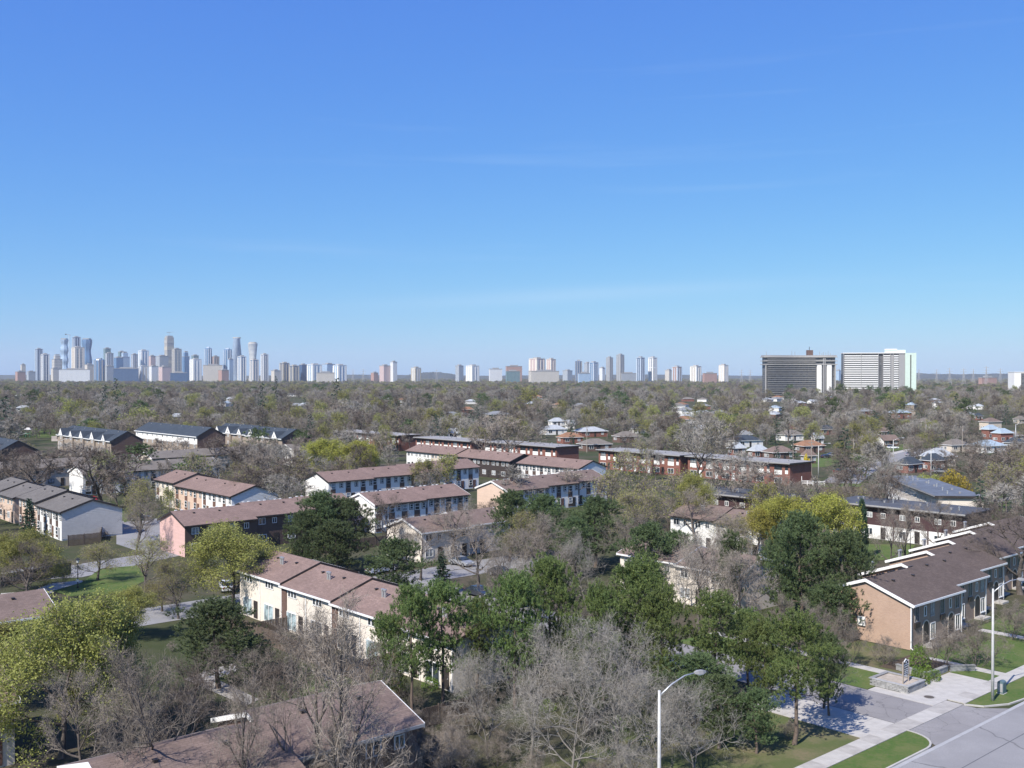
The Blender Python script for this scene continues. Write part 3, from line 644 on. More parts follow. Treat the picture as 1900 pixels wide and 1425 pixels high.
# ------------------------------------------------------------------ house parts
_wc = {}
def win_meshes(w, h, frame, pane, mul_, t=0.09):
    k = (round(w, 2), round(h, 2), frame, pane, mul_)
    if k not in _wc:
        b = MB(); d = -0.07
        b.box(-w/2, d, 0, -w/2 + t, 0.0, h); b.box(w/2 - t, d, 0, w/2, 0.0, h); b.box(-w/2 + t, d, 0, w/2 - t, 0.0, t); b.box(-w/2 + t, d, h - t, w/2 - t, 0.0, h)
        if mul_ == 'v': b.box(-t/2, d + 0.01, t, t/2, 0.0, h - t)
        if mul_ == 'h': b.box(-w/2 + t, d + 0.01, h/2 - t/2, w/2 - t, 0.0, h/2 + t/2)
        p = MB().quad([(-w/2 + t, -0.025, t), (w/2 - t, -0.025, t), (w/2 - t, -0.025, h - t), (-w/2 + t, -0.025, h - t)])
        _wc[k] = (b.mesh('window', MT[frame]), p.mesh('pane', MT[pane]))
    return _wc[k]
def window(root, x, z, w, h, y=0.0, rz=0.0, frame='trimwhite', pane='glass', m='v'):
    a, b = win_meshes(w, h, frame, pane, m); o = link('window', a, root, (x, y, z), rz); link('pane', b, o); return o
_pc = {}
def panel(root, x, z, w, h, mat, y=0.0, rz=0.0, t=0.045, name='panel'):
    k = (round(w, 2), round(h, 2), mat, t)
    if k not in _pc: _pc[k] = MB().box(-w/2, -t, 0, w/2, 0.0, h).mesh(name, MT[mat])
    return link(name, _pc[k], root, (x, y, z), rz)
def door(root, x, w=0.95, h=2.1, mat='trimdark', y=0.0, rz=0.0, z=0.15):
    o = panel(root, x, z, w, h, mat, y, rz, 0.07, 'door'); MB().box(w/2 - 0.14, -0.12, 1.0, w/2 - 0.08, -0.07, 1.12).obj('handle', MT['metal'], o); return o
def archdoor(root, x, y, w=1.3, h=2.6):
    n = 10; pts = [(-w/2, 0), (w/2, 0)] + [(w/2 * math.cos(math.pi * i / n), h - w/2 + w/2 * math.sin(math.pi * i / n)) for i in range(n + 1)]
    b = MB(); k = len(pts); b.v = [(px_, -0.03, pz) for px_, pz in pts]; b.f = [tuple(range(k))]; b.m = [0]
    s = MB(); W = w + 0.3; out = [(W/2 * math.cos(math.pi * i / n), h - w/2 + W/2 * math.sin(math.pi * i / n)) for i in range(n + 1)]; inn = pts[2:]
    out = [(W/2, 0)] + out + [(-W/2, 0)]; inn = [(w/2, 0)] + inn + [(-w/2, 0)]
    for i in range(len(out) - 1):
        s.quad([(inn[i][0], -0.06, inn[i][1]), (out[i][0], -0.06, out[i][1]), (out[i+1][0], -0.06, out[i+1][1]), (inn[i+1][0], -0.06, inn[i+1][1])])
        s.quad([(out[i][0], -0.06, out[i][1]), (out[i][0], 0, out[i][1]), (out[i+1][0], 0, out[i+1][1]), (out[i+1][0], -0.06, out[i+1][1])])
    o = s.obj('arched_door', MT['beigewall'], root, (x, y, 0.1)); b.obj('door_leaf', MT['trimdark'], o); return o
def pipe(root, x, y, z, h=1.0, r=0.13, n=8):
    o = MB().tube([(0, 0, -0.3), (0, 0, h)], r, n).obj('flue_pipe', MT['metal'], root, (x, y, z)); MB().tube([(0, 0, h), (0, 0, h + 0.18)], r * 1.5, n).obj('cap', MT['metal'], o); return o
_vent = {}
def vent(root, x, y, z, mat='trimdark', s=0.32):
    if mat not in _vent: _vent[mat] = MB().box(-s/2, -s/2, -0.15, s/2, s/2, 0.16).box(-s*0.65, -s*0.65, 0.16, s*0.65, s*0.65, 0.22).mesh('roof_vent', MT[mat])
    return link('roof_vent', _vent[mat], root, (x, y, z))
FOOT = []                                   # footprints, for keeping trees out of houses: (origin, rot, x0, x1, y0, y1)
NEARBY = []                                 # house centres with their labels, for telling trees apart
def foot(loc, rz, x0, x1, y0, y1, lab=None):
    c, s = math.cos(rz), math.sin(rz); FOOT.append((loc[0], loc[1], c, s, x0, x1, y0, y1)); a, b = (x0 + x1) / 2, (y0 + y1) / 2
    if lab: NEARBY.append((loc[0] + a * c - b * s, loc[1] + a * s + b * c, lab))
def in_house(x, y, m):
    for ox, oy, c, s, x0, x1, y0, y1 in FOOT:
        dx, dy = x - ox, y - oy; a = dx * c + dy * s; b = -dx * s + dy * c
        if x0 - m < a < x1 + m and y0 - m < b < y1 + m: return True
    return False
def row_frame(axis, u, v, L):               # axis U: (u,v) = front corner at the small-u end; V: front corner at the small-v end
    if axis == 'U': return uv(u, v), ROT_U
    x, y = uv(u, v + L); return (x, y), ROT_V
def gable_row(name, label, axis, u, v, units, style, roof='brownroof', wall='whitewall', depth=10.0, he=5.1, rise=1.7, fascia='trimwhite', rake='trimwhite',
              ov=0.45, walls=None, vents=None, pipes=0, boards=None, cat='house', group='gabled townhouse rows', sidewall=None):
    L = sum(q[0] for q in units); loc, rz = row_frame(axis, u, v, L); root = thing(name, label, cat, (loc[0], loc[1], 0), rz, group)
    x = 0.0; sl = rise / (depth / 2); N = len(units)
    for i, (ln, off, dz) in enumerate(units):
        x0, x1 = x, x + ln; x = x1; e = he + dz; w = walls[i] if walls else wall
        foot(loc, rz, x0, x1, off, off + depth, label)
        poly_ = [(off, -0.2), (off + depth, -0.2), (off + depth, e), (off + depth/2, e + rise), (off, e)]
        MB().prism_x(poly_, x0 + 0.01, x1 - 0.01, 0, 1 if sidewall else None).obj('wall', [MT[w], MT[sidewall]] if sidewall else MT[w], root)
        ex0 = x0 - (0.28 if i == 0 or units[i-1][1] != off or units[i-1][2] < dz else 0.0); ex1 = x1 + (0.28 if i == N-1 or (units[i+1][2] < dz) else 0.0)
        t = 0.16; g = 0.03
        rp_ = [(off - ov, e - ov * sl + g), (off + depth/2, e + rise + g), (off + depth + ov, e - ov * sl + g), (off + depth + ov, e - ov * sl + g + t), (off + depth/2, e + rise + g + t), (off - ov, e - ov * sl + g + t)]
        ro = MB().prism_x(rp_, ex0, ex1).obj('roof', MT[roof], root)
        MB().box(ex0 + 0.01, off - ov - 0.09, e - ov * sl - 0.04, ex1 - 0.01, off - ov - 0.005, e - ov * sl + g + t - 0.02).obj('gutter', MT[fascia], root)
        MB().box(ex0 + 0.01, off + depth + ov + 0.005, e - ov * sl - 0.04, ex1 - 0.01, off + depth + ov + 0.09, e - ov * sl + g + t - 0.02).obj('gutter', MT[fascia], root)
        for xe, sgn in ((ex0, -1), (ex1, 1)):
            if abs(xe - (x0 if sgn < 0 else x1)) < 0.01: continue
            a, b = (xe - 0.05, xe - 0.003) if sgn < 0 else (xe + 0.003, xe + 0.05); zt = 0.02
            for s2 in (0, 1):
                ys = (off - ov, off + depth/2) if s2 == 0 else (off + depth/2, off + depth + ov); zs = (e - ov * sl, e + rise) if s2 == 0 else (e + rise, e - ov * sl)
                MB().prism_x([(ys[0], zs[0] - 0.14), (ys[1], zs[1] - 0.14), (ys[1], zs[1] + g + t + zt), (ys[0], zs[0] + g + t + zt)], a, b).obj('rake_board', MT[rake], root)
        if vents:
            k = 0; xx = x0 + 0.9
            while xx < x1 - 0.6:
                if k % 3 != 2: vent(ro, xx, off + depth/2 + (0.55 if vents != 'front' else -0.8), e + rise + g + t - 0.55 * sl - (0.1 if vents == 'front' else 0), vents if vents != 'front' else 'trimgrey')
                k += 1; xx += 1.05
        for k in range(pipes):
            px_ = x0 + (k + 0.5) * ln / pipes
            for dx in (0, 0.45): pipe(ro, px_ + dx, off + depth * 0.28, e + rise * 0.56, 0.9)
        for k in range(max(1, int(ln / 5))): vent(ro, x0 + (k + 0.7) * 4.6, off + depth * 0.36, e + rise * 0.72 + 0.16, 'trimdark', 0.26)
        style(root, x0, ln, off, e, i, random.Random(i * 7 + int(u)))
        if boards and (i == boards[0]):                       # lapped boards on a gable end
            end, mat = boards[1], boards[2]; n = 22; tot = e + rise; xb = (x1 + 0.02) if end > 0 else (x0 - 0.06)
            for k in range(n):
                z0 = 0.3 + (tot - 0.3) * k / n; z1 = 0.3 + (tot - 0.3) * (k + 1) / n - 0.045
                def half(z): return depth/2 if z <= e else depth/2 * (1 - (z - e) / rise)
                a, b = half(z0), half(z1)
                if b < 0.1: continue
                c = off + depth/2; MB().prism_x([(c - a, z0), (c + a, z0), (c + b, z1), (c - b, z1)], xb, xb + 0.05).obj('siding_board', MT[mat], root)
    return root
def st_strip(dark='brownsid', small='trimdark', bay=5.6, n=1, ground=0.4):          # pale wall, tall dark strips holding two windows
    def f(root, x0, ln, off, e, i, rg):
        k = max(1, int(round(ln / bay))); w = ln / k
        for j in range(k):
            c = x0 + w * (j + 0.5)
            for dx in ((-w * 0.24, w * 0.12) if n == 2 else (-w * 0.2,)):
                panel(root, c + dx, ground, 1.35, e - ground - 0.12, dark, off - 0.003)
                window(root, c + dx, e - 1.75, 1.15, 1.35, off - 0.05, frame='trimwhite' if rg.random() < 0.6 else 'trimgrey', pane=rg.choice(['glass', 'glass', 'curtain']), m='h')
                window(root, c + dx, 0.9, 1.15, 1.4, off - 0.05, frame='trimwhite', pane=rg.choice(['glass', 'curtain']), m='h')
            panel(root, c + w * 0.34, e - 1.62, 1.0, 1.25, small, off - 0.003); window(root, c + w * 0.34, e - 1.5, 0.8, 1.0, off - 0.05, frame='trimwhite', m='h')
            door(root, c + w * 0.12, y=off - 0.003, mat=rg.choice(['trimdark', 'redsid', 'trimgrey']))
    return f
def st_plain(upper='trimwhite', lower='trimdark', bay=5.2):
    def f(root, x0, ln, off, e, i, rg):
        k = max(1, int(round(ln / bay))); w = ln / k
        for j in range(k):
            c = x0 + w * (j + 0.5); window(root, c - w * 0.22, e - 1.55, 1.3, 1.15, off - 0.003, frame=upper, pane=rg.choice(['glass', 'curtain'])); window(root, c + w * 0.2, e - 1.5, 0.9, 1.0, off - 0.003, frame=upper)
            window(root, c - w * 0.2, 0.85, 1.6, 1.3, off - 0.003, frame=upper, pane=rg.choice(['glass', 'curtain'])); door(root, c + w * 0.25, y=off - 0.003, mat=lower)
    return f
def st_cream(root, x0, ln, off, e, i, rg):
    k = 2; w = ln / k
    if i > 0: panel(root, x0 + 0.55, 0, 1.1, e - 0.1, 'brownbrick', off - 0.003, t=0.12, name='pier')
    for j in range(k):
        c = x0 + w * (j + 0.5)
        for q in (-0.62, 0.0, 0.62): window(root, c - 0.4 + q * 1.1, e - 1.2, 0.66, 0.95, off - 0.003, frame='trimwhite', m='')
        window(root, c - 0.6, 0.25, 2.3, 2.1, off - 0.003, frame='trimwhite', pane=rg.choice(['paleglass', 'glass', 'curtain'])); door(root, c + 1.5, y=off - 0.003, mat='trimdark')
        panel(root, c + w/2 - 0.08, 0.1, 0.12, e - 0.2, 'trimwhite', off - 0.003, t=0.1, name='downspout')
def st_arch(root, x0, ln, off, e, i, rg):
    k = 2; w = ln / k
    for j in range(k):
        c = x0 + w * (j + 0.5)
        window(root, c - w * 0.3, e - 2.1, 0.95, 1.75, off - 0.003, frame='trimgrey', m='v'); panel(root, c - w * 0.3, e - 2.7, 1.1, 0.55, 'trimdark', off - 0.003, t=0.2, name='window_box')
        window(root, c + w * 0.02, e - 1.75, 0.55, 1.15, off - 0.003, frame='trimwhite', m=''); window(root, c + w * 0.3, e - 2.0, 0.95, 1.6, off - 0.003, frame='trimgrey', pane=rg.choice(['glass', 'curtain']))
        archdoor(root, c + w * 0.05, off - 0.003); window(root, c + w * 0.32, 0.5, 1.1, 1.8, off - 0.003, frame='trimwhite', m='v'); panel(root, c + w * 0.32, 0.42, 1.3, 0.1, 'trimwhite', off - 0.003, t=0.12, name='sill')
        if j == 1: panel(root, c + w/2 - 0.12, 0.05, 0.12, e - 0.25, 'trimwhite', off - 0.003, t=0.1, name='downspout')
        MB().box(c + w * 0.05 - 1.0, off - 1.3, -0.1, c + w * 0.05 + 1.0, off - 0.08, 0.22).obj('step', MT['concrete'], root)
def st_none(root, x0, ln, off, e, i, rg): pass
def end_window(root, y, z, w, h, x=0.0, **k): return window(root, x - 0.013, z, w, h, y, -math.pi / 2, **k)

ST = lambda n, ln, off, dz=0.0: [(ln, off * k, dz * k) for k in range(n)]
# brick row facing the street
r1 = gable_row('townhouse_row', 'long brick row beside the street with arched doors and stepped brown roof', 'U', 106.6, 54.7,
    [(12, 0, 0), (11, 2.0, 0), (10.6, 4.3, 0), (11, 6.4, 0), (11, 8.4, 0), (11, 10.4, 0)], st_arch, roof='darkroof', wall='taupebrick', sidewall='peachbrick', depth=10.6, he=5.0, rise=1.9, pipes=0, vents=None)
for k in range(1, 6):
    ro_ = [c for c in r1.children if c.name.startswith('roof') and 'vent' not in c.name][k]
    for dx in (0, 0.4): pipe(ro_, 12 + 11 * (k - 1) + 0.5 + dx, 2.1 * k + 9.6, 5.3, 1.1, 0.14)
for k in range(18): MB().box(-0.16, -0.1, -0.1, 0.16, 0.1, 0.07).obj('roof_vent', MT['blackmetal'], r1, (0.8 + 0.62 * k, 5.75, 6.98)) if k % 4 != 3 else None
MB().box(-0.14, -0.10, 0.2, -0.02, 0.02, 4.8).obj('downspout', MT['trimwhite'], r1); MB().tube([(-0.08, -0.05, 0.22), (-0.5, -0.7, 0.08), (-0.9, -1.3, 0.06)], 0.07, 6).obj('downspout', MT['trimwhite'], r1)
am = MB().box(-0.22, 5.4, 1.7, -0.015, 6.3, 2.7).obj('meter_cabinet', MT['trimwhite'], r1); MB().box(-0.30, 5.55, 2.0, -0.225, 5.9, 2.4).obj('meter', MT['trimgrey'], am)
# big brown roof at the foot of the view
gable_row('townhouse_row', 'low brown-roofed row half hidden by bare trees, with white roof steps', 'U', 10.6, 55.0, [(11, 0, 0), (11.3, 2.1, 0), (10.4, 4.2, 0)], st_plain(), roof='brownroof', wall='brownbrick', depth=10, he=5.2, rise=1.65, pipes=0, ov=0.5, fascia='trimgrey')
gable_row('townhouse_row', 'brown roof peeping out behind the yellow-green maple', 'U', 13.0, 110.5, [(11, 0, 0), (11, 1.0, 0)], st_plain(), roof='brownroof', wall='brownbrick', depth=9.5, he=5.2, rise=1.6)
gable_row('townhouse_row', 'pale row end with white downspout beside the big yellow-green maple', 'U', 2.0, 84.5, [(10.5, 0, 0), (11, 0, 0)], st_strip('brownsid', bay=3.4), roof='brownroof', wall='creamwall', depth=9.0, he=5.0, rise=1.5)
# cream row
m1 = gable_row('townhouse_row', 'cream stucco row with brown piers, patio doors and twin flue pipes', 'V', 59.8, 76.0, [(10.8, 0, 0.5), (11.2, 0, 0.25), (11.2, 0, 0.0), (10.2, 0, -0.25)], st_cream, roof='redroof', wall='creamwall', depth=10, he=5.0, rise=1.7, rake='trimdark', fascia='trimwhite', pipes=1, vents=None)
# grey-roofed row with lapped grey gable end
gable_row('townhouse_row', 'grey-roofed row with white panels and a lapped grey gable end', 'V', 61.8, 193.3, [(11.5, 0.0, 0.5), (14, 0, 0.0)], st_strip('brownsid', bay=3.6), roof='greyroof', wall='whitewall', depth=11, he=5.2, rise=1.8, fascia='trimdark', rake='trimdark', walls=['peachwall', 'whitewall'], vents='blackmetal', boards=(1, 1, 'greyboard'))
gable_row('townhouse_row', 'grey-roofed row with pale lilac wall behind the lapped grey gable', 'V', 61.8, 222.0, [(11, 0, 0.3), (11, 0, 0.0)], st_plain(), roof='greyroof', wall='peachwall', depth=11, he=5.2, rise=1.8, fascia='trimdark', rake='trimdark', vents='blackmetal')
# row with pale blue-white siding gable
gable_row('townhouse_row', 'brown-roofed row with white panels and pale blue siding gable', 'V', 96.0, 195.4, [(11, 0, 0.55), (14, 0, 0), (14, 0, 0)], st_strip('redsid', bay=4.4), roof='redroof', wall='whitewall', walls=['creamwall', 'peachwall', 'whitewall'], depth=10.6, he=5.2, rise=1.8, fascia='trimdark', rake='trimdark', boards=(2, 1, 'blueboard'))
# pink gable row
gable_row('townhouse_row', 'row with pink gable end, dark brown front and white roof vents', 'U', 71.4, 162.2, [(13, 0, 0), (11.5, 1.2, 0.25), (10, 2.4, 0.25)], st_plain(bay=5.6), roof='redroof', wall='brownsid', sidewall='pinkwall', depth=10.2, he=5.2, rise=1.75, fascia='trimdark', rake='trimdark', vents='trimwhite')
# white rows along the same line
gable_row('townhouse_row', 'white row with tall dark window strips behind the pine clump', 'U', 109.4, 163.0, [(12, 0, 0), (12, 1.5, 0)], st_strip('brownsid', bay=3.0, ground=0.2), roof='redroof', wall='whitewall', depth=10.2, he=5.4, rise=1.7, fascia='trimdark', vents='trimwhite')
gable_row('townhouse_row', 'row with peach gable end behind the two round pines', 'U', 144.0, 164.2, [(12, 0, 0), (11, 1.6, 0.1), (11, 3.0, 0.2)], st_strip('brownsid', bay=3.2, ground=0.2), roof='brownroof', wall='whitewall', sidewall='peachwall', depth=10.2, he=5.3, rise=1.7, fascia='trimdark', vents='trimwhite')
gable_row('townhouse_row', 'white gabled row stepping back in four units with rose-brown roof', 'U', 126.0, 207.0, [(12.5, 0, 0), (12.2, 1.3, 0.1), (12, 2.6, 0.2), (12, 3.9, 0.35)], st_strip('brownsid', bay=4.6), roof='redroof', wall='whitewall', depth=10.4, he=5.2, rise=1.8, fascia='trimdark', rake='trimdark')
gable_row('townhouse_row', 'white board-panelled row ending in a pale siding gable', 'V', 193.6, 192.0, [(12, 0, 0), (12.4, 0, 0)], st_strip('brownsid', bay=3.4), roof='redroof', wall='whitewall', depth=10.4, he=5.2, rise=1.8, fascia='trimdark', rake='trimdark', boards=(1, 1, 'blueboard'))
gable_row('townhouse_row', 'two-tone row, beige then dark brown, with rose-brown roof', 'V', 194.8, 220.9, [(13, 0, 0.3), (12, 0, 0.3), (13, 0, 0), (13, 0, 0)], st_plain(bay=4.2), roof='redroof', walls=['whitewall', 'beigewall', 'darkwall', 'darkwall'], depth=10.4, he=5.3, rise=1.8, fascia='trimdark', rake='trimdark')
# row of brown and white behind the budding tree
gable_row('townhouse_row', 'brown-roofed white row beside the bright yellow-green maples', 'V', 141.0, 98.0, [(9.5, 0, 0.2), (9.5, 0, 0)], st_plain(), roof='brownroof', wall='whitewall', depth=10, he=5.1, rise=1.7, fascia='trimdark', rake='trimdark', pipes=1)
gable_row('townhouse_row', 'brown-roofed row sunk among grey bare trees behind the pines', 'U', 97.5, 132.0, [(10, 0, 0), (10, 1.4, 0)], st_plain(), roof='brownroof', wall='creamwall', depth=9.8, he=4.9, rise=1.6)
gable_row('townhouse_row', 'brown-roofed cream row beyond the spreading pines by the drive', 'V', 106.0, 77.0, [(10, 0, 0.2), (10, 0, 0)], st_plain(), roof='brownroof', wall='creamwall', depth=9.8, he=5.0, rise=1.6)
# old rows far left
gable_row('townhouse_row', 'brown-grey roofed beige row with tall white party wall', 'U', 62.0, 288.0, [(13, 0, 0), (13, 0.2, 0), (13, 1.6, 0.1), (13, 1.8, 0.1)], st_plain('trimdark'), roof='taupe', wall='beigewall', sidewall='whitewall', depth=10.6, he=5.2, rise=1.7, fascia='trimdark')
gable_row('townhouse_row', 'row with blank white gable end and tall dark windows', 'U', 89.3, 263.0, [(13, 0, 0), (12, 0.6, 0), (12, 1.2, 0.1)], st_strip('trimdark', bay=4.2, ground=0.3), roof='taupe', wall='whitewall', depth=10.2, he=5.3, rise=1.75, fascia='trimdark', rake='trimwhite')
gable_row('townhouse_row', 'taupe-roofed row lying between bare trees below the slate houses', 'U', 122.0, 300.0, [(13, 0, 0), (13, 0.8, 0), (13, 1.6, 0)], st_plain(), roof='taupe', wall='beigewall', depth=10.2, he=5.2, rise=1.7, fascia='trimdark')
gable_row('townhouse_row', 'short taupe-roofed row beside the large yellow-green maples', 'U', 170.0, 301.0, [(12, 0, 0), (10, 0.8, 0)], st_plain(), roof='taupe', wall='whitewall', depth=10.2, he=5.2, rise=1.7, fascia='trimdark')

# flat-roofed brick rows
def flat_row(name, label, loc, rz, L, depth=10.5, h=5.8, wall='redbrick', roofm='gravel', kind_='brick', group='flat-roofed townhouse rows', fascia='trimdark', nunit=None):
    root = thing(name, label, 'house', (loc[0], loc[1], 0), rz, group); foot(loc, rz, 0, L, 0, depth, label); rg = random.Random(int(loc[0] * 3 + loc[1]))
    MB().box(0, 0, -0.2, L, depth, h).obj('wall', MT[wall], root)
    ro = MB().box(-0.5, -0.9, h + 0.02, L + 0.5, depth + 0.6, h + 0.42).obj('roof', MT[fascia], root); MB().box(-0.35, -0.75, h + 0.425, L + 0.35, depth + 0.45, h + 0.46).obj('roof_deck', MT[roofm], root)
    MB().box(-0.55, -0.95, h + 0.2, L + 0.55, -0.905, h + 0.48).obj('fascia', MT['trimgrey'], root)
    n = nunit or max(1, int(round(L / 6.0))); w = L / n
    for k in range(n):
        x0 = k * w; c = x0 + w / 2
        if kind_ == 'brick':
            panel(root, c - w * 0.14, h - 2.9, w * 0.42, 1.25, 'whitewall', -0.003); window(root, c - w * 0.14, h - 1.6, w * 0.42, 1.3, -0.003, frame='trimdark', pane=rg.choice(['glass', 'curtain']))
            panel(root, c + w * 0.32, h - 2.6, w * 0.16, 1.0, 'whitewall', -0.003); window(root, c + w * 0.32, h - 1.55, w * 0.16, 1.2, -0.003, frame='trimdark', m='')
            window(root, c - w * 0.14, 0.6, w * 0.42, 1.5, -0.003, frame='trimwhite'); door(root, c + w * 0.3, y=-0.003, mat=rg.choice(['redsid', 'trimdark', 'trimwhite']))
        else:
            panel(root, c, 0.05, w - 0.3, 2.5, 'whitewall', -0.003); window(root, c - w * 0.22, h - 1.9, 1.2, 1.0, -0.003, pane='curtain'); window(root, c + w * 0.2, h - 1.9, 0.9, 1.0, -0.003)
            window(root, c - w * 0.22, 0.7, 1.4, 1.3, -0.05); door(root, c + w * 0.2, y=-0.05, mat='trimdark')
        q = pipe(ro, c + 0.5, depth * rg.uniform(0.3, 0.7), h + 0.45, 0.5, 0.12, 6); vent(ro, c - 1.0, depth * rg.uniform(0.4, 0.75), h + 0.55, 'trimgrey')
    return root
def flat_V(label, u, v0, v1, **k): x, y = uv(u, v1); return flat_row('townhouse_row', label, (x, y), ROT_V, v1 - v0, **k)
flat_V('flat-roofed red brick row ending in a bare brick wall by the street', 240.5, 158, 193)
flat_V('flat-roofed red brick row behind the khaki budding trees', 240.0, 195.5, 229)
flat_V('flat-roofed red brick row rising behind the white board-panelled row', 237.5, 246, 284)
flat_V('flat-roofed red brick row with thin overhanging roof and tall windows', 235.0, 288, 322)
flat_V('flat-roofed brick row tucked behind the yellow-green maples and bare trees', 236.5, 335, 384)
flat_V('plum-brown flat-roofed row with white ground floor by the white birch', 174.5, 80, 106, wall='plumwall', roofm='darktar', kind_='plum', nunit=4)
flat_V('plum-brown flat-roofed row hidden by grey bare trees and maples', 168.0, 110, 136, wall='plumwall', roofm='darktar', kind_='plum', nunit=4)
e0 = at(1645, 883, 6.0); e1 = at(1742, 920, 6.0); rz_ = math.atan2(e1[1] - e0[1], e1[0] - e0[0])
fw = flat_row('townhouse_row', 'long low white row with dark flat roof and stub pipes', e0, rz_, math.hypot(e1[0] - e0[0], e1[1] - e0[1]), depth=8.6, h=5.6, wall='creamwall', roofm='tarroof', kind_='plum', nunit=6)

# three-storey slate-roofed houses with cross gables
def slate_row(label, u, v0, v1, dep=11.0, he=7.7, rise=3.0, upper='buffbrick', white=False, ng=4, gw=3.6):
    L = v1 - v0; x, y = uv(u, v1); root = thing('townhouse_row', label, 'house', (x, y, 0), ROT_V, 'slate-roofed townhouse rows'); foot((x, y), ROT_V, 0, L, 0, dep, label); sl = rise / (dep/2)
    MB().prism_x([(0, -0.2), (dep, -0.2), (dep, he), (dep/2, he + rise), (0, he)], 0, L, 0, 1).obj('wall', [MT[upper], MT['brownbrick']], root)
    if white: panel(root, L/2, he - 3.0, L - 0.2, 2.9, 'whitewall', -0.003)
    ro = MB().prism_x([(-0.5, he - 0.5 * sl + 0.03), (dep/2, he + rise + 0.03), (dep + 0.5, he - 0.5 * sl + 0.03), (dep + 0.5, he - 0.5 * sl + 0.25), (dep/2, he + rise + 0.25), (-0.5, he - 0.5 * sl + 0.25)], -0.3, L + 0.3).obj('roof', MT['slate'], root)
    MB().box(-0.3, -0.62, he - 0.5 * sl - 0.06, L + 0.3, -0.51, he - 0.5 * sl + 0.22).obj('gutter', MT['trimwhite'], root)
    rg = random.Random(int(u))
    for k in range(ng):
        c = L * (k + 0.5) / ng; hw = gw / 2 * rg.uniform(0.85, 1.15); gh = hw * 1.25
        if not white:
            MB().prism_z([(c - hw, -0.55), (c + hw, -0.55), (c + hw, 0.02), (c - hw, 0.02)], 0, he).obj('bay', MT['buffbrick'], root)
            yb = (gh) / sl + 0.1
            g = MB(); z0 = he - 0.1
            g.v = [(c - hw - 0.25, -0.8, z0), (c + hw + 0.25, -0.8, z0), (c, -0.8, z0 + gh + 0.2), (c - hw - 0.25, yb * 0.1, z0), (c + hw + 0.25, yb * 0.1, z0), (c, yb, z0 + gh + 0.2)]
            g.f = [(0, 2, 5, 3), (1, 4, 5, 2), (0, 1, 2)]; g.m = [0, 0, 1]; gb = g.obj('dormer', [MT['slate'], MT['whitewall']], root)
            window(root, c, he + gh * 0.12, 0.7, 0.9, -0.803, frame='trimwhite')
        for zz in (0.7, 3.4, 6.3):
            for dx in (-L / ng * 0.27, L / ng * 0.27) if white else (0,):
                window(root, c + dx, zz - (0.2 if white and zz > 6 else 0), 1.1, 1.4, -0.05 if white and zz > 6 else (-0.003 if white else -0.553), frame='trimwhite', pane=rg.choice(['glass', 'curtain']))
        if not white:
            for zz in (0.7, 3.4, 6.3): window(root, c + L / ng * 0.5 - 0.7, zz, 1.0, 1.3, -0.003, frame='trimwhite') if k < ng - 1 else None
        vent(ro, c, dep * 0.42, he + rise * 0.86 + 0.2, 'trimgrey')
    end_window(root, 3, 3.5, 0.9, 1.3); return root
slate_row('slate-roofed stone row with steep white cross gables by the playground', 128.5, 351, 406, ng=5)
slate_row('slate-roofed row with white top storey over buff brick', 162.0, 357, 415, white=True, ng=6)
slate_row('slate-roofed row with dormers partly hidden by dark pines', 179.0, 325, 352, ng=3)
slate_row('slate-roofed row with twin peaked white dormers and red brick', 181.0, 356, 384, ng=3)
slate_row('slate-roofed house with broad dark brick gable past the playground', 85.5, 323, 372, ng=4)
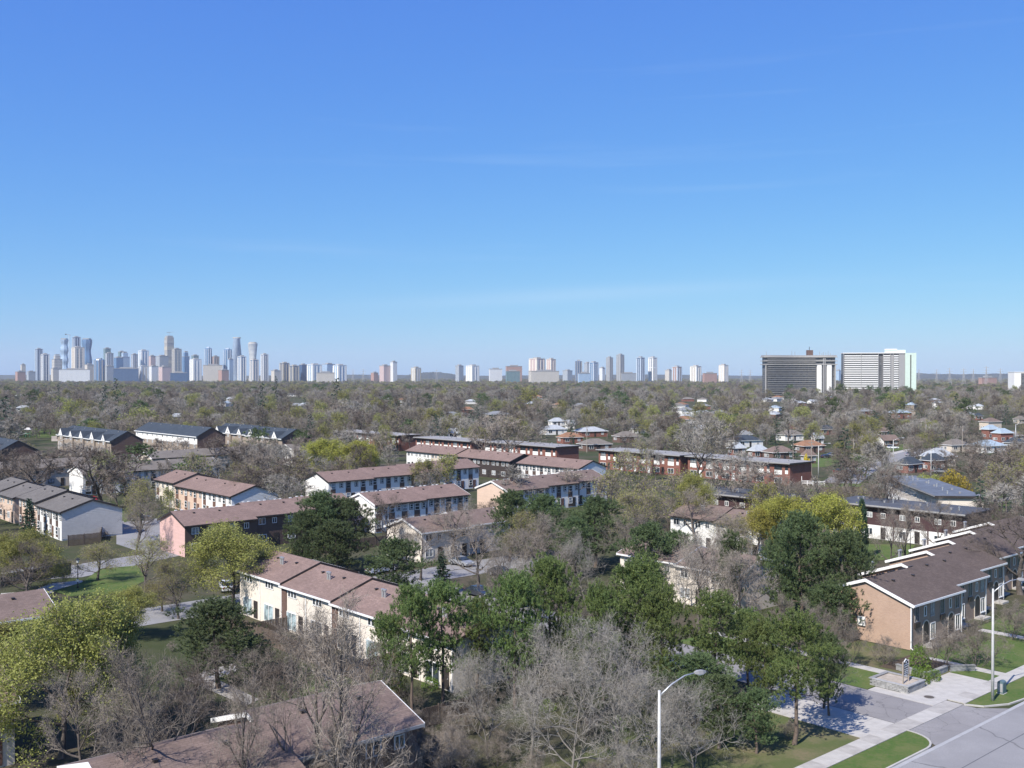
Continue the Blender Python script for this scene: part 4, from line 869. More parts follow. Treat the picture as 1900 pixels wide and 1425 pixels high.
# ------------------------------------------------------------------ bungalows
def bungalow(label, px0, px1, py, roof, wall='redbrick', rz=None, he=2.8, rise=2.1, gable=False, chim=False, asp=0.68, parts=True, fade=0.0):
    d = FPX * (CAM_H - he) / (py - HORIZON); x = ((px0 + px1) / 2 - 950) / FPX * d; W = (px1 - px0) / FPX * d
    rz = ROT_U + R(90) * (0 if (int(px0) % 3) else 1) * 0 + (R(-18) if rz is None else rz)
    c, s = abs(math.cos(rz)), abs(math.sin(rz)); a = W / (c + asp * s); b = a * asp; y = d + (a * s + b * c) / 2
    root = thing('bungalow', label, 'house', (x, y, 0), rz, 'bungalows'); foot((x, y), rz, -a/2, a/2, -b/2, b/2, label if parts else None); o = 0.45; g = 0.02
    if not gable:
        MB().box(-a/2 + o, -b/2 + o, -0.2, a/2 - o, b/2 - o, he).obj('wall', MT[wall], root)
        k = max(0.3, a/2 - b/2); m = MB(); m.v = [(-a/2, -b/2, he+g), (a/2, -b/2, he+g), (a/2, b/2, he+g), (-a/2, b/2, he+g), (-k, 0, he + rise), (k, 0, he + rise), (-a/2, -b/2, he-0.14), (a/2, -b/2, he-0.14), (a/2, b/2, he-0.14), (-a/2, b/2, he-0.14)]
        m.f = [(0,1,5,4), (1,2,5), (2,3,4,5), (3,0,4), (6,7,1,0), (7,8,2,1), (8,9,3,2), (9,6,0,3), (9,8,7,6)]; m.m = [0,0,0,0,1,1,1,1,1]; m.obj('roof', [MT[roof], MT['trimwhite']], root)
    else:
        MB().prism_x([(-b/2 + o, -0.2), (b/2 - o, -0.2), (b/2 - o, he), (0, he + rise * 0.9), (-b/2 + o, he)], -a/2 + o, a/2 - o, 0, 1).obj('wall', [MT[wall], MT['whitewall']], root)
        sl = rise * 0.9 / (b/2 - o); MB().prism_x([(-b/2, he - o * sl + g), (0, he + rise * 0.9 + g), (b/2, he - o * sl + g), (b/2, he - o * sl + 0.2), (0, he + rise * 0.9 + 0.2), (-b/2, he - o * sl + 0.2)], -a/2, a/2).obj('roof', MT[roof], root)
    if parts:
        yf = -b/2 + o - 0.003
        window(root, -a * 0.27, 0.9, 2.0, 1.4, yf); window(root, a * 0.28, 1.0, 1.4, 1.2, yf, pane='curtain'); door(root, 0.2, y=yf, mat='trimdark')
        window(root, -a/2 + o - 0.003, 1.0, 1.2, 1.1, 0.0, -math.pi / 2); window(root, -a/2 + o - 0.003, 1.0, 1.2, 1.1, b * 0.2, -math.pi / 2, pane='curtain')
    if chim: q = MB().box(-0.4, -0.35, he, 0.4, 0.35, he + rise + 0.8).obj('chimney', MT['brownbrick'], root, (a * 0.15, -b * 0.08, 0)); MB().box(-0.48, -0.43, he + rise + 0.8, 0.48, 0.43, he + rise + 0.92).obj('cap', MT['concrete'], q)
    return root
BUNG = [ # photo x0, x1, eave row, roof, wall, extras, words
 (1255,1306,776,'lightroof','whitewall',{},'pale grey hipped bungalow standing alone among bare trees'),
 (1317,1357,767,'midroof','buffbrick',{},'mid-grey hipped roof just beyond the lone pale bungalow'),
 (1287,1320,796,'lightroof','whitewall',{},'pale hipped roof showing through bare branches'),
 (1370,1403,807,'midroof','buffbrick',{'chim':1},'grey hipped bungalow with brick chimney'),
 (1350,1425,818,'slate','whitewall',{},'low slate-roofed white bungalow behind the brick row'),
 (1444,1500,807,'taupe','whitewall',{},'taupe hipped bungalow with white front windows'),
 (1477,1540,828,'orangeroof','brownbrick',{},'orange-brown hipped bungalow beside the tall spruce'),
 (1507,1534,812,'lightroof','whitewall',{'gable':1},'small white gabled house behind the orange-brown roof'),
 (1515,1560,797,'slate','redbrick',{},'slate bungalow behind the white gabled house'),
 (1352,1390,832,'lightroof','redbrick',{},'pale roof directly behind the flat brick row'),
 (1390,1434,837,'lightroof','redbrick',{},'pale-roofed bungalow between bare trees and flat brick row'),
 (1420,1485,840,'brownroof','brownbrick',{},'brown hipped bungalow behind two small spruces'),
 (1488,1521,846,'brownroof','brownbrick',{},'brown-roofed garage by the forsythia'),
 (1589,1628,763,'midroof','redbrick',{},'grey hipped bungalow beyond the dark evergreens'),
 (1650,1700,766,'blueroof','redbrick',{'he':4.2},'pale blue-grey hipped house on brick walls under the lime tree'),
 (1630,1656,801,'brownroof','brownbrick',{},'brown-roofed bungalow beside a dark bare tree'),
 (1630,1677,817,'brownroof','brownbrick',{'gable':1},'long brown gabled roof behind the white car'),
 (1667,1728,862,'slate','redbrick',{'rz':R(-8)},'slate-roofed red brick house with white door and chimney'),
 (1716,1766,855,'slate','redbrick',{'he':3.6},'slate-roofed red brick wing with white garage band'),
 (1718,1788,848,'lightroof','beigewall',{'he':3.4,'rise':2.6},'pale-roofed yellow brick house behind the slate house'),
 (1753,1812,826,'taupe','beigewall',{},'taupe-roofed bungalow behind the pale-roofed yellow house'),
 (1810,1882,828,'blueroof','whitewall',{},'broad pale blue roof half hidden by bare branches'),
 (1827,1864,797,'blueroof','redbrick',{'he':4.6},'pale blue roof on tall red brick walls'),
 (1848,1890,804,'blueroof','redbrick',{'he':4.2},'pale blue roof on lower red brick walls, second of the pair'),
 (1866,1912,809,'taupe','buffbrick',{},'taupe hipped bungalow before the pale blue roofs'),
 (1871,1915,822,'slate','buffbrick',{},'slate hipped bungalow below the taupe one'),
 (1825,1868,783,'brownroof','beigewall',{'he':4.6},'brown-roofed beige two-storey house'),
 (1809,1829,772,'slate','redbrick',{},'small slate roof under the dark spruces'),
 (1786,1818,770,'midroof','redbrick',{},'grey hipped roof between dark spruces'),
 (1885,1912,778,'taupe','beigewall',{},'taupe roof by the curved street lamp'),
 (1705,1736,782,'taupe','brownbrick',{},'taupe bungalow under the small lime tree'),
 (1000,1055,797,'lightroof','whitewall',{},'pale grey hipped bungalow left of the small spruce'.replace('left of','beside')),
 (1016,1051,782,'lightroof','whitewall',{},'pale roof beyond the pale bungalow by the spruce'),
 (1047,1070,786,'lightroof','whitewall',{'gable':1},'white gable end above the small spruce tip'),
 (1063,1132,801,'lightroof','redbrick',{},'long pale hipped roof behind the taupe bungalow'),
 (1071,1140,825,'taupe','brownbrick',{},'broad taupe hipped bungalow behind the flat brick row'),
 (1137,1192,810,'taupe','brownbrick',{},'taupe bungalow half covered by a bare tree'),
 (1167,1200,795,'slate','whitewall',{},'two-tone slate bungalow with pale side roof'),
 (1032,1085,812,'orangeroof','redbrick',{},'red-brown roofed bungalow at the foot of the spruce'),
 (640,660,757,'lightroof','whitewall',{'gable':1},'white gabled house deep in the grey woods'),
 (785,802,804,'lightroof','whitewall',{'gable':1},'small white shed-like house behind the long flat roof'),
 (826,857,803,'lightroof','whitewall',{'gable':1},'white gabled house behind the flat brick rows'),
 (895,948,769,'midroof','buffbrick',{},'wide grey roof among the bare trees'),
 (854,880,760,'orangeroof','redbrick',{'he':4.5},'orange brick house in the woods'),
 (526,564,732,'midroof','whitewall',{'gable':1},'grey gabled house with white end past the spruces'),
 (20,52,731,'midroof','whitewall',{'gable':1},'white gabled house at the wood edge beyond the playground'),
 (20,54,757,'lightroof','whitewall',{},'pale roof among bare trees past the playground'),
 (313,342,773,'lightroof','whitewall',{'gable':1},'white gabled cottage above the white-topped slate row'),
 (417,433,740,'lightroof','whitewall',{},'small white house between dark spruces'),
 (1500,1525,745,'lightroof','whitewall',{'gable':1},'small white gable below the dark apartment slab'),
]
for x0, x1, py, rf, wl_, kw, lab in BUNG: bungalow(lab, x0, x1, py, rf, wl_, **kw)
rg = random.Random(21)
FARB = []
for k in range(64):                          # roofs showing far off through the woods
    px = rg.uniform(0, 1900) if k % 3 else rg.uniform(950, 1900); d = rg.uniform(560, 1500); py = HORIZON + FPX * 27 / d; w = rg.uniform(13, 17) / d * FPX
    col = rg.choice(['lightroof', 'midroof', 'blueroof', 'lightroof', 'taupe', 'orangeroof'])
    if d < 1200: FARB.append((px, py - 7, px + w, py + 3))
    bungalow({'lightroof': 'small pale roof far off in the grey woods', 'midroof': 'small grey roof far off in the woods', 'blueroof': 'small pale blue roof far off in the woods', 'taupe': 'small taupe roof far off in the woods', 'orangeroof': 'small orange-brown roof far off in the woods'}[col],
             px, px + w, py, col, rg.choice(['whitewall', 'whitewall', 'redbrick', 'buffbrick']), rz=rg.uniform(-0.6, 0.6), parts=False, he=rg.choice([3.0, 3.0, 5.0]))

# ------------------------------------------------------------------ apartment slabs
def tower_loc(px0, px1, d): return ((px0 + px1) / 2 - 950) / FPX * d, (px1 - px0) / FPX * d
D1 = 1325.0
x, W = tower_loc(1416, 1545, D1); T1 = thing('apartment_tower', 'dark curved apartment slab with thin white floor lines and roof antennas', 'tower', (x, D1, 0))
H1 = 30 + (HORIZON - 659) / FPX * D1
def curve_y(t): return 7.0 * math.cos(t * math.pi) * 0.6          # gentle bow of the long front
def bowed(x0, x1, z0, z1, y0, y1, n=14):
    m = MB()
    P = [(x0 + (x1 - x0) * i / n) for i in range(n + 1)]
    f = [(q, y0 + curve_y(q / W * 2)) for q in P]; b_ = [(q, y1 + curve_y(q / W * 2)) for q in reversed(P)]
    return m.prism_z(f + b_, z0, z1)
MT['t1glass'] = facade('dark_tower_glass', (0.05, 0.055, 0.06), (0.16, 0.16, 0.16), (0.12, 0.115, 0.11), 3.2, 2.75, 0.5)
bowed(-W/2, W/2, 0, H1 - 3, -6, 9).obj('body', MT['t1glass'], T1)
nf = 21
for k in range(nf): bowed(-W/2 + 3, W/2 * 0.46, 3 + k * (H1 - 6) / nf, 3.55 + k * (H1 - 6) / nf, -7.8, -5.9).obj('balcony_slab', MT['trimgrey'] if k % 2 else MT['concrete'], T1)
for z in (H1 - 12.5, H1 - 8.0, H1 - 3.0): bowed(-W/2 - 2.5, W/2 + 2.5, z, z + 0.9, -8.4, 10.5).obj('roof_band', MT['concrete'], T1)
bowed(-W/2 - 1.5, W/2 + 1.5, H1 - 2.1, H1 - 0.2, -7.4, 9.5).obj('parapet', MT['trimgrey'], T1)
for a, b_ in ((0.50, 0.615), (0.76, 0.885)): bowed(W/2 * a, W/2 * b_, 0, H1 - 13, -8.6, -5.8, 2).obj('white_pier', MT['whitewall'], T1)
for a in (0.66, 0.70): bowed(W/2 * a, W/2 * (a + 0.02), 0, H1 - 4, -8.4, -5.8, 2).obj('pier_fin', MT['trimgrey'], T1)
for a in (-1.0, 0.98): bowed(W/2 * a, W/2 * (a + 0.025), 0, H1 - 13, -8.2, -5.8, 2).obj('pier_fin', MT['concrete'], T1)
MB().box(12, -2, H1 - 0.2, 19, 5, H1 + 6.5).obj('penthouse', MT['brownbrick'], T1); MB().tube([(15, 1, H1 + 6), (15, 1, H1 + 11)], 0.35, 5).obj('antenna', MT['blackmetal'], T1)
for q in (-41, -8, -4, 28, 31, 33, 36, 39, 42): MB().tube([(q, 0, H1 - 0.3), (q, 0, H1 + rg.uniform(2.5, 5.5))], 0.22, 4).obj('antenna', MT['trimgrey'], T1)
x, W = tower_loc(1563, 1694, D1); T2 = thing('apartment_tower', 'white apartment slab with rows of dark balconies and pale green end wall', 'tower', (x, D1, 0), R(-9))
H2 = 30 + (HORIZON - 656) / FPX * D1; MT['palegreen'] = M('pale_green_render', (0.58, 0.68, 0.58), 0.9, 0.06, 0.3, 0.2)
W *= 0.97
MB().box(-W/2, -7, 0, W/2, 8, H2).obj('body', MT['t1glass'], T2)
MB().box(W/2 * 0.72, -9.4, 0, W/2 + 1.2, 9, H2 + 0.5).obj('end_block', MT['palegreen'], T2); MB().box(W/2 * 0.86, -9.8, 0, W/2 * 0.885, -9.35, H2 - 2).obj('stair_slot', MT['trimdark'], T2)
MB().box(W/2 * 0.55, -8.6, 0, W/2 * 0.715, -7.1, H2).obj('grey_bay', MT['trimgrey'], T2); MB().box(W/2 * 0.33, -8.0, 0, W/2 * 0.40, -7.05, H2).obj('grey_bay', MT['trimgrey'], T2)
MB().box(-W/2 - 0.5, -9.6, H2, W/2 * 0.72, 9, H2 + 1.0).obj('parapet', MT['whitewall'], T2)
nf = 20; fh = (H2 - 3) / nf
for k in range(nf):
    for a, b_ in ((-0.97, -0.5), (-0.49, -0.02), (0.12, 0.32), (0.41, 0.54)): MB().box(W/2 * a, -9.2, 2 + k * fh, W/2 * b_, -7.05, 2 + k * fh + fh * 0.52).obj('balcony', MT['whitewall'], T2)
for a in (-0.99, -0.5, -0.02, 0.115, 0.31, 0.405): MB().box(W/2 * a - 0.25, -9.3, 0, W/2 * a + 0.25, -7.02, H2).obj('balcony_divider', MT['trimgrey'], T2)
MB().box(W * 0.10, -4, H2 + 0.9, W * 0.38, 5, H2 + 4.6).obj('penthouse', MT['palegreen'], T2); MB().box(W * 0.10, -4.5, H2 + 4.6, W * 0.26, 5.3, H2 + 6.0).obj('penthouse', MT['whitewall'], T2)
x, W = tower_loc(1876, 1935, 1290); T3 = thing('apartment_tower', 'plain white apartment tower with one dark window column by the hills', 'tower', (x, 1290, 0))
H3 = 30 + (HORIZON - 691) / FPX * 1290; MB().box(-W/2, -8, 0, W/2, 8, H3).obj('body', MT['whitewall'], T3); MB().box(-W/2 + 8.6, -8.3, 2, -W/2 + 12.6, -7.95, H3 - 1).obj('window_column', MT['t1glass'], T3); MB().box(-W/2 - 0.3, -8.4, H3, W/2 + 0.3, 8.3, H3 + 0.8).obj('parapet', MT['whitewall'], T3)
MB().box(-2, -4, H3 + 0.7, 8, 4, H3 + 4).obj('penthouse', MT['trimgrey'], T3)

# ------------------------------------------------------------------ skyline
GL = lambda n, a, b, c, bw, bh, ms: facade(n, a, b, c, bw, bh, ms)
TM = dict(
 blue=GL('tower_blue_glass', (0.045, 0.12, 0.25), (0.08, 0.18, 0.34), (0.15, 0.25, 0.38), 4.5, 3.1, 0.42),
 navy=GL('tower_navy_glass', (0.025, 0.065, 0.15), (0.05, 0.10, 0.20), (0.09, 0.14, 0.23), 5.0, 3.1, 0.4),
 teal=GL('tower_teal_glass', (0.05, 0.12, 0.14), (0.09, 0.18, 0.20), (0.22, 0.28, 0.28), 5.0, 3.1, 0.5),
 pale=GL('tower_pale_glass', (0.17, 0.29, 0.43), (0.24, 0.37, 0.52), (0.48, 0.56, 0.64), 4.0, 3.1, 0.5),
 white=GL('tower_white', (0.16, 0.20, 0.25), (0.30, 0.34, 0.38), (0.72, 0.71, 0.69), 4.2, 3.0, 1.05),
 striped=GL('tower_striped', (0.07, 0.09, 0.13), (0.12, 0.15, 0.20), (0.68, 0.68, 0.68), 6.5, 60.0, 1.3),
 beige=GL('tower_beige', (0.13, 0.14, 0.15), (0.24, 0.23, 0.22), (0.60, 0.54, 0.46), 4.0, 3.0, 1.0),
 grid=GL('tower_beige_grid', (0.09, 0.10, 0.12), (0.18, 0.18, 0.18), (0.62, 0.57, 0.49), 5.2, 6.2, 1.15),
 brickt=GL('tower_brick', (0.10, 0.09, 0.09), (0.22, 0.19, 0.18), (0.42, 0.25, 0.20), 4.5, 3.0, 1.1),
 pinkt=GL('tower_rose', (0.18, 0.17, 0.18), (0.32, 0.29, 0.29), (0.58, 0.43, 0.40), 4.5, 3.0, 1.0),
 grey=GL('tower_grey', (0.10, 0.13, 0.17), (0.20, 0.23, 0.27), (0.42, 0.44, 0.46), 4.5, 3.0, 0.8),
 construction=GL('tower_construction', (0.05, 0.06, 0.08), (0.20, 0.18, 0.15), (0.48, 0.44, 0.38), 7.0, 3.4, 0.9),
)
def crane(root, x, y, z, h, boom, flip=1):
    c = MB().tube([(0, 0, 0), (0, 0, h)], 0.9, 4).obj('crane', MT['trimgrey'], root, (x, y, z)); MB().tube([(-boom * 0.35 * flip, 0, h * 0.9), (boom * flip, 0, h * 0.97)], 0.7, 4).obj('jib', MT['trimgrey'], c); MB().box(-boom * 0.38 - 1.5, -1.5, h * 0.82, -boom * 0.38 + 1.5, 1.5, h * 0.9).obj('counterweight', MT['blackmetal'], c) if flip > 0 else None
def lathe(root, prof, mat, sx=1.0, sy=1.0, n=20, name='body', twist=0.0):
    m = MB()
    for i, (z, r) in enumerate(prof):
        for k in range(n):
            q = 2 * math.pi * k / n; tw = twist * i / max(1, len(prof) - 1); a, b = r * sx * math.cos(q), r * sy * math.sin(q); m.v.append((a * math.cos(tw) - b * math.sin(tw), a * math.sin(tw) + b * math.cos(tw), z))
    for i in range(len(prof) - 1):
        for k in range(n): j = (k + 1) % n; m.f.append((i*n + k, i*n + j, (i+1)*n + j, (i+1)*n + k)); m.m.append(0)
    m.f.append(tuple((len(prof)-1)*n + k for k in range(n))); m.m.append(0); return m.obj(name, mat, root)
def skytower(label, px0, px1, py, mat, d=4200.0, style='box', side=None, cap='trimgrey', asp=1.0):
    x, W = tower_loc(px0, px1, d); h = CAM_H + (HORIZON - py) / FPX * d; flat = style == 'slab'; mm = TM[mat]
    root = thing('apartment_tower' if h > 55 else 'apartment_block', label, 'tower' if h > 55 else 'building', (x, d, 0), 0.0 if style in ('abs', 'wavy', 'bulge', 'ribbed') else (R(20) if flat else ROT_U), 'distant skyline buildings')
    if flat: a = W * 0.98 / (math.cos(R(20)) + 0.25 * math.sin(R(20))); b = a * 0.25
    else: a = W / (U[0] + U[1]); b = a
    if style == 'abs':                        # leaning, bulging oval floors that turn as they rise
        n = 46; 
        for part, (i0, i1) in enumerate(((0, 15), (15, 30), (30, n))):
            m = MB(); K = 18
            for i in range(i0, i1):
                t = i / n; r = W / 2 * (0.88 + 0.26 * math.sin(math.pi * min(1, t * 1.05) ** 1.3)); rt = side[0] + side[1] * t; bul = side[2] if len(side) > 2 else 1
                r = r if bul > 0 else W / 2 * (1.18 - 0.36 * math.sin(math.pi * t * 0.9) ** 0.8)
                pts = [(r * math.cos(q) * math.cos(rt) - r * 0.74 * math.sin(q) * math.sin(rt), r * math.cos(q) * math.sin(rt) + r * 0.74 * math.sin(q) * math.cos(rt)) for q in (2 * math.pi * k / K for k in range(K))]
                z0 = h * i / n; m.prism_z(pts, z0, z0 + h / n * 0.45, 0); m.prism_z([(u_ * 0.95, v_ * 0.95) for u_, v_ in pts], z0 + h / n * 0.45, z0 + h / n, 1)
            m.obj('body', [MT['balc'], TM[mat]], root)
        lathe(root, [(h, W * 0.40), (h + 5, W * 0.38)], MT['concrete'], 1, 0.74, name='crown_ring'); return root
    if style == 'wavy':
        prof = [(h * i / 40, W / 2 * (0.86 + 0.12 * math.sin(side[0] + i / 40 * 2 * math.pi * side[1]))) for i in range(41)]
        lathe(root, prof, mm, 1, 0.9, 8, twist=side[2] if len(side) > 2 else 0.3); MB().box(-W * 0.3, -W * 0.3, h, W * 0.3, W * 0.3, h + 5).obj('penthouse', MT[cap], root); return root
    if style == 'ribbed' or style == 'bulge':
        lathe(root, [(0, W/2), (h * 0.97, W/2), (h, W/2 * 0.93)], mm, 1, 1, 14); 
        for k in range(4): q = -math.pi / 2 + (k - 1.5) * 0.62; MB().box(-1.2, -1.2, 0, 1.2, 1.2, h * 0.98).obj('pier', MT[cap], root, (W/2 * math.cos(q), W/2 * math.sin(q), 0))
        MB().box(-W * 0.2, -W * 0.2, h, W * 0.2, W * 0.2, h + 5).obj('penthouse', MT[cap], root); return root
    z = h
    if style == 'step': z = h * 0.86; MB().box(-a/2 * 0.66, -b/2 * 0.66, z, a/2 * 0.66, b/2 * 0.66, h).obj('upper_tier', mm, root)
    MB().box(-a/2, -b/2, 0, a/2, b/2, z).obj('body', mm, root)
    if style == 'const':
        for k in range(4): MB().box(-a/2 * (1.04 + 0.03 * (k % 2)), -b/2 * 1.04, h * (0.42 + 0.15 * k), a/2 * 1.04, b/2 * 1.04, h * (0.42 + 0.15 * k) + h * (0.05 if k % 2 else 0.075)).obj('cladding_band', MT['buffpanel'] if k % 2 == 0 else MT['concrete'], root)
        MB().box(-a * 0.4, -b * 0.4, h, a * 0.4, b * 0.4, h + 7).obj('formwork', MT['trimgrey'], root); crane(root, 0, 0, h, 24, 22); return root
    if side:                                   # pale corner stacks and edge piers
        for sx_, sy_ in ((-1, -1), (1, -1), (-1, 1)): MB().box(-a * 0.11, -b * 0.11, 0, a * 0.11, b * 0.11, z - 2).obj('corner_stack', MT[side], root, (sx_ * a * 0.42, sy_ * b * 0.42, 0))
        MB().box(-a * 0.06, -1.2, 0, a * 0.06, 1.2, z - 4).obj('pier', MT[side], root, (0, -b/2, 0)); MB().box(-1.2, -b * 0.06, 0, 1.2, b * 0.06, z - 4).obj('pier', MT[side], root, (-a/2, 0, 0))
    MB().box(-a/2 - 0.6, -b/2 - 0.6, z, a/2 + 0.6, b/2 + 0.6, z + 1.6).obj('parapet', MT[side or cap], root)
    MB().box(-a * 0.25, -b * 0.25, h + 1.2, a * 0.25, b * 0.25, h + 5.5).obj('penthouse', MT[cap], root)
    return root
MT['balc'] = M('balcony_edge', (0.50, 0.55, 0.60), 0.6, 0.05, 0.1, 0.3); MT['buffpanel'] = M('buff_panel', (0.50, 0.44, 0.34), 0.8, 0.1, 0.1, 0.2)
SKY = [ # label, x0, x1, top row, finish, extra
 ('low brown block at the very start of the skyline', 28, 48, 690, 'brickt', dict(d=3900)), ('small beige tower above the low brown block', 38, 48, 677, 'beige', {}), ('low blue-grey block before the first blue tower', 49, 66, 690, 'grey', dict(d=4300)),
 ('first tall blue glass slab of the skyline', 65, 80, 648, 'navy', dict(side='balc', d=4400)), ('dark blue tower with white corner strips', 76, 92, 658, 'navy', dict(side='whitewall', d=4000)),
 ('beige gridded tower with stepped top', 96, 116, 660, 'grid', dict(style='step', d=4250)), ('low beige block under the gridded tower', 94, 112, 684, 'beige', dict(d=3900)),
 ('slim wavy pale blue tower with scalloped sides', 112, 127, 630, 'pale', dict(style='wavy', side=(0.4, 4.2, 0.4), d=4500)), ('wavy blue glass tower beside the crane', 152, 171, 630, 'blue', dict(style='wavy', side=(1.0, 2.2, 0.2), d=4500)),
 ('dark glass tower with white crown under construction', 134, 150, 626, 'navy', dict(side='balc', d=4500)), ('sturdy cream gridded tower before the wavy towers', 133, 157, 645, 'grid', dict(side='creamwall', d=4050)),
 ('long low white slab with dark columns', 111, 166, 686, 'white', dict(style='slab', d=3750)), ('cream block beside the long low slab', 157, 176, 677, 'beige', dict(d=3950)),
 ('rounded blue tower with pitched cap', 175, 194, 667, 'blue', dict(style='bulge', d=3900)), ('dark teal-topped tower behind the striped one', 192, 206, 647, 'teal', dict(d=4400)), ('white and dark striped tower', 195, 211, 656, 'striped', dict(d=4150)),
 ('hazy blue low block below the striped tower', 193, 212, 680, 'grey', dict(d=3900)), ('blue-green tower with angled top', 211, 229, 664, 'blue', dict(d=4000)), ('stepped blue and white tower', 222, 241, 655, 'pale', dict(style='step', d=4300)),
 ('teal tower peeping behind the stepped tower', 219, 233, 653, 'teal', dict(d=4500)), ('white tower with dark vertical bands', 243, 256, 658, 'striped', dict(d=4200)), ('blue tower with white frame and flat crown', 257, 276, 651, 'pale', dict(side='whitewall', d=4250)),
 ('wide navy mid-rise slab', 211, 257, 684, 'navy', dict(style='slab', d=3800)), ('cream and blue tower pair before the white-framed tower', 256, 276, 680, 'beige', dict(side='balc', d=3850)),
 ('rose-grey tower with braced frame', 276, 289, 661, 'pinkt', dict(d=4200)), ('grey mid-rise below the rose-grey tower', 276, 294, 680, 'white', dict(d=3850)), ('broad grey-blue ribbed tower', 289, 313, 661, 'grey', dict(d=4150)),
 ('tallest tower under construction, banded buff and navy, with crane', 305, 323, 626, 'construction', dict(style='const', d=4400)), ('grey gridded tower beside the banded one', 319, 337, 648, 'grid', dict(side='trimgrey', d=4100)),
 ('rose-beige low block with columns', 294, 318, 681, 'pinkt', dict(d=3800)), ('navy tower with stepped shoulder', 338, 352, 654, 'blue', dict(style='step', d=4200)), ('bright white slab tower', 352, 374, 667, 'white', dict(side='whitewall', d=3950)),
 ('teal glass top behind the bright white slab', 355, 369, 660, 'teal', dict(d=4400)), ('low blue glass box among the trees', 316, 347, 692, 'navy', dict(style='slab', d=3600)), ('blue rounded twin-ribbed tower', 380, 393, 646, 'blue', dict(style='ribbed', cap='balc', d=4200)),
 ('brown-grey tower with flat crown', 393, 407, 662, 'brickt', dict(side='trimgrey', d=4200)), ('long beige and brown low block', 377, 413, 678, 'beige', dict(style='slab', d=3850)), ('blue tower with rounded shoulder next to the curving pair', 415, 430, 648, 'blue', dict(style='ribbed', cap='balc', d=4250)),
 ('curving tower that bulges in the middle, the taller of two', 430, 449, 628, 'blue', dict(style='abs', side=(0.2, 1.7, 1), d=4200)), ('pale blue block before the curving tower', 422, 433, 667, 'pale', dict(d=3950)),
 ('blue tower with white side standing between the curving towers', 441, 457, 662, 'blue', dict(side='whitewall', d=3900)), ('curving tower with narrow waist and banded balconies, the shorter of two', 460, 478, 637, 'beige', dict(style='abs', side=(1.2, 2.2, -1), d=4200)),
 ('cream-fronted blue tower below the narrow-waisted one', 464, 480, 668, 'blue', dict(side='creamwall', d=3900)), ('blue tower with one white edge at the skyline end', 484, 498, 658, 'navy', dict(side='whitewall', d=4000)), ('beige brick low block between curving towers', 405, 425, 687, 'brickt', dict(d=3800)),
 ('low beige block past the skyline end', 503, 520, 688, 'beige', dict(d=3700)), ('brown and navy office block with flat roof', 519, 537, 674, 'navy', dict(side='buffpanel', d=3900)), ('navy office block with beige base', 537, 555, 679, 'navy', dict(side='buffpanel', d=3850)),
 ('slim navy office with pale edge', 555, 570, 677, 'navy', dict(d=3900)), ('white-ribbed glass office cube', 570, 597, 677, 'pale', dict(side='whitewall', d=3850)), ('pale glass office beside the cube', 598, 622, 676, 'pale', dict(d=3900)), ('white and blue office wing', 618, 643, 678, 'pale', dict(side='whitewall', d=3850)),
 ('low beige terrace block before the offices', 587, 621, 692, 'beige', dict(style='slab', d=3500)), ('small brick block standing alone', 688, 702, 692, 'brickt', {}), ('rose brick apartment block near the skyline end', 704, 724, 679, 'pinkt', dict(d=3700)), ('white and dark checkered tower beside the rose block', 724, 737, 672, 'white', dict(d=3700)),
 ('white and brown block standing alone by the hump hill', 763, 781, 683, 'white', dict(side='buffpanel', d=3700)), ('dark grey block past the hump hill', 845, 860, 679, 'grey', dict(d=3900)), ('white gridded block with dark edge', 865, 889, 679, 'white', dict(side='whitewall', d=3800)),
 ('pale twin low block past the white gridded block', 907, 932, 685, 'white', dict(style='slab', d=3900)), ('brown-topped block over a teal glass front', 938, 969, 680, 'brickt', dict(style='slab', d=3700)), ('teal glass box before the brown-topped block', 938, 965, 689, 'teal', dict(style='slab', d=3500)),
 ('broad cream and brick tower, first of a pair', 982, 1011, 666, 'pinkt', dict(side='creamwall', d=3500)), ('slimmer cream and brick tower, second of the pair', 1014, 1031, 667, 'pinkt', dict(side='creamwall', d=3550)), ('low cream podium below the cream and brick pair', 980, 1038, 689, 'beige', dict(style='slab', d=3300)),
 ('small hazy block past the brick pair', 1044, 1062, 688, 'grey', {}), ('dark rounded blue tower with arched crown', 1067, 1080, 670, 'navy', dict(style='ribbed', cap='trimgrey', d=3800)), ('grey-blue tower in the twin blue cluster', 1084, 1096, 674, 'grey', dict(d=3900)),
 ('blue tower with pale crown in the twin blue cluster', 1093, 1110, 673, 'blue', dict(side='balc', d=3800)), ('small pale tower beside the blue cluster', 1112, 1123, 683, 'white', {}), ('slim grey tower, shorter of two', 1125, 1137, 664, 'grey', dict(side='trimgrey', d=3900)),
 ('slim grey tower, taller of two', 1144, 1158, 659, 'grey', dict(side='trimgrey', d=3900)), ('dark blue tower with pale cap beside the split tower', 1181, 1196, 664, 'navy', dict(side='balc', d=3800)), ('tower split into white and dark halves', 1203, 1219, 664, 'striped', dict(side='whitewall', d=3850)),
 ('low cream block before the grey-beige block', 1234, 1248, 687, 'beige', {}), ('grey-beige wide block before the horizon', 1247, 1265, 681, 'brickt', dict(side='balc', d=3800)), ('beige block with white frame', 1281, 1301, 680, 'beige', dict(side='whitewall', d=3600)),
 ('white checkered block standing alone', 1334, 1351, 678, 'white', dict(side='creamwall', d=3600)), ('white low glass block below the blue cluster', 1072, 1095, 693, 'pale', dict(style='slab', d=3200)), ('low brick block before the lone white block', 1303, 1331, 693, 'brickt', dict(style='slab', d=3300)),
 ('low grey roofline between slim towers', 1150, 1182, 693, 'grey', dict(style='slab', d=3900)), ('orange brick apartment block before the far hills', 1814, 1851, 701, 'brickt', dict(style='slab', d=2700)), ('small pale tower between the two apartment slabs', 1551, 1560, 688, 'pale', {}),
]
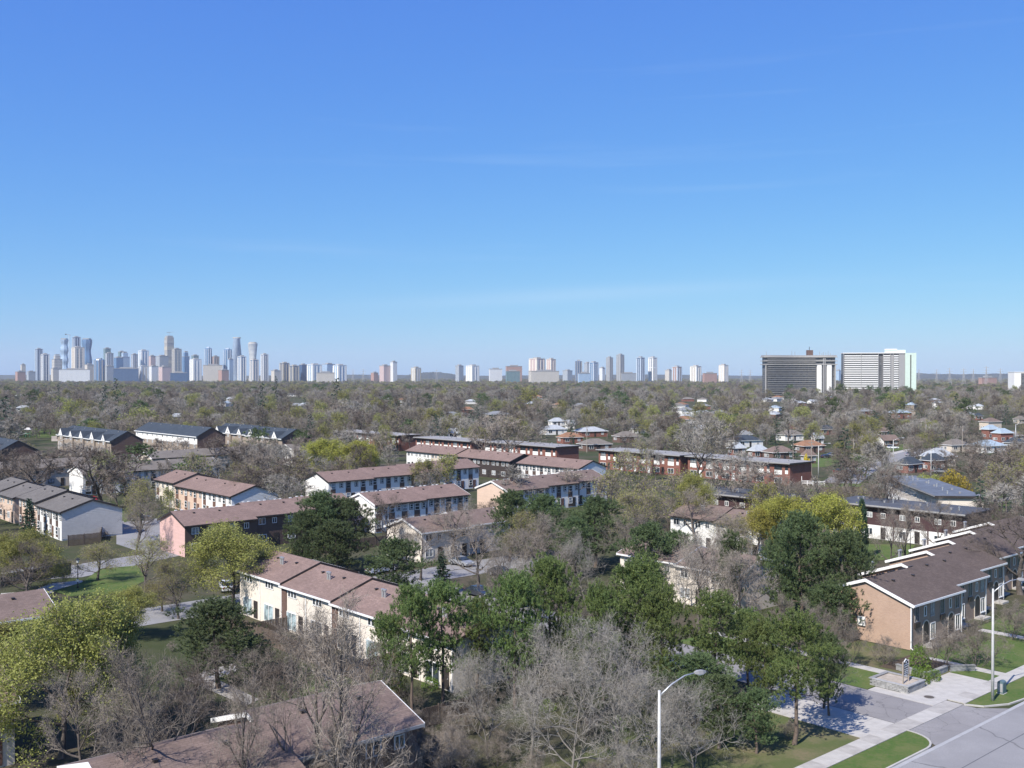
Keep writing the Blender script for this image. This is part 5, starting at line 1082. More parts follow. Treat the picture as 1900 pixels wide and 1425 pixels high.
for lab, x0, x1, py, mt, kw in SKY: skytower(lab, x0, x1, py, mt, **kw)
x, _ = tower_loc(128, 136, 4500); ck = thing('tower_crane', 'tall construction crane beside the white-crowned tower', 'crane', (x, 4480, 0)); MB().tube([(0, 0, 0), (0, 0, 208)], 1.1, 4).obj('mast', MT['trimwhite'], ck); MB().tube([(-14, 0, 212), (8, 0, 206)], 0.9, 4).obj('jib', MT['trimgrey'], ck); MB().box(-16, -2, 208, -12, 2, 213).obj('counterweight', MT['blackmetal'], ck)
# transmission pylons on the skyline
for k, (px, d, hh) in enumerate(((655, 3300, 52), (674, 3400, 54), (1705, 3000, 50), (1738, 3000, 50), (1762, 2700, 52), (1788, 2700, 50), (1806, 3100, 52), (1830, 2500, 54), (1856, 2900, 52), (1376, 3300, 50), (1392, 3300, 50), (810, 3500, 52))):
    x, y = atd(px, d); p = thing('power_pylon', 'thin grey lattice power pylon on the horizon', 'pylon', (x, y, 0), 0, 'power pylons')
    m = MB()
    for sx_, sy_ in ((-1, -1), (1, -1), (1, 1), (-1, 1)): m.tube([(sx_ * 4.5, sy_ * 4.5, 0), (sx_ * 1.2, sy_ * 1.2, hh * 0.6), (0, 0, hh)], 0.38, 3)
    for z in (0.15, 0.3, 0.45, 0.6): m.tube([(-4.5 * (1 - z), -4.5 * (1 - z), hh * z), (4.5 * (1 - z), 4.5 * (1 - z), hh * (z + 0.1))], 0.28, 3)
    m.obj('lattice', MT['trimgrey'], p)
    for z, w in ((0.68, 8), (0.80, 9), (0.92, 6.5)): MB().tube([(-w, 0, hh * z), (w, 0, hh * z)], 0.4, 3).obj('cross_arm', MT['trimgrey'], p)
# ------------------------------------------------------------------ street furniture
def street_lamp(label, x, y, h=10.4, arm=(0.62, -0.78), L=2.9, mat='poleconc', r=0.15):
    o = thing('street_lamp', label, 'street lamp', (x, y, 0), math.atan2(arm[1], arm[0]), 'street lamps')
    MB().tube([(0, 0, -0.2), (0, 0, h * 0.5), (0, 0, h)], [r, r * 0.78, r * 0.55], 12).obj('pole', MT[mat], o, smooth=True)
    for z in (1.9, 2.05): MB().tube([(0, 0, z), (0, 0, z + 0.06)], r * 1.03, 12).obj('strap', MT['trimgrey'], o)
    MB().tube([(0, 0, h - 0.35), (L * 0.35, 0, h + 0.25), (L * 0.7, 0, h + 0.62), (L, 0, h + 0.68)], [0.06, 0.05, 0.045, 0.04], 8).obj('arm', MT['metal'], o, smooth=True)
    hd = MB(); hd.v = []
    for xx, w, z0, z1 in ((L - 0.08, 0.07, 0.62, 0.74), (L + 0.2, 0.15, 0.56, 0.80), (L + 0.55, 0.17, 0.54, 0.78), (L + 0.85, 0.08, 0.58, 0.70)): hd.v += [(xx, -w, h + z0), (xx, w, h + z0), (xx, w * 0.7, h + z1), (xx, -w * 0.7, h + z1)]
    for i in range(3):
        for k in range(4): hd.f.append((i*4 + k, i*4 + (k+1) % 4, i*4 + 4 + (k+1) % 4, i*4 + 4 + k)); hd.m.append(0)
    hd.f += [(3, 2, 1, 0), (12, 13, 14, 15)]; hd.m += [0, 0]; q = hd.obj('lamp_head', MT['trimgrey'], o); MB().box(L + 0.22, -0.12, h + 0.50, L + 0.6, 0.12, h + 0.555).obj('lens', MT['lampglass'], q); return o
x, y = uv(49.05, 41.2); street_lamp('concrete street lamp rising before the gnarled bare trees', *atd(1224, 63.6), arm=(0.85, 0.5))
street_lamp('concrete street lamp on the grass verge by the utility box', *at(1844, 1303), arm=(0.95, 0.32))
for i, (px, d, h, lab) in enumerate(((1843 - 185, 335, 9, 'wooden-armed street lamp by the brown gabled bungalow'), (1728, 292, 9, 'street lamp in front of the slate-roofed red brick house'), (1519, 300, 9.5, 'street lamp at the end of the flat brick row'), (1885, 420, 10, 'curved street lamp by the taupe roof'), (109, 322, 9.5, 'street lamp before the stone cross-gabled row'))):
    street_lamp(lab, *atd(px, d), h=h, arm=(1, 0.1) if i != 4 else (1, 0.3), r=0.17, mat='metal' if i == 3 else 'poleconc')
def utility_pole(label, px, d, h=10.5):
    x, y = atd(px, d); o = thing('utility_pole', label, 'utility pole', (x, y, 0), R(20), 'utility poles'); MB().tube([(0, 0, -0.2), (0, 0, h)], [0.17, 0.11], 8).obj('pole', MT['woodpole'], o)
    MB().box(-1.1, -0.06, h - 0.7, 1.1, 0.06, h - 0.55).obj('cross_arm', MT['woodpole'], o)
    for q in (-0.95, -0.4, 0.4, 0.95): MB().tube([(q, 0, h - 0.55), (q, 0, h - 0.38)], 0.05, 5).obj('insulator', MT['trimgrey'], o)
    MB().tube([(0.28, 0, h - 2.2), (0.28, 0, h - 1.4)], 0.18, 8).obj('transformer', MT['trimgrey'], o); return o
for px, d, lab in ((1472, 345, 'utility pole behind the flat brick row, beside the taupe bungalow'), (1506, 308, 'tall pale utility pole beside the orange-brown bungalow'), (1584, 318, 'white utility pole beside the tall spruce'), (1600, 335, 'thin utility pole past the tall spruce'),
                   (1749, 520, 'utility pole among bare trees under the lime tree'), (1752, 500, 'utility pole close to another under the lime tree'), (1786, 400, 'short stout utility pole by the dark bare trees'), (1718, 440, 'utility pole beyond the dark bare trees'), (1089, 400, 'utility pole in front of the pale bungalows'),
                   (1247, 640, 'utility pole near the lone pale bungalow'), (1166, 520, 'utility pole before the two-tone bungalow'), (1694, 560, 'utility pole beside the pale blue-grey house'), (757, 640, 'utility pole in the grey woods'), (636, 1000, 'far utility pole before the office blocks'), (467, 1000, 'far utility pole below the curving towers'), (294, 1000, 'far utility pole below the banded tower'), (97, 1000, 'far utility pole below the dark blue tower')):
    utility_pole(lab, px, d, 10.5 if d < 900 else 17)
# green utility box on the verge
x, y = at(1861, 1289); ub = thing('utility_box', 'dark green utility box on the verge beside the lamp', 'utility box', (x, y, 0.09), ROT_U)
n = 8; prof = [(-0.28, 0)] + [(0.28 * math.cos(math.pi - math.pi * i / n), 1.0 + 0.2 * math.sin(math.pi * i / n)) for i in range(n + 1)] + [(0.28, 0)]
MB().prism_x(list(reversed(prof)), -0.35, 0.35).obj('body', MT['utility'], ub); MB().box(-0.42, -0.34, -0.05, 0.42, 0.34, 0.03).obj('base', MT['concrete'], ub); MB().box(-0.36, -0.22, 0.15, -0.353, 0.22, 0.95).obj('door', MT['trimgrey'], ub)
# manhole cover
x, y = at(1726, 1296); mh = thing('manhole_cover', 'round rusty manhole cover in the pale concrete pad', 'manhole', (x, y, 0.061)); MB().tube([(0, 0, -0.02), (0, 0, 0.014)], 0.44, 20).obj('cover', MT['iron'], mh)
rgm = MB()
for k in range(24):
    a, b = 2 * math.pi * k / 24, 2 * math.pi * (k + 1) / 24; rgm.quad([(0.45 * math.cos(a), 0.45 * math.sin(a), 0.01), (0.56 * math.cos(a), 0.56 * math.sin(a), 0.01), (0.56 * math.cos(b), 0.56 * math.sin(b), 0.01), (0.45 * math.cos(b), 0.45 * math.sin(b), 0.01)])
rgm.obj('rim', MT['concold'], mh)
# stone planter with the estate sign
x, y = uv(91.6, 47.3); pl = thing('stone_planter', 'raised grey stone planter at the drive entrance', 'planter', (x, y, 0.05), ROT_U)
PW, PD, PH = 3.3, 3.9, 0.62; rs = random.Random(2); stn = {}
def stone(L, loc, rz):
    L = round(L * 10) / 10
    if L not in stn: stn[L] = MB().prism_z([(0.012, 0), (L - 0.012, 0), (L - 0.03, -0.03), (0.03, -0.03)][::-1] if False else [(0.012, 0.0), (0.03, -0.04), (L - 0.03, -0.04), (L - 0.012, 0.0), (L - 0.012, 0.2), (0.012, 0.2)], 0.008, 0.147).mesh('stone', MT['stone'])
    return link('stone', stn[L], pl, loc, rz)
for c in range(4):
    for side, LL in ((0, PW), (1, PD), (2, PW), (3, PD)):
        p = 0.0 + (0.2 if c % 2 else 0)
        while p < LL - 0.15:
            L = min(rs.choice([0.4, 0.5, 0.6]), LL - p)
            if L < 0.2: break
            z = c * 0.155
            if side == 0: stone(L, (p, 0, z), 0)
            elif side == 1: stone(L, (0, PD - p, z), -math.pi / 2)
            elif side == 2: stone(L, (PW - p, PD, z), math.pi)
            else: stone(L, (PW, p, z), math.pi / 2)
            p += L
for a in ((-0.08, -0.08, PW + 0.08, 0.3), (-0.08, PD - 0.3, PW + 0.08, PD + 0.08), (-0.08, 0.305, 0.3, PD - 0.305), (PW - 0.3, 0.305, PW + 0.08, PD - 0.305)): MB().box(a[0], a[1], 0.622, a[2], a[3], 0.70).obj('coping', MT['stone'], pl)
MB().box(0.21, 0.21, 0.0, PW - 0.21, PD - 0.21, 0.58).obj('soil', MT['soil'], pl)
x, y = uv(93.1, 48.3); sg = thing('estate_sign', 'dark sign board with white lettering on two posts in the planter', 'sign', (x, y, 0.6), ROT_U + R(4))
for q in (-0.62, 0.62): MB().box(q - 0.06, -0.06, 0.0, q + 0.06, 0.06, 2.1).obj('post', MT['woodpole'], sg)
def signplate(name, pts, y0, y1, mat):
    return MB().prism_z([(a, b) for a, b in pts], y0, y1).obj(name, mat, sg)
def vplate(name, pts, y0, y1, mat):      # upright plate from (x,z) outline
    m = MB(); k = len(pts); m.v = [(a, y0, b) for a, b in pts] + [(a, y1, b) for a, b in pts]; m.f = [tuple(range(k)), tuple(reversed(range(k, 2*k)))] + [(i, k + i, k + (i+1) % k, (i+1) % k) for i in range(k)]; m.m = [0] * len(m.f); return m.obj(name, mat, sg)
vplate('board', [(-0.55, 0.75), (0.55, 0.75), (0.55, 2.0), (0, 2.3), (-0.55, 2.0)], -0.03, 0.03, MT['trimwhite'])
vplate('panel', [(-0.48, 0.83), (0.48, 0.83), (0.48, 1.7), (-0.48, 1.7)], -0.04, -0.033, MT['blackmetal']); vplate('panel', [(-0.48, 1.8), (0.48, 1.8), (0.48, 1.96), (0, 2.2), (-0.48, 1.96)], -0.04, -0.033, MT['blackmetal'])
vplate('emblem', [(-0.1, 1.86), (0.1, 1.86), (0.12, 2.0), (0, 2.08), (-0.12, 2.0)], -0.046, -0.042, MT['trimwhite'])
for z, segs in ((1.5, ((-0.40, -0.12), (-0.04, 0.16), (0.22, 0.42))), (1.27, ((-0.42, -0.2), (-0.1, 0.38))), (1.08, ((-0.36, -0.05), (0.04, 0.40))), (0.91, ((-0.40, 0.1), (0.18, 0.36)))):
    for a, b in segs: vplate('lettering', [(a, z), (b, z), (b, z + 0.1), (a, z + 0.1)], -0.046, -0.042, MT['trimwhite'])
# low stone walls of the beds by the sign
def low_wall(label, u0, v0, u1, v1, h=0.55):
    x, y = uv(u0, v0); L = math.hypot(u1 - u0, v1 - v0); o = thing('stone_wall', label, 'wall', (x, y, 0), ROT_U + math.atan2(v1 - v0, u1 - u0), 'low stone bed walls'); r2 = random.Random(int(u0 * 7)); 
    for c in range(3):
        p = 0
        while p < L - 0.2:
            l = min(r2.choice([0.45, 0.6, 0.75]), L - p); MB().box(p + 0.01, -0.16 + r2.uniform(-0.015, 0.015), c * h / 3, p + l - 0.01, 0.16, (c + 1) * h / 3 - 0.012).obj('stone', MT['stone'], o); p += l
    MB().box(-0.03, -0.2, h, L + 0.03, 0.2, h + 0.09).obj('coping', MT['stone'], o); return o
low_wall('low stone bed wall along the far side of the concrete pad', 97.8, 48.4, 101.7, 48.4); low_wall('low stone bed wall by the verge end of the pad', 101.9, 48.2, 104.0, 46.6); low_wall('low stone bed wall returning to the brick row', 97.7, 48.6, 98.4, 52.0)
sheet('planting_bed', strip(98.0, 48.7, 104.5, 53.8), MT['mulch'], 0.06)
# low black hoop rail by the shrubs
x, y = uv(96.6, 48.6); hr = thing('hoop_rail', 'low black metal hoop rail round the shrubs', 'railing', (x, y, 0.04), ROT_U)
for k in range(4): MB().tube([(k * 0.9, 0, 0), (k * 0.9, 0, 0.5)], 0.025, 5).obj('post', MT['blackmetal'], hr)
MB().tube([(0, 0, 0.48), (2.7, 0, 0.48)], 0.022, 5).obj('rail', MT['blackmetal'], hr)
# ------------------------------------------------------------------ fences
def fence(label, pts, h=1.8, mat='fence', rails=True):
    p0 = pts[0]; o = thing('board_fence', label, 'fence', (p0[0], p0[1], 0), 0, 'board fences'); m = MB(); r2 = random.Random(int(p0[0] * 5))
    for a, b in zip(pts[:-1], pts[1:]):
        L = math.hypot(b[0]-a[0], b[1]-a[1]); ca, sa = (b[0]-a[0]) / L, (b[1]-a[1]) / L; n = max(1, int(L / 2.4))
        for k in range(n + 1): MB().box(-0.05, -0.05, 0, 0.05, 0.05, h + 0.12).obj('post', MT[mat], o, (a[0] - p0[0] + ca * L * k / n, a[1] - p0[1] + sa * L * k / n, 0), math.atan2(sa, ca))
        q = 0.0
        while q < L:
            hh = h + r2.uniform(-0.04, 0.03); x0, y0 = a[0] - p0[0] + ca * q, a[1] - p0[1] + sa * q; x1, y1 = x0 + ca * 0.17, y0 + sa * 0.17; nx, ny = -sa * 0.025, ca * 0.025
            m.prism_z([(x0 - nx, y0 - ny), (x1 - nx, y1 - ny), (x1 + nx, y1 + ny), (x0 + nx, y0 + ny)], 0.05, hh); q += 0.21
    kind(m.obj('boards', MT[mat], o), 'stuff'); return o
G = lambda *p: [at(*q) for q in p]
fence('dark board fence before the yellow-green maple on the path', G((0, 1090), (60, 1080), (130, 1065)))
fence('brown board fence in front of the cream row patios', [uv(55.0, 118), uv(55.0, 98), uv(55.0, 78)])
fence('brown board fence dividing the first cream patio', [uv(55.2, 107), uv(59.5, 107)]); fence('brown board fence dividing the second cream patio', [uv(55.2, 96.5), uv(59.5, 96.5)]); fence('brown board fence dividing the third cream patio', [uv(55.2, 86), uv(59.5, 86)])
fence('grey board fence between the flat brick row and the drive', G((1520, 918), (1600, 917)), 1.9); fence('board fence below the lapped grey gable end', G((125, 1014), (185, 1008), (190, 990)), 1.9)
fence('board fence behind the dark pine clump', [uv(84, 150), uv(108, 150)], 1.8); fence('board fence past the large dark pine', G((1380, 1105), (1440, 1098)), 1.7)
fence('board fence under the foot of the tall twin pines', [uv(50, 70), uv(57, 70)], 1.7)
x, y = at(1488, 900); wf = thing('rail_fence', 'white three-rail fence at the brick end wall', 'fence', (x, y, 0), R(-25))
for k in range(5): MB().box(k * 1.5 - 0.07, -0.07, 0, k * 1.5 + 0.07, 0.07, 1.3 if k else 2.4).obj('post', MT['trimwhite'], wf)
for z in (0.4, 0.75, 1.1): MB().box(0.07, -0.03, z, 5.93, 0.03, z + 0.13).obj('rail', MT['trimwhite'], wf)
# ------------------------------------------------------------------ cars
_carm = {}
def car(label, x, y, rz, paint='carwhite', suv=False):
    o = thing('parked_car', label, 'car', (x, y, 0.03), rz, 'parked cars'); hh = 1.68 if suv else 1.42
    if (paint, suv) not in _carm:
        low = [(-2.25, 0.35), (2.2, 0.35), (2.28, 0.6), (2.15, 0.82), (1.1, 0.95), (-2.2 if suv else -1.4, 0.98), (-2.28, 0.85)]
        m = MB(); k = len(low)
        for w, f in ((-0.88, 1), (-0.8, 0)): pass
        m.v = [(a, -0.86, b) for a, b in low] + [(a, 0.86, b) for a, b in low]; m.f = [tuple(range(k)), tuple(reversed(range(k, 2*k)))] + [(i, k + i, k + (i+1) % k, (i+1) % k) for i in range(k)]; m.m = [0] * len(m.f)
        top = [(1.05, 0.95), (0.35, hh), (-1.5 if suv else -0.9, hh), (-2.18 if suv else -1.7, 0.97)]
        n = len(m.v); m.v += [(a, -0.82 if b < 1 else -0.66, b) for a, b in top] + [(a, 0.82 if b < 1 else 0.66, b) for a, b in top]; m.f += [(n+1, n+2, n+6, n+5)]; m.m += [0]
        g = MB(); g.v = [(a, (-0.82 if b < 1 else -0.66), b - (0.02 if b > 1 else 0)) for a, b in top] + [(a, (0.82 if b < 1 else 0.66), b - (0.02 if b > 1 else 0)) for a, b in top]; g.f = [(0, 3, 2, 1), (4, 5, 6, 7), (0, 1, 5, 4), (2, 3, 7, 6)]; g.m = [0] * 4
        pill = MB()
        for s in (-1, 1): pill.tube([(-0.55, s * 0.835, 0.96), (-0.6, s * 0.675, hh)], 0.05, 4)
        _carm[(paint, suv)] = (m.mesh('body', MT[paint]), g.mesh('windows', MT['glass']), pill.mesh('pillar', MT[paint]))
    a, b, c = _carm[(paint, suv)]; bo = link('body', a, o); link('windows', b, bo); link('pillar', c, bo)
    if 'wheel' not in _carm: _carm['wheel'] = (MB().tube([(0, -0.11, 0), (0, 0.11, 0)], 0.33, 14).mesh('wheel', MT['rubber']), MB().tube([(0, -0.115, 0), (0, 0.115, 0)], 0.2, 10).mesh('rim', MT['rim']))
    for xx in (-1.38, 1.42):
        for s in (-1, 1): w = link('wheel', _carm['wheel'][0], o, (xx, s * 0.8, 0.33)); link('rim', _carm['wheel'][1], w)
    for s in (-1, 1): MB().box(2.18, s * 0.62 - 0.16, 0.6, 2.27, s * 0.62 + 0.16, 0.76).obj('headlight', MT['lampglass'], o); MB().box(-2.29, s * 0.64 - 0.14, 0.68, -2.22, s * 0.64 + 0.14, 0.86).obj('tail_light', MT['taillight'], o)
    return o
x, y = at(420, 1096); car('white sedan parked below the budding maple at the cream row', x, y, ROT_U + R(70))
x, y = at(1657, 833); car('white estate car on the far street lawn edge', x, y, R(5), 'carwhite', True)
x, y = at(1534, 850); car('dark car beside the forsythia and brown garage', x, y, R(20), 'cardark'); x, y = at(1545, 847); car('silver car in the drive past the forsythia', x, y, R(10), 'carsilver')
x, y = at(258, 966); car('dark suv under bare twigs near the lapped grey gable', x, y, R(15), 'cardark', True)
x, y = at(705, 1064); car('white car half hidden beside the dark pine clump', x, y, ROT_U, 'carwhite'); x, y = at(735, 1058); car('dark car in the court by the dark pine clump', x, y, ROT_U, 'cardark')
x, y = at(1745, 878); car('silver car at the white garage of the slate house', x, y, R(0), 'carsilver')
x, y = at(1002, 1062); car('silver car behind the grey bare trees in the court', x, y, ROT_U, 'carsilver', True); x, y = at(930, 1070); car('dark car under bare trees in the court', x, y, ROT_V, 'cardark')
for i, (u_, v_, rz_, pt, sv, lab) in enumerate(((88.6, 100, ROT_V, 'carsilver', True, 'silver suv on the drive behind the cream row'), (88.6, 107, ROT_V, 'cardark', False, 'dark sedan on the drive behind the cream row'), (76.5, 125.8, ROT_V, 'carwhite', True, 'white suv nosed in at the court end'), (79.3, 125.8, ROT_V, 'cardark', False, 'dark sedan beside the white suv in the court'),
        (101, 126.2, ROT_V, 'carsilver', False, 'silver sedan at the far end of the court'), (35, 128, ROT_U, 'cardark', False, 'dark sedan on the lane below the small lawn'), (48, 128, ROT_U, 'carwhite', False, 'white sedan on the lane below the small lawn'))):
    x, y = uv(u_, v_); car(lab, x, y, rz_, pt, sv)
for px_, py_, pt, lab in ((1690, 846, 'carsilver', 'silver car rolling on the far residential street'), (1790, 831, 'cardark', 'dark car parked on the far residential street'), (1560, 878, 'carred', 'maroon car at the street corner by the flat brick row')):
    x, y = at(px_, py_); car(lab, x, y, R(28), pt)
x, y = at(695, 1046); bb = thing('recycling_bin', 'blue recycling bin in the shade of the pine clump', 'bin', (x, y, 0), ROT_U); MB().prism_z([(-0.35, -0.35), (0.35, -0.35), (0.35, 0.35), (-0.35, 0.35)], 0.08, 1.0).obj('body', MT['blue'], bb); MB().box(-0.38, -0.38, 1.0, 0.38, 0.42, 1.1).obj('lid', MT['blue'], bb)
for s in (-0.28, 0.28): MB().tube([(s - 0.04, 0.3, 0.1), (s + 0.04, 0.3, 0.1)], 0.1, 8).obj('wheel', MT['rubber'], bb)
# black park lamp on the lawn
x, y = at(143, 1092); pk = thing('park_lamp', 'black lantern post on the small green lawn', 'lamp post', (x, y, 0)); MB().tube([(0, 0, 0), (0, 0, 0.35), (0, 0, 0.4), (0, 0, 3.6)], [0.13, 0.12, 0.06, 0.05], 8).obj('post', MT['blackmetal'], pk); MB().tube([(0, 0, 3.6), (0, 0, 4.05)], [0.13, 0.2], 8).obj('lantern', MT['lampglass'], pk); MB().tube([(0, 0, 4.05), (0, 0, 4.1), (0, 0, 4.25)], [0.34, 0.32, 0.05], 8).obj('cap', MT['blackmetal'], pk)
MB().box(-0.16, -0.16, 0.9, 0.16, -0.055, 1.25).obj('notice', MT['trimwhite'], pk)
# second lantern by the birch
x, y = at(1690, 1030); pk = thing('park_lamp', 'black lantern post by the white birch and plum-brown row', 'lamp post', (x, y, 0)); MB().tube([(0, 0, 0), (0, 0, 3.8)], [0.09, 0.05], 8).obj('post', MT['blackmetal'], pk); MB().tube([(0, 0, 3.8), (0, 0, 4.2)], [0.13, 0.2], 8).obj('lantern', MT['lampglass'], pk); MB().tube([(0, 0, 4.2), (0, 0, 4.4)], [0.33, 0.05], 8).obj('cap', MT['blackmetal'], pk)
# red parasol
x, y = atd(173, 232); um = thing('patio_umbrella', 'red patio parasol below the white gable', 'umbrella', (x, y, 0)); MB().tube([(0, 0, 0), (0, 0, 2.7)], 0.035, 6).obj('pole', MT['trimwhite'], um)
m = MB(); m.v = [(0, 0, 2.75)] + [(1.5 * math.cos(math.pi * k / 4), 1.5 * math.sin(math.pi * k / 4), 2.1) for k in range(8)] + [(1.5 * math.cos(math.pi * k / 4), 1.5 * math.sin(math.pi * k / 4), 1.95) for k in range(8)]
m.f = [(0, 1 + k, 1 + (k+1) % 8) for k in range(8)] + [(1 + k, 9 + k, 9 + (k+1) % 8, 1 + (k+1) % 8) for k in range(8)]; m.m = [0] * 16; m.obj('canopy', MT['red'], um)
# playground tower with slide
x, y = at(52, 811); pg = thing('playground_slide', 'small green playground tower with white roof and slide', 'slide', (x, y, 0.05), R(10))
for a in (-1, 1):
    for b in (-1, 1): MB().tube([(a, b, 0), (a, b, 3.6)], 0.09, 6).obj('post', MT['green'], pg)
MB().box(-1.0, -1.0, 1.6, 1.0, 1.0, 1.75).obj('deck', MT['green'], pg)
m = MB(); m.v = [(-1.6, -1.6, 3.6), (1.6, -1.6, 3.6), (1.6, 1.6, 3.6), (-1.6, 1.6, 3.6), (0, 0, 5.0)]; m.f = [(0,1,4), (1,2,4), (2,3,4), (3,0,4), (3,2,1,0)]; m.m = [0] * 5; m.obj('roof', MT['trimwhite'], pg)
m = MB(); m.quad([(-1.0, -0.4, 1.75), (-1.0, 0.4, 1.75), (-5.0, 0.4, 0.3), (-5.0, -0.4, 0.3)])
for s in (-0.4, 0.4): m.quad([(-1.0, s, 1.75), (-5.0, s, 0.3), (-5.0, s, 0.65), (-1.0, s, 2.1)])
m.obj('chute', MT['trimwhite'], pg)
for k, (px, py, lab) in enumerate(((30, 800, 'first picnic bench by the playground'), )):
    x, y = at(px + 60, py + 6); o = thing('park_bench', 'wooden park bench on the playground lawn', 'bench', (x, y, 0.05)); MB().box(-0.9, -0.25, 0.42, 0.9, 0.25, 0.48).obj('seat', MT['woodpole'], o); MB().box(-0.9, 0.22, 0.55, 0.9, 0.28, 0.95).obj('backrest', MT['woodpole'], o)
    for s in (-0.75, 0.75): MB().box(s - 0.05, -0.22, 0, s + 0.05, 0.26, 0.42).obj('leg', MT['blackmetal'], o)
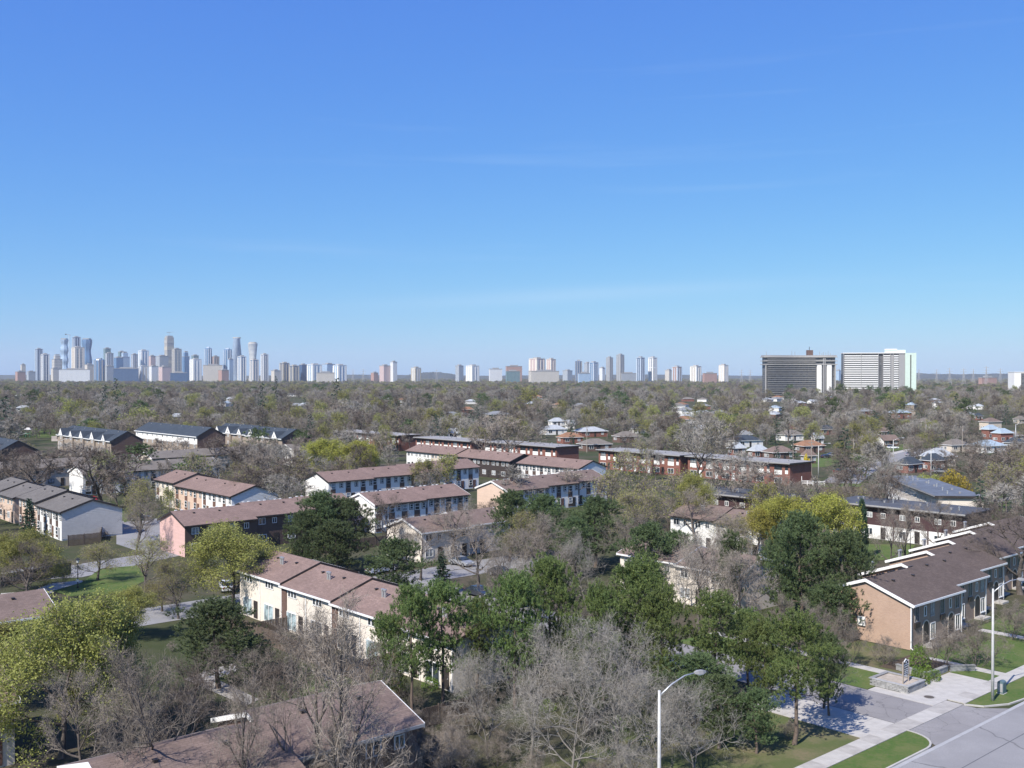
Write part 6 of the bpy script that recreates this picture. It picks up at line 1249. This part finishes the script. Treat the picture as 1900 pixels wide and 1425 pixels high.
# ------------------------------------------------------------------ trees placed from the photograph: kind, px, distance, top row, crown width px, label
NEAR = [
 ('bud', 110, 80, 1108, 260, 'big yellow-green maple beside the brown-roofed row'), ('bud', 10, 92, 1150, 180, 'yellow-green maple crowding behind the big one'),
 ('bud', 190, 84, 1120, 150, 'yellow-green maple leaning into the big one'),
 ('bud', 50, 141, 985, 130, 'round yellow-green maple by the dark board fence'), ('bud', 430, 131, 972, 185, 'spreading yellow-green maple over the white sedan'), ('budthin', 330, 126, 1035, 90, 'thin budding tree beside the small lawn'),
 ('budthin', 268, 142, 1000, 110, 'sparse budding tree over the drive'), ('budthin', 180, 150, 1005, 100, 'sparse budding tree near the black lantern post'), ('bud', 235, 116, 1090, 110, 'young budding tree by the lawn path'),
 ('budthin', 300, 130, 1075, 80, 'slim budding tree between drive and lawn'),
 ('pine', 405, 98, 1112, 190, 'low dark spreading pine over the concrete path'), ('pine', 470, 101, 1180, 90, 'dark pine crowding the low spreading one'),
 ('pinetall', 765, 87, 1085, 130, 'tall-trunked pine, first of the twins before the cream row'), ('pinetall', 822, 89, 1078, 130, 'tall-trunked pine, second of the twins before the cream row'), ('pinelit', 720, 90, 1140, 80, 'smaller pine beside the twin pines'),
 ('pinelit', 955, 92, 1062, 120, 'bushy green pine behind the gnarled trees'), ('pinelit', 1020, 97, 1032, 130, 'bushy green pine with peaked top'), ('pinelit', 1180, 97, 1030, 150, 'broad green pine at the heart of the pine group'), ('pinelit', 1225, 93, 1085, 110, 'low green pine leaning by the broad one'),
 ('pinelit', 1120, 94, 1080, 100, 'green pine filling between the broad pines'), ('pinetall', 1325, 94, 1098, 150, 'dark-stemmed green pine beside the entrance drive'), ('pinelit', 1390, 99, 1130, 90, 'slim green pine near the entrance drive'), ('pinetall', 1475, 83, 1135, 165, 'lone layered pine casting shade on the sidewalk'), ('pine', 1540, 90, 1175, 80, 'short pine behind the layered one'),
 ('pinelit', 1420, 91, 1148, 90, 'green pine between the entrance drive and the layered one'), ('pinelit', 885, 98, 1110, 90, 'green pine between the twins and the bushy group'), ('bare', 1530, 92, 1180, 100, 'bare tree casting branch shadows on the entrance drive'), ('gnarl', 1225, 75, 1235, 190, 'wide low gnarled tree reaching round the lamp pole'), ('gnarl', 905, 80, 1200, 150, 'gnarled tree under the twin pines'),
 ('pine', 1335, 82, 1255, 110, 'low pine added for shade beside the gnarled trees and sidewalk'), ('pine', 1405, 81, 1280, 95, 'low pine added for shade at the foot of the layered one'),  # low pines added to make the open grass here read as shaded
 ('pine', 1300, 88, 1215, 140, 'shaded pine under the green pine group'), ('pine', 1090, 88, 1200, 120, 'shaded pine behind the gnarled grey trees'),
 ('pine', 1490, 122, 950, 140, 'large dark pine before the brick gable'), ('pine', 1570, 119, 985, 130, 'large dark pine shading the brick gable wall'), ('pine', 1450, 127, 1010, 90, 'dark pine on the court side of the large pines'), ('pine', 1545, 116, 1080, 110, 'low dark pine at the foot of the large pines'),
 ('pine', 590, 158, 912, 110, 'dark pine of the clump before the white strip row'), ('pine', 645, 160, 925, 110, 'second dark pine of the clump'), ('pine', 560, 155, 950, 80, 'small dark pine on the clump edge'), ('pine', 620, 152, 965, 110, 'low dark pine in front of the clump'),
 ('pine', 945, 165, 910, 100, 'round dark pine below the peach gable'), ('pine', 1010, 162, 918, 100, 'round dark pine beside the peach gable pine'), ('pine', 1105, 160, 922, 120, 'dark pine below the white party wall'), ('pine', 1065, 152, 960, 90, 'low dark pine among bare trees'),
 ('pine', 1205, 138, 970, 110, 'flat-topped pine above the broad pine group'), ('pine', 1255, 140, 985, 80, 'pine beside the flat-topped one'), ('pine', 1352, 128, 985, 70, 'small pine among pale bare trees'),
 ('spruce', 820, 140, 1025, 36, 'narrow young spruce beside the court'), ('cedar', 1600, 168, 925, 22, 'slim columnar cedar at the plum-brown row'),
 ('vase', 638, 64, 1095, 230, 'tall bare tree with straight trunk before the brown roof'), ('bare', 590, 66, 1110, 230, 'leaning bare tree before the brown roof'), ('bare', 300, 64, 1185, 240, 'bare tree with spread limbs over the brown roof'), ('vase', 225, 69, 1215, 150, 'slender bare tree by the maple trunk'),
 ('gnarl', 1150, 78, 1150, 250, 'pale gnarled tree filling the space before the lamp'), ('gnarl', 985, 80, 1165, 210, 'pale gnarled tree beside the twin pines'), ('gnarl', 1060, 74, 1215, 230, 'low pale gnarled tree with dense twigs'), ('gnarl', 1290, 76, 1255, 170, 'low gnarled tree reaching over the sidewalk'), 
 ('dark', 540, 82, 1150, 190, 'twiggy bare tree between the brown roof and the cream row'), ('bare', 470, 84, 1205, 150, 'twiggy bare tree next to the low spreading pine'), ('bare', 690, 80, 1170, 150, 'bare tree against the cream wall'), ('dark', 330, 74, 1210, 170, 'dark bare tree by the maple'), ('stems', 330, 88, 1250, 130, 'leafless thicket in the shade of the low pine'), ('bare', 150, 72, 1240, 170, 'bare tree rising over the brown roof step'),
 ('stems', 640, 67, 1345, 160, 'grey leafless shrub along the brown roof eave'), ('stems', 560, 66, 1375, 130, 'dense leafless shrub at the roof corner'), ('stems', 730, 70, 1350, 120, 'leafless shrub by the white corner post'), ('stems', 830, 74, 1330, 120, 'leafless shrub on the dry slope'), ('stems', 480, 65, 1390, 120, 'low leafless shrub under the brown eave'),
 ('stems', 1505, 107, 1110, 110, 'purplish leafless shrub by the brick gable'), ('stems', 1570, 105, 1125, 90, 'purplish leafless shrub against the brick gable'), ('stems', 1445, 110, 1100, 90, 'leafless shrub under the large dark pine'), ('stems', 1640, 106, 1180, 70, 'low leafless shrub on the lawn by the brick gable'),
 ('stems', 1750, 103.5, 1150, 100, 'many-stemmed small tree in the stone bed'), ('stems', 1815, 105, 1145, 110, 'second many-stemmed small tree in the stone bed'), ('stems', 1880, 116, 1110, 90, 'leafless shrub by the arched doors'), ('bush', 1708, 104, 1195, 40, 'brownish upright shrub at the brick corner'),
 ('bush', 1712, 99.6, 1241, 30, 'yellow-green low shrub behind the sign'), ('bush', 1735, 100.5, 1245, 26, 'yellow-green low shrub by the hoop rail'), ('bush', 1702, 101.5, 1240, 22, 'small yellow-green shrub at the sign post'),
 ('dark', 1895, 140, 905, 190, 'large dark bare tree over the brick row'), ('dark', 1830, 168, 925, 120, 'dark bare tree behind the stepped brown roof'), ('vase', 1682, 152, 930, 80, 'white-barked birch before the plum-brown row'),
 ('gnarl', 1320, 128, 985, 120, 'pale-trunked bare tree by the court'), ('gnarl', 1270, 132, 1010, 90, 'bare tree with light trunk beside the flat-topped pine'), ('bare', 890, 142, 965, 160, 'grey bare tree in the court, first of three'), ('bare', 1000, 138, 980, 150, 'grey bare tree in the court, second of three'), ('bare', 780, 150, 975, 120, 'grey bare tree by the narrow spruce'),
 ('dark', 715, 163, 915, 110, 'dark-limbed bare tree before the white strip row'), ('bare', 840, 168, 920, 130, 'grey bare tree beside the white strip row'), ('gnarl', 1000, 128, 1030, 130, 'pale bare tree behind the bushy pines'), ('gnarl', 1085, 135, 985, 100, 'pale bare tree by the flat-topped pine'),
 ('bare', 1150, 150, 955, 110, 'grey bare tree beyond the low dark pine'), ('bare', 930, 118, 1010, 110, 'grey bare tree rising over the bushy pine'),
 ('dark', 190, 228, 822, 170, 'large dark bare tree before the blank white gable'), ('dark', 235, 236, 835, 130, 'dark bare tree beside the blank white gable'), ('dark', 45, 245, 838, 130, 'dark bare tree beyond the lapped grey gable'), ('budthin', 262, 205, 890, 70, 'thin budding tree by the dark suv'), ('bud', 315, 205, 905, 45, 'small bright tree at the pale siding row'),
 ('budthin', 1175, 205, 838, 120, 'khaki budding tree before the flat brick row'), ('budthin', 1245, 190, 868, 120, 'khaki budding tree by the brown roof'), ('budthin', 1130, 195, 870, 100, 'khaki budding tree at the row end'), ('bud', 1290, 185, 880, 80, 'yellow-green tree beside the khaki ones'), ('budthin', 1200, 172, 905, 120, 'olive budding tree among grey twigs'),
 ('budfull', 1470, 166, 920, 110, 'bright yellow-green maple by the cedar'), ('budfull', 1545, 162, 917, 110, 'bright yellow-green maple before the plum-brown row'), ('budfull', 1405, 164, 945, 90, 'bright yellow-green maple next to the white row'), ('budthin', 1350, 160, 955, 80, 'thin yellowish tree before the white row'),
 ('bare', 1420, 205, 860, 170, 'grey bare tree before the flat brick end wall'), ('bare', 1340, 215, 850, 120, 'grey bare tree in front of the brick panels'), ('bare', 1290, 262, 770, 130, 'tall bare tree with forked crown before the bungalows'), ('bare', 1380, 245, 838, 100, 'bare tree with upright limbs at the flat brick row'),
 ('dark', 1590, 225, 850, 110, 'dark bare tree at the street corner'), ('gnarl', 1640, 215, 850, 100, 'pale-barked bare tree at the white row'), ('bare', 1560, 235, 870, 90, 'bare tree by the grey board fence'), ('dark', 1850, 232, 830, 160, 'dark bare tree over the broad pale roof'), ('dark', 1770, 255, 835, 90, 'dark bare tree beside the slate house'), ('spruce', 1820, 190, 890, 40, 'narrow spruce by the low white row'),
 ('olivebush', 1768, 235, 872, 70, 'large orange-olive shrub behind the low white row'), ('limebush', 1725, 240, 880, 60, 'large lime shrub behind the low white row'), ('forsythia', 1497, 300, 842, 16, 'yellow forsythia at the brown garage'),
 ('spruce', 1568, 300, 795, 44, 'tall dark spruce at the street corner'), ('spruce', 1471, 300, 815, 30, 'spruce behind the flat brick row'), ('spruce', 1442, 305, 825, 22, 'small spruce behind the flat brick row'), ('spruce', 1061, 355, 781, 18, 'slender spruce before the pale bungalows'),
 ('pine', 255, 275, 822, 80, 'dark pine beside the stone cross-gabled row'), ('pine', 355, 262, 850, 75, 'dark pine behind the pale siding row'), ('pine', 480, 340, 793, 60, 'dark pine before the slate rows'), ('pine', 560, 345, 797, 45, 'dark pine at the slate row end'),
 ('budfull', 615, 290, 815, 90, 'large bright yellow-green maple, first of two'), ('budfull', 675, 285, 818, 80, 'large bright yellow-green maple, second of two'), ('bud', 795, 255, 850, 60, 'yellow-green maple before the beige row'), ('bud', 830, 262, 842, 60, 'yellow-green maple by the two-tone row'),
 ('dark', 430, 262, 825, 110, 'dark bare tree beside the pale siding gable'), ('dark', 520, 235, 845, 120, 'dark bare tree near the white gable'), ('bare', 540, 210, 880, 100, 'grey bare tree by the pale siding gable'), ('budthin', 560, 250, 845, 90, 'olive budding tree before the white gable'), ('dark', 480, 225, 860, 110, 'dark bare tree behind the pink row'),
 ('bare', 900, 320, 775, 110, 'grey bare tree standing over the flat brick roofs'), ('bare', 950, 330, 768, 110, 'grey bare tree beside the brown dark unit'), ('vase', 960, 225, 862, 80, 'bare tree before the dark brown unit'), ('bare', 1070, 235, 868, 80, 'bare tree behind the peach gable row'), ('bare', 790, 225, 870, 80, 'bare tree in front of the stepping white row'),
 ('dark', 120, 300, 828, 80, 'dark bare tree before the stone cross-gabled row'), ('bare', 165, 312, 818, 90, 'grey bare tree before the stone cross gables'), ('dark', 300, 330, 812, 80, 'dark bare tree below the white-topped slate row'), ('bare', 345, 325, 812, 80, 'grey bare tree below the white-topped slate row'), ('dark', 400, 318, 808, 80, 'dark bare tree before the twin-dormer slate row'), ('bare', 455, 312, 812, 80, 'grey bare tree by the dark pine at the slate rows'), ('dark', 20, 290, 832, 80, 'dark bare tree before the broad brick gable'),
 ('bare', 1655, 150, 940, 80, 'grey bare tree before the white ground floor of the plum-brown row'), ('bare', 1745, 160, 925, 95, 'grey bare tree at the plum-brown row end'), ('dark', 1640, 195, 868, 100, 'dark bare tree over the low white row'), ('bare', 1500, 192, 885, 110, 'grey bare tree by the plum-brown row and maples'), ('bare', 1290, 176, 905, 110, 'grey bare tree above the brown-roofed white row'),
 ('vase', 470, 63, 1255, 150, 'slender bare tree veiling the brown roof'),
 # larger singles further off
 ('bud', 637, 620, 724, 34, 'round lime tree beside dark spruces'), ('bud', 696, 560, 738, 44, 'broad lime tree in the grey woods'), ('bud', 800, 480, 757, 40, 'lime tree past the flat roofs'), ('bud', 700, 440, 766, 26, 'slim lime tree behind the flat brick roof'), ('bud', 983, 640, 719, 60, 'lime tree far in the woods'), ('bud', 1105, 560, 743, 40, 'round lime tree before the far spruce'),
 ('bud', 1208, 480, 751, 40, 'bright lime tree next to the lone pale bungalow'), ('bud', 1296, 560, 746, 50, 'broad lime tree behind the lone pale bungalow'), ('bud', 1385, 600, 741, 40, 'lime tree towards the dark slab'), ('bud', 1666, 640, 727, 50, 'large round lime tree at the pale green end wall'), ('bud', 1598, 480, 768, 32, 'lime tree by the dark evergreens'), ('bud', 1485, 500, 754, 50, 'lime tree behind the taupe bungalow'),
 ('spruce', 1623, 470, 762, 30, 'dark evergreen next to the lime tree'), ('spruce', 1652, 450, 766, 22, 'blue-green spruce before the pale blue-grey house'), ('pine', 1790, 520, 738, 44, 'dark evergreen mass over the slate roof'), ('spruce', 1775, 560, 730, 26, 'tall dark spruce in the evergreen mass'), ('spruce', 10, 430, 735, 46, 'dark spruce at the wood edge by the playground'),
 ('spruce', 487, 560, 710, 24, 'tall dark spruce in the woods below the curving towers'), ('spruce', 512, 760, 698, 16, 'dark spruce breaking the horizon below the offices'), ('spruce', 625, 640, 702, 30, 'dark spruce pair in the woods'), ('spruce', 215, 640, 702, 24, 'dark spruce above the white-topped slate row'), ('spruce', 195, 620, 714, 30, 'dark spruce in the woods by the stone row'), ('spruce', 108, 640, 714, 16, 'slim dark spruce past the playground'),
 ('bud', 255, 470, 755, 70, 'soft green willow above the white-topped slate row'), ('bud', 130, 520, 740, 50, 'soft green willow past the playground'), ('pine', 170, 440, 776, 50, 'dark evergreen hedge tree behind the stone row'),
 ('pine', 1560, 900, 712, 26, 'dark pine between the two apartment slabs'), ('pine', 1630, 900, 718, 20, 'dark pine before the white slab'), ('pine', 1645, 950, 717, 18, 'second dark pine before the white slab'), ('pine', 1588, 920, 720, 22, 'dark pine at the white slab foot'),
]
for kd, px, d, top, wpx, lab in NEAR:
    x, y = atd(px, d); h = CAM_H - (top - HORIZON) / FPX * d; w = wpx / FPX * d * (0.98 if 'pine' in kd and d < 130 else 1.0)
    key = kd if d < 190 or kd + '1' not in PROTO else kd + '1'
    plant(key, x, y, max(h, 1.2), w, lab)
# ------------------------------------------------------------------ fill trees among the houses, kept off roofs and drives and out of open views
KEEP = [(1570,1030,1900,1425), (1400,1200,1900,1425), (290,940,560,1010), (0,900,215,1020), (270,870,515,945), (560,880,935,925), (665,910,830,1000), (715,825,1125,880), (900,885,1170,935), (440,1030,730,1200), (1640,880,1810,940), (1600,930,1800,1010), (1660,835,1790,880), (80,785,420,835), (1060,835,1520,895),
        (120,865,200,930), (80,855,150,900), (560,1250,790,1420), (1500,840,1700,900), (100,1040,330,1110), (200,1110,480,1150), (740,805,1060,845), (20,795,160,820), (1255,768,1306,780), (1000,785,1140,825), (1440,798,1545,840), (1650,757,1700,775), (1825,785,1900,830), (1800,775,1870,800), (230,780,420,850), (440,788,560,815)]
KEEP += [(b[0], b[2] - 9, b[1], b[2] + 7) for b in BUNG] + FARB
def blocked(x, y, h, w):
    if in_house(x, y, w * 0.22 + 0.8): return True
    u, v = to_uv(x, y)
    if 81.5 < u < 92 and v < 131: return True
    if 70 < u < 113 and 117 < v < 130: return True
    if v < 57: return True
    x0, y1 = to_px(x, y, h * 0.25); _, y0 = to_px(x, y, h); hw = w / 2 / y * FPX; a, b = x0 - hw, x0 + hw
    for k0, k1, k2, k3 in KEEP:
        ox, oy = min(b, k2) - max(a, k0), min(y1, k3) - max(y0, k1)
        if ox > 0 and oy > 0:
            # only trees standing in front of the kept feature hide it: its own ground row lies above the tree's foot
            foot_row = HORIZON + FPX * CAM_H / y
            if foot_row > k3 - 4 and ox * oy > 0.22 * (b - a) * (y1 - y0): return True
    return False
def where(x, y):
    u, v = to_uv(x, y)
    if y > 330 and x > 0.02 * y: return 'among the bungalows'
    if v > 400: return 'in the grey woods beyond the slate rows'
    if u > 252: return 'behind the flat-roofed brick rows'
    if v > 310: return 'around the slate-roofed rows'
    if u > 180: return 'between the flat brick rows and the white rows'
    if v > 215: return 'between the taupe-roofed rows'
    if v > 150: return 'among the white and pink gabled rows'
    return 'in the courts round the cream row'
STOP = set('with and of by the a an in behind beside before between at under on from over below above past among to half partly along its near deep just second beyond directly showing standing lying tucked sunk rising'.split())
def near(x, y):                              # the nearest house row or bungalow, in its own words
    d, lab = min(((x - a) ** 2 + (y - b) ** 2, l) for a, b, l in NEARBY)
    if d > 45 ** 2: return where(x, y)
    w_ = lab.replace(',', '').split()[:8]
    while w_[-1] in STOP: w_.pop()
    return 'near the ' + ' '.join(w_)
rf_ = random.Random(99); cnt = {}
LIM = {'bare': 105, 'dark': 50, 'vase': 28, 'bud': 60, 'budthin': 50, 'pine': 25, 'spruce': 30}
size_w = lambda h: 'tall' if h > 12 else ('low' if h < 8.5 else 'middling')
cand = []; SPILL = []
yy = 105.0
while yy < 560:
    stepd = 9.0 if yy < 300 else 11.0; half = yy * 0.53
    xx = -half
    while xx < half: cand.append((xx + rf_.uniform(-4.5, 4.5), yy + rf_.uniform(-4.5, 4.5))); xx += stepd
    yy += stepd
cand.sort(key=lambda p: p[1])
for x, y in cand:
    if y < 100: continue
    wood = to_uv(x, y)[1] > 400 or y > 430
    kd = rf_.choices(['bare', 'dark', 'vase', 'bud', 'budthin', 'pine', 'spruce'], [44, 17, 12, 12, 13, 4, 6 if wood else 2])[0]
    h = rf_.uniform(9, 15) if wood else rf_.uniform(7, 12); w = h * (0.45 if kd == 'spruce' else rf_.uniform(0.75, 0.98))
    if blocked(x, y, h, w): continue
    if any(abs(x - a) < 30 and (x - a) ** 2 + (y - b) ** 2 < ((r + w / 2) * 0.52) ** 2 for a, b, r in TREES): continue
    key = kd if y < 190 or kd + '1' not in PROTO else kd + '1'
    if rf_.random() < 0.12 and not wood: continue
    if cnt.get(kd, 0) >= LIM[kd]:
        SPILL.append((x, y, h, w, kd)); TREES.append((x, y, w / 2)); continue
    plant(key, x, y, h, w, ' '.join(f'{size_w(h)} {KINDS[kd][1]} {near(x, y)}'.split()[:16]), group=KINDS[kd][3] + ' ' + near(x, y)); cnt[kd] = cnt.get(kd, 0) + 1
print('fill trees', cnt, len(TREES))
# leafless and green shrubs along walls and fences
for k in range(70):
    u, v = rf_.uniform(40, 200), rf_.uniform(60, 230); x, y = uv(u, v)
    if abs(x) > 0.52 * y or in_house(x, y, 0.6) or y > 260 or (81.5 < u < 92 and v < 131) or (70 < u < 113 and 117 < v < 130): continue
    kd = rf_.choice(['stems', 'stems', 'bush']); h = rf_.uniform(1.2, 2.6) if kd == 'stems' else rf_.uniform(0.7, 1.3)
    plant(kd, x, y, h, h * rf_.uniform(1.0, 1.6), ' '.join(f'small {KINDS[kd][1]} {near(x, y)}'.split()[:16]), group=KINDS[kd][3] + ' ' + near(x, y))
# undergrowth on the slopes round the brown-roofed row, the cream row and the pines
for k in range(95):
    u, v = rf_.uniform(26, 82), rf_.uniform(45.5, 76); x, y = uv(u, v)
    if in_house(x, y, 0.9) or (u > 76.5 and v < 57) or abs(x) > 0.55 * y: continue
    if v < 53 and u > 56 and rf_.random() < 0.55: continue
    kd = rf_.choices(['stems', 'gnarl', 'bush', 'pine'], [62, 6, 22, 6])[0]; h = {'stems': rf_.uniform(1.6, 3.4), 'gnarl': rf_.uniform(3.5, 6), 'bush': rf_.uniform(0.7, 1.4), 'pine': rf_.uniform(2.5, 5)}[kd]
    nm_ = {'stems': 'grey leafless undergrowth shrub on the slope by the brown-roofed row', 'gnarl': 'young pale gnarled tree in the thicket by the pines', 'bush': 'green undergrowth shrub in the thicket by the pines', 'pine': 'young dark pine in the thicket by the pines'}[kd]
    spot = 'before the eave of the brown-roofed row' if v < 58 and u < 46 else ('under the gnarled trees by the sidewalk' if v < 58 else ('between the brown-roofed row and the cream row' if u < 58 else 'under the green pine group'))
    nm_ = ('tall ' if h > 2.5 else 'low ') + {'stems': 'grey leafless undergrowth shrub', 'gnarl': 'young pale gnarled tree', 'bush': 'green undergrowth shrub', 'pine': 'young dark pine'}[kd] + ' ' + spot
    plant(kd, x, y, h, h * rf_.uniform(0.95, 1.4), nm_, group='thicket ' + spot)
# ------------------------------------------------------------------ the far woods: beyond the 300 largest trees of a kind, one mass
def forest(name, label, pts, keys):
    rng = np.random.default_rng(5); n = len(pts); me = bpy.data.meshes.new(name); me.vertices.add(n); me.vertices.foreach_set('co', np.asarray([p[:3] for p in pts], np.float32).ravel())
    for nm, ty, arr in (('tree_rot', 'FLOAT_VECTOR', np.stack([np.zeros(n), np.zeros(n), rng.uniform(0, 6.283, n)], 1)), ('tree_scale', 'FLOAT_VECTOR', np.asarray([p[3] for p in pts])), ):
        at_ = me.attributes.new(nm, ty, 'POINT'); at_.data.foreach_set('vector', np.asarray(arr, np.float32).ravel())
    ai = me.attributes.new('tree_kind', 'INT', 'POINT'); ai.data.foreach_set('value', np.asarray([p[4] for p in pts], np.int32))
    o = link(name, me); kind(o, 'stuff', label); ng = bpy.data.node_groups.new(name, 'GeometryNodeTree')
    ng.interface.new_socket('Geometry', in_out='INPUT', socket_type='NodeSocketGeometry'); ng.interface.new_socket('Geometry', in_out='OUTPUT', socket_type='NodeSocketGeometry')
    N = ng.nodes; L_ = ng.links; gi = N.new('NodeGroupInput'); go = N.new('NodeGroupOutput'); ip = N.new('GeometryNodeInstanceOnPoints'); jn = N.new('GeometryNodeJoinGeometry'); ip.inputs['Pick Instance'].default_value = True
    for me_ in reversed(keys):
        po = bpy.data.objects.new('woodland_tree', me_); oi = N.new('GeometryNodeObjectInfo'); oi.inputs['Object'].default_value = po; oi.inputs['As Instance'].default_value = True; L_.new(oi.outputs['Geometry'], jn.inputs[0])
    def attr(nm, ty): a = N.new('GeometryNodeInputNamedAttribute'); a.data_type = ty; a.inputs['Name'].default_value = nm; return a.outputs[0]
    L_.new(gi.outputs[0], ip.inputs['Points']); L_.new(jn.outputs[0], ip.inputs['Instance']); L_.new(attr('tree_kind', 'INT'), ip.inputs['Instance Index'])
    L_.new(attr('tree_rot', 'FLOAT_VECTOR'), ip.inputs['Rotation']); L_.new(attr('tree_scale', 'FLOAT_VECTOR'), ip.inputs['Scale']); L_.new(ip.outputs[0], go.inputs[0])
    md = o.modifiers.new('instances', 'NODES'); md.node_group = ng; return o
def merged(key, i):                          # trunk and crown of a light tree in one mesh
    tm, cm, h, w = PROTO[key][i]
    def arr(m): v = np.empty(len(m.vertices) * 3, np.float32); m.vertices.foreach_get('co', v); t = np.empty(len(m.polygons) * 3, np.int32); m.polygons.foreach_get('vertices', t) if False else m.loops.foreach_get('vertex_index', t); k = np.empty(len(m.polygons), np.int32); m.polygons.foreach_get('material_index', k); return v.reshape(-1, 3), t.reshape(-1, 3), k
    a, b = arr(tm), arr(cm); return mesh_np('woodland_tree', np.concatenate([a[0], b[0]]), np.concatenate([a[1], b[1] + len(a[0])]), list(tm.materials) + list(cm.materials), np.concatenate([a[2], b[2] + 1]))
def lowtree(seed, mats, leafy):              # very light crowns for trees over a kilometre away
    rng = np.random.default_rng(seed); tr, cr = TB(), TB(); cr.rng = rng
    t, c, p = grow_tree(seed, 12, 4.8, 0.2, 8, 0.25, (4, 4, 4), tw=0.17, twl=1.6, sub=5, lod=1)
    if leafy: leaf_out(c, p, 0.34, 1, 0.3, 0.9)
    V_ = np.concatenate(t.V + c.V); n0 = t.n; T_ = np.concatenate([np.concatenate(t.T), np.concatenate(c.T) + n0]); m_ = np.concatenate([np.concatenate(t.MI), np.concatenate(c.MI) + 1]); return mesh_np('woodland_tree', V_, T_, [MT['bark']] + mats, m_)
protos = [merged('bare1', 0), merged('bare1', 1), merged('dark1', 0), merged('vase1', 0), merged('bud1', 0), merged('budthin1', 0), merged('pine1', 0), merged('spruce1', 0), merged('bare1', 2)]
lows = [lowtree(301, [MT['twig']], 0), lowtree(302, [MT['twigdark']], 0), lowtree(303, [MT['twig'], MT['bud']], 1), lowtree(304, [MT['twig'], MT['budolive']], 1), merged('spruce1', 0), merged('pine1', 0)]
rw = random.Random(4); pts = [];
for x, y, h, w, kd in SPILL: k = {'bare': rw.choice([0, 1, 8]), 'dark': 2, 'vase': 3, 'bud': 4, 'budthin': 5, 'pine': 6, 'spruce': 7}[kd]; pts.append((x, y, 0, (w / 9.6, w / 9.6, h / 12), k))
TOWER_RECT = [(1405, 1550), (1558, 1700), (1870, 1900)]
for (y0, y1, st) in ((432, 800, 13.0), (800, 1350, 15.5)):
    yy = y0
    while yy < y1:
        half = yy * 0.56; xx = -half
        while xx < half:
            x, y = xx + rw.uniform(-5, 5), yy + rw.uniform(-5, 5); xx += st
            px = 950 + FPX * x / y
            if blocked(x, y, 12, 9) or rw.random() < 0.10: continue
            if y < 562 and any(abs(x - a) < 12 and (x - a) ** 2 + (y - b) ** 2 < 36 for a, b, r in TREES): continue
            if y > 1300 and any(a < px < b for a, b in TOWER_RECT): continue
            k = rw.choices(range(9), [22, 19, 13, 13, 7, 11, 4, 8, 14])[0]; s = rw.uniform(0.9, 1.5) * (0.9 if k == 7 else 1)
            pts.append((x, y, 0, (s * rw.uniform(0.9, 1.15), s * rw.uniform(0.9, 1.15), s * rw.uniform(0.9, 1.1)), k))
        yy += st
forest('woodland', 'grey leafless woods with green and dark trees reaching to the skyline', pts, protos); print('woods', len(pts))
pts = []; yy = 1350
while yy < 7000:
    st = 15 if yy < 2200 else (26 if yy < 4000 else 48); half = yy * 0.56; xx = -half
    while xx < half:
        x, y = xx + rw.uniform(-st / 2, st / 2), yy + rw.uniform(-st / 2, st / 2); xx += st
        if rw.random() < 0.14 + (0.3 if x > 0.36 * y else 0): continue
        k = rw.choices(range(6), [38, 25, 10, 15, 6, 6])[0]; s = rw.uniform(0.7, 1.15)
        pts.append((x, y, 0, (s * 1.15, s * 1.15, s * rw.uniform(0.85, 1.05)), k))
    yy += st
forest('distant_woodland', 'hazy grey-brown woods fading out below the skyline towers', pts, lows); print('far woods', len(pts))
# ------------------------------------------------------------------ air
hz, nt, b = newmat('haze'); nt.nodes.remove(b); pv = nt.nodes.new('ShaderNodeVolumePrincipled')
pv.inputs['Color'].default_value = (0.88, 0.94, 1.0, 1); pv.inputs['Density'].default_value = HAZE; pv.inputs['Anisotropy'].default_value = 0.0
nt.links.new(pv.outputs[0], nt.nodes['Material Output'].inputs['Volume'])
if HAZE > 0: kind(MB().box(-6500, -400, -1.0, 6500, 10600, 262).obj('haze', hz), 'stuff', 'thin pale blue haze over the whole landscape')
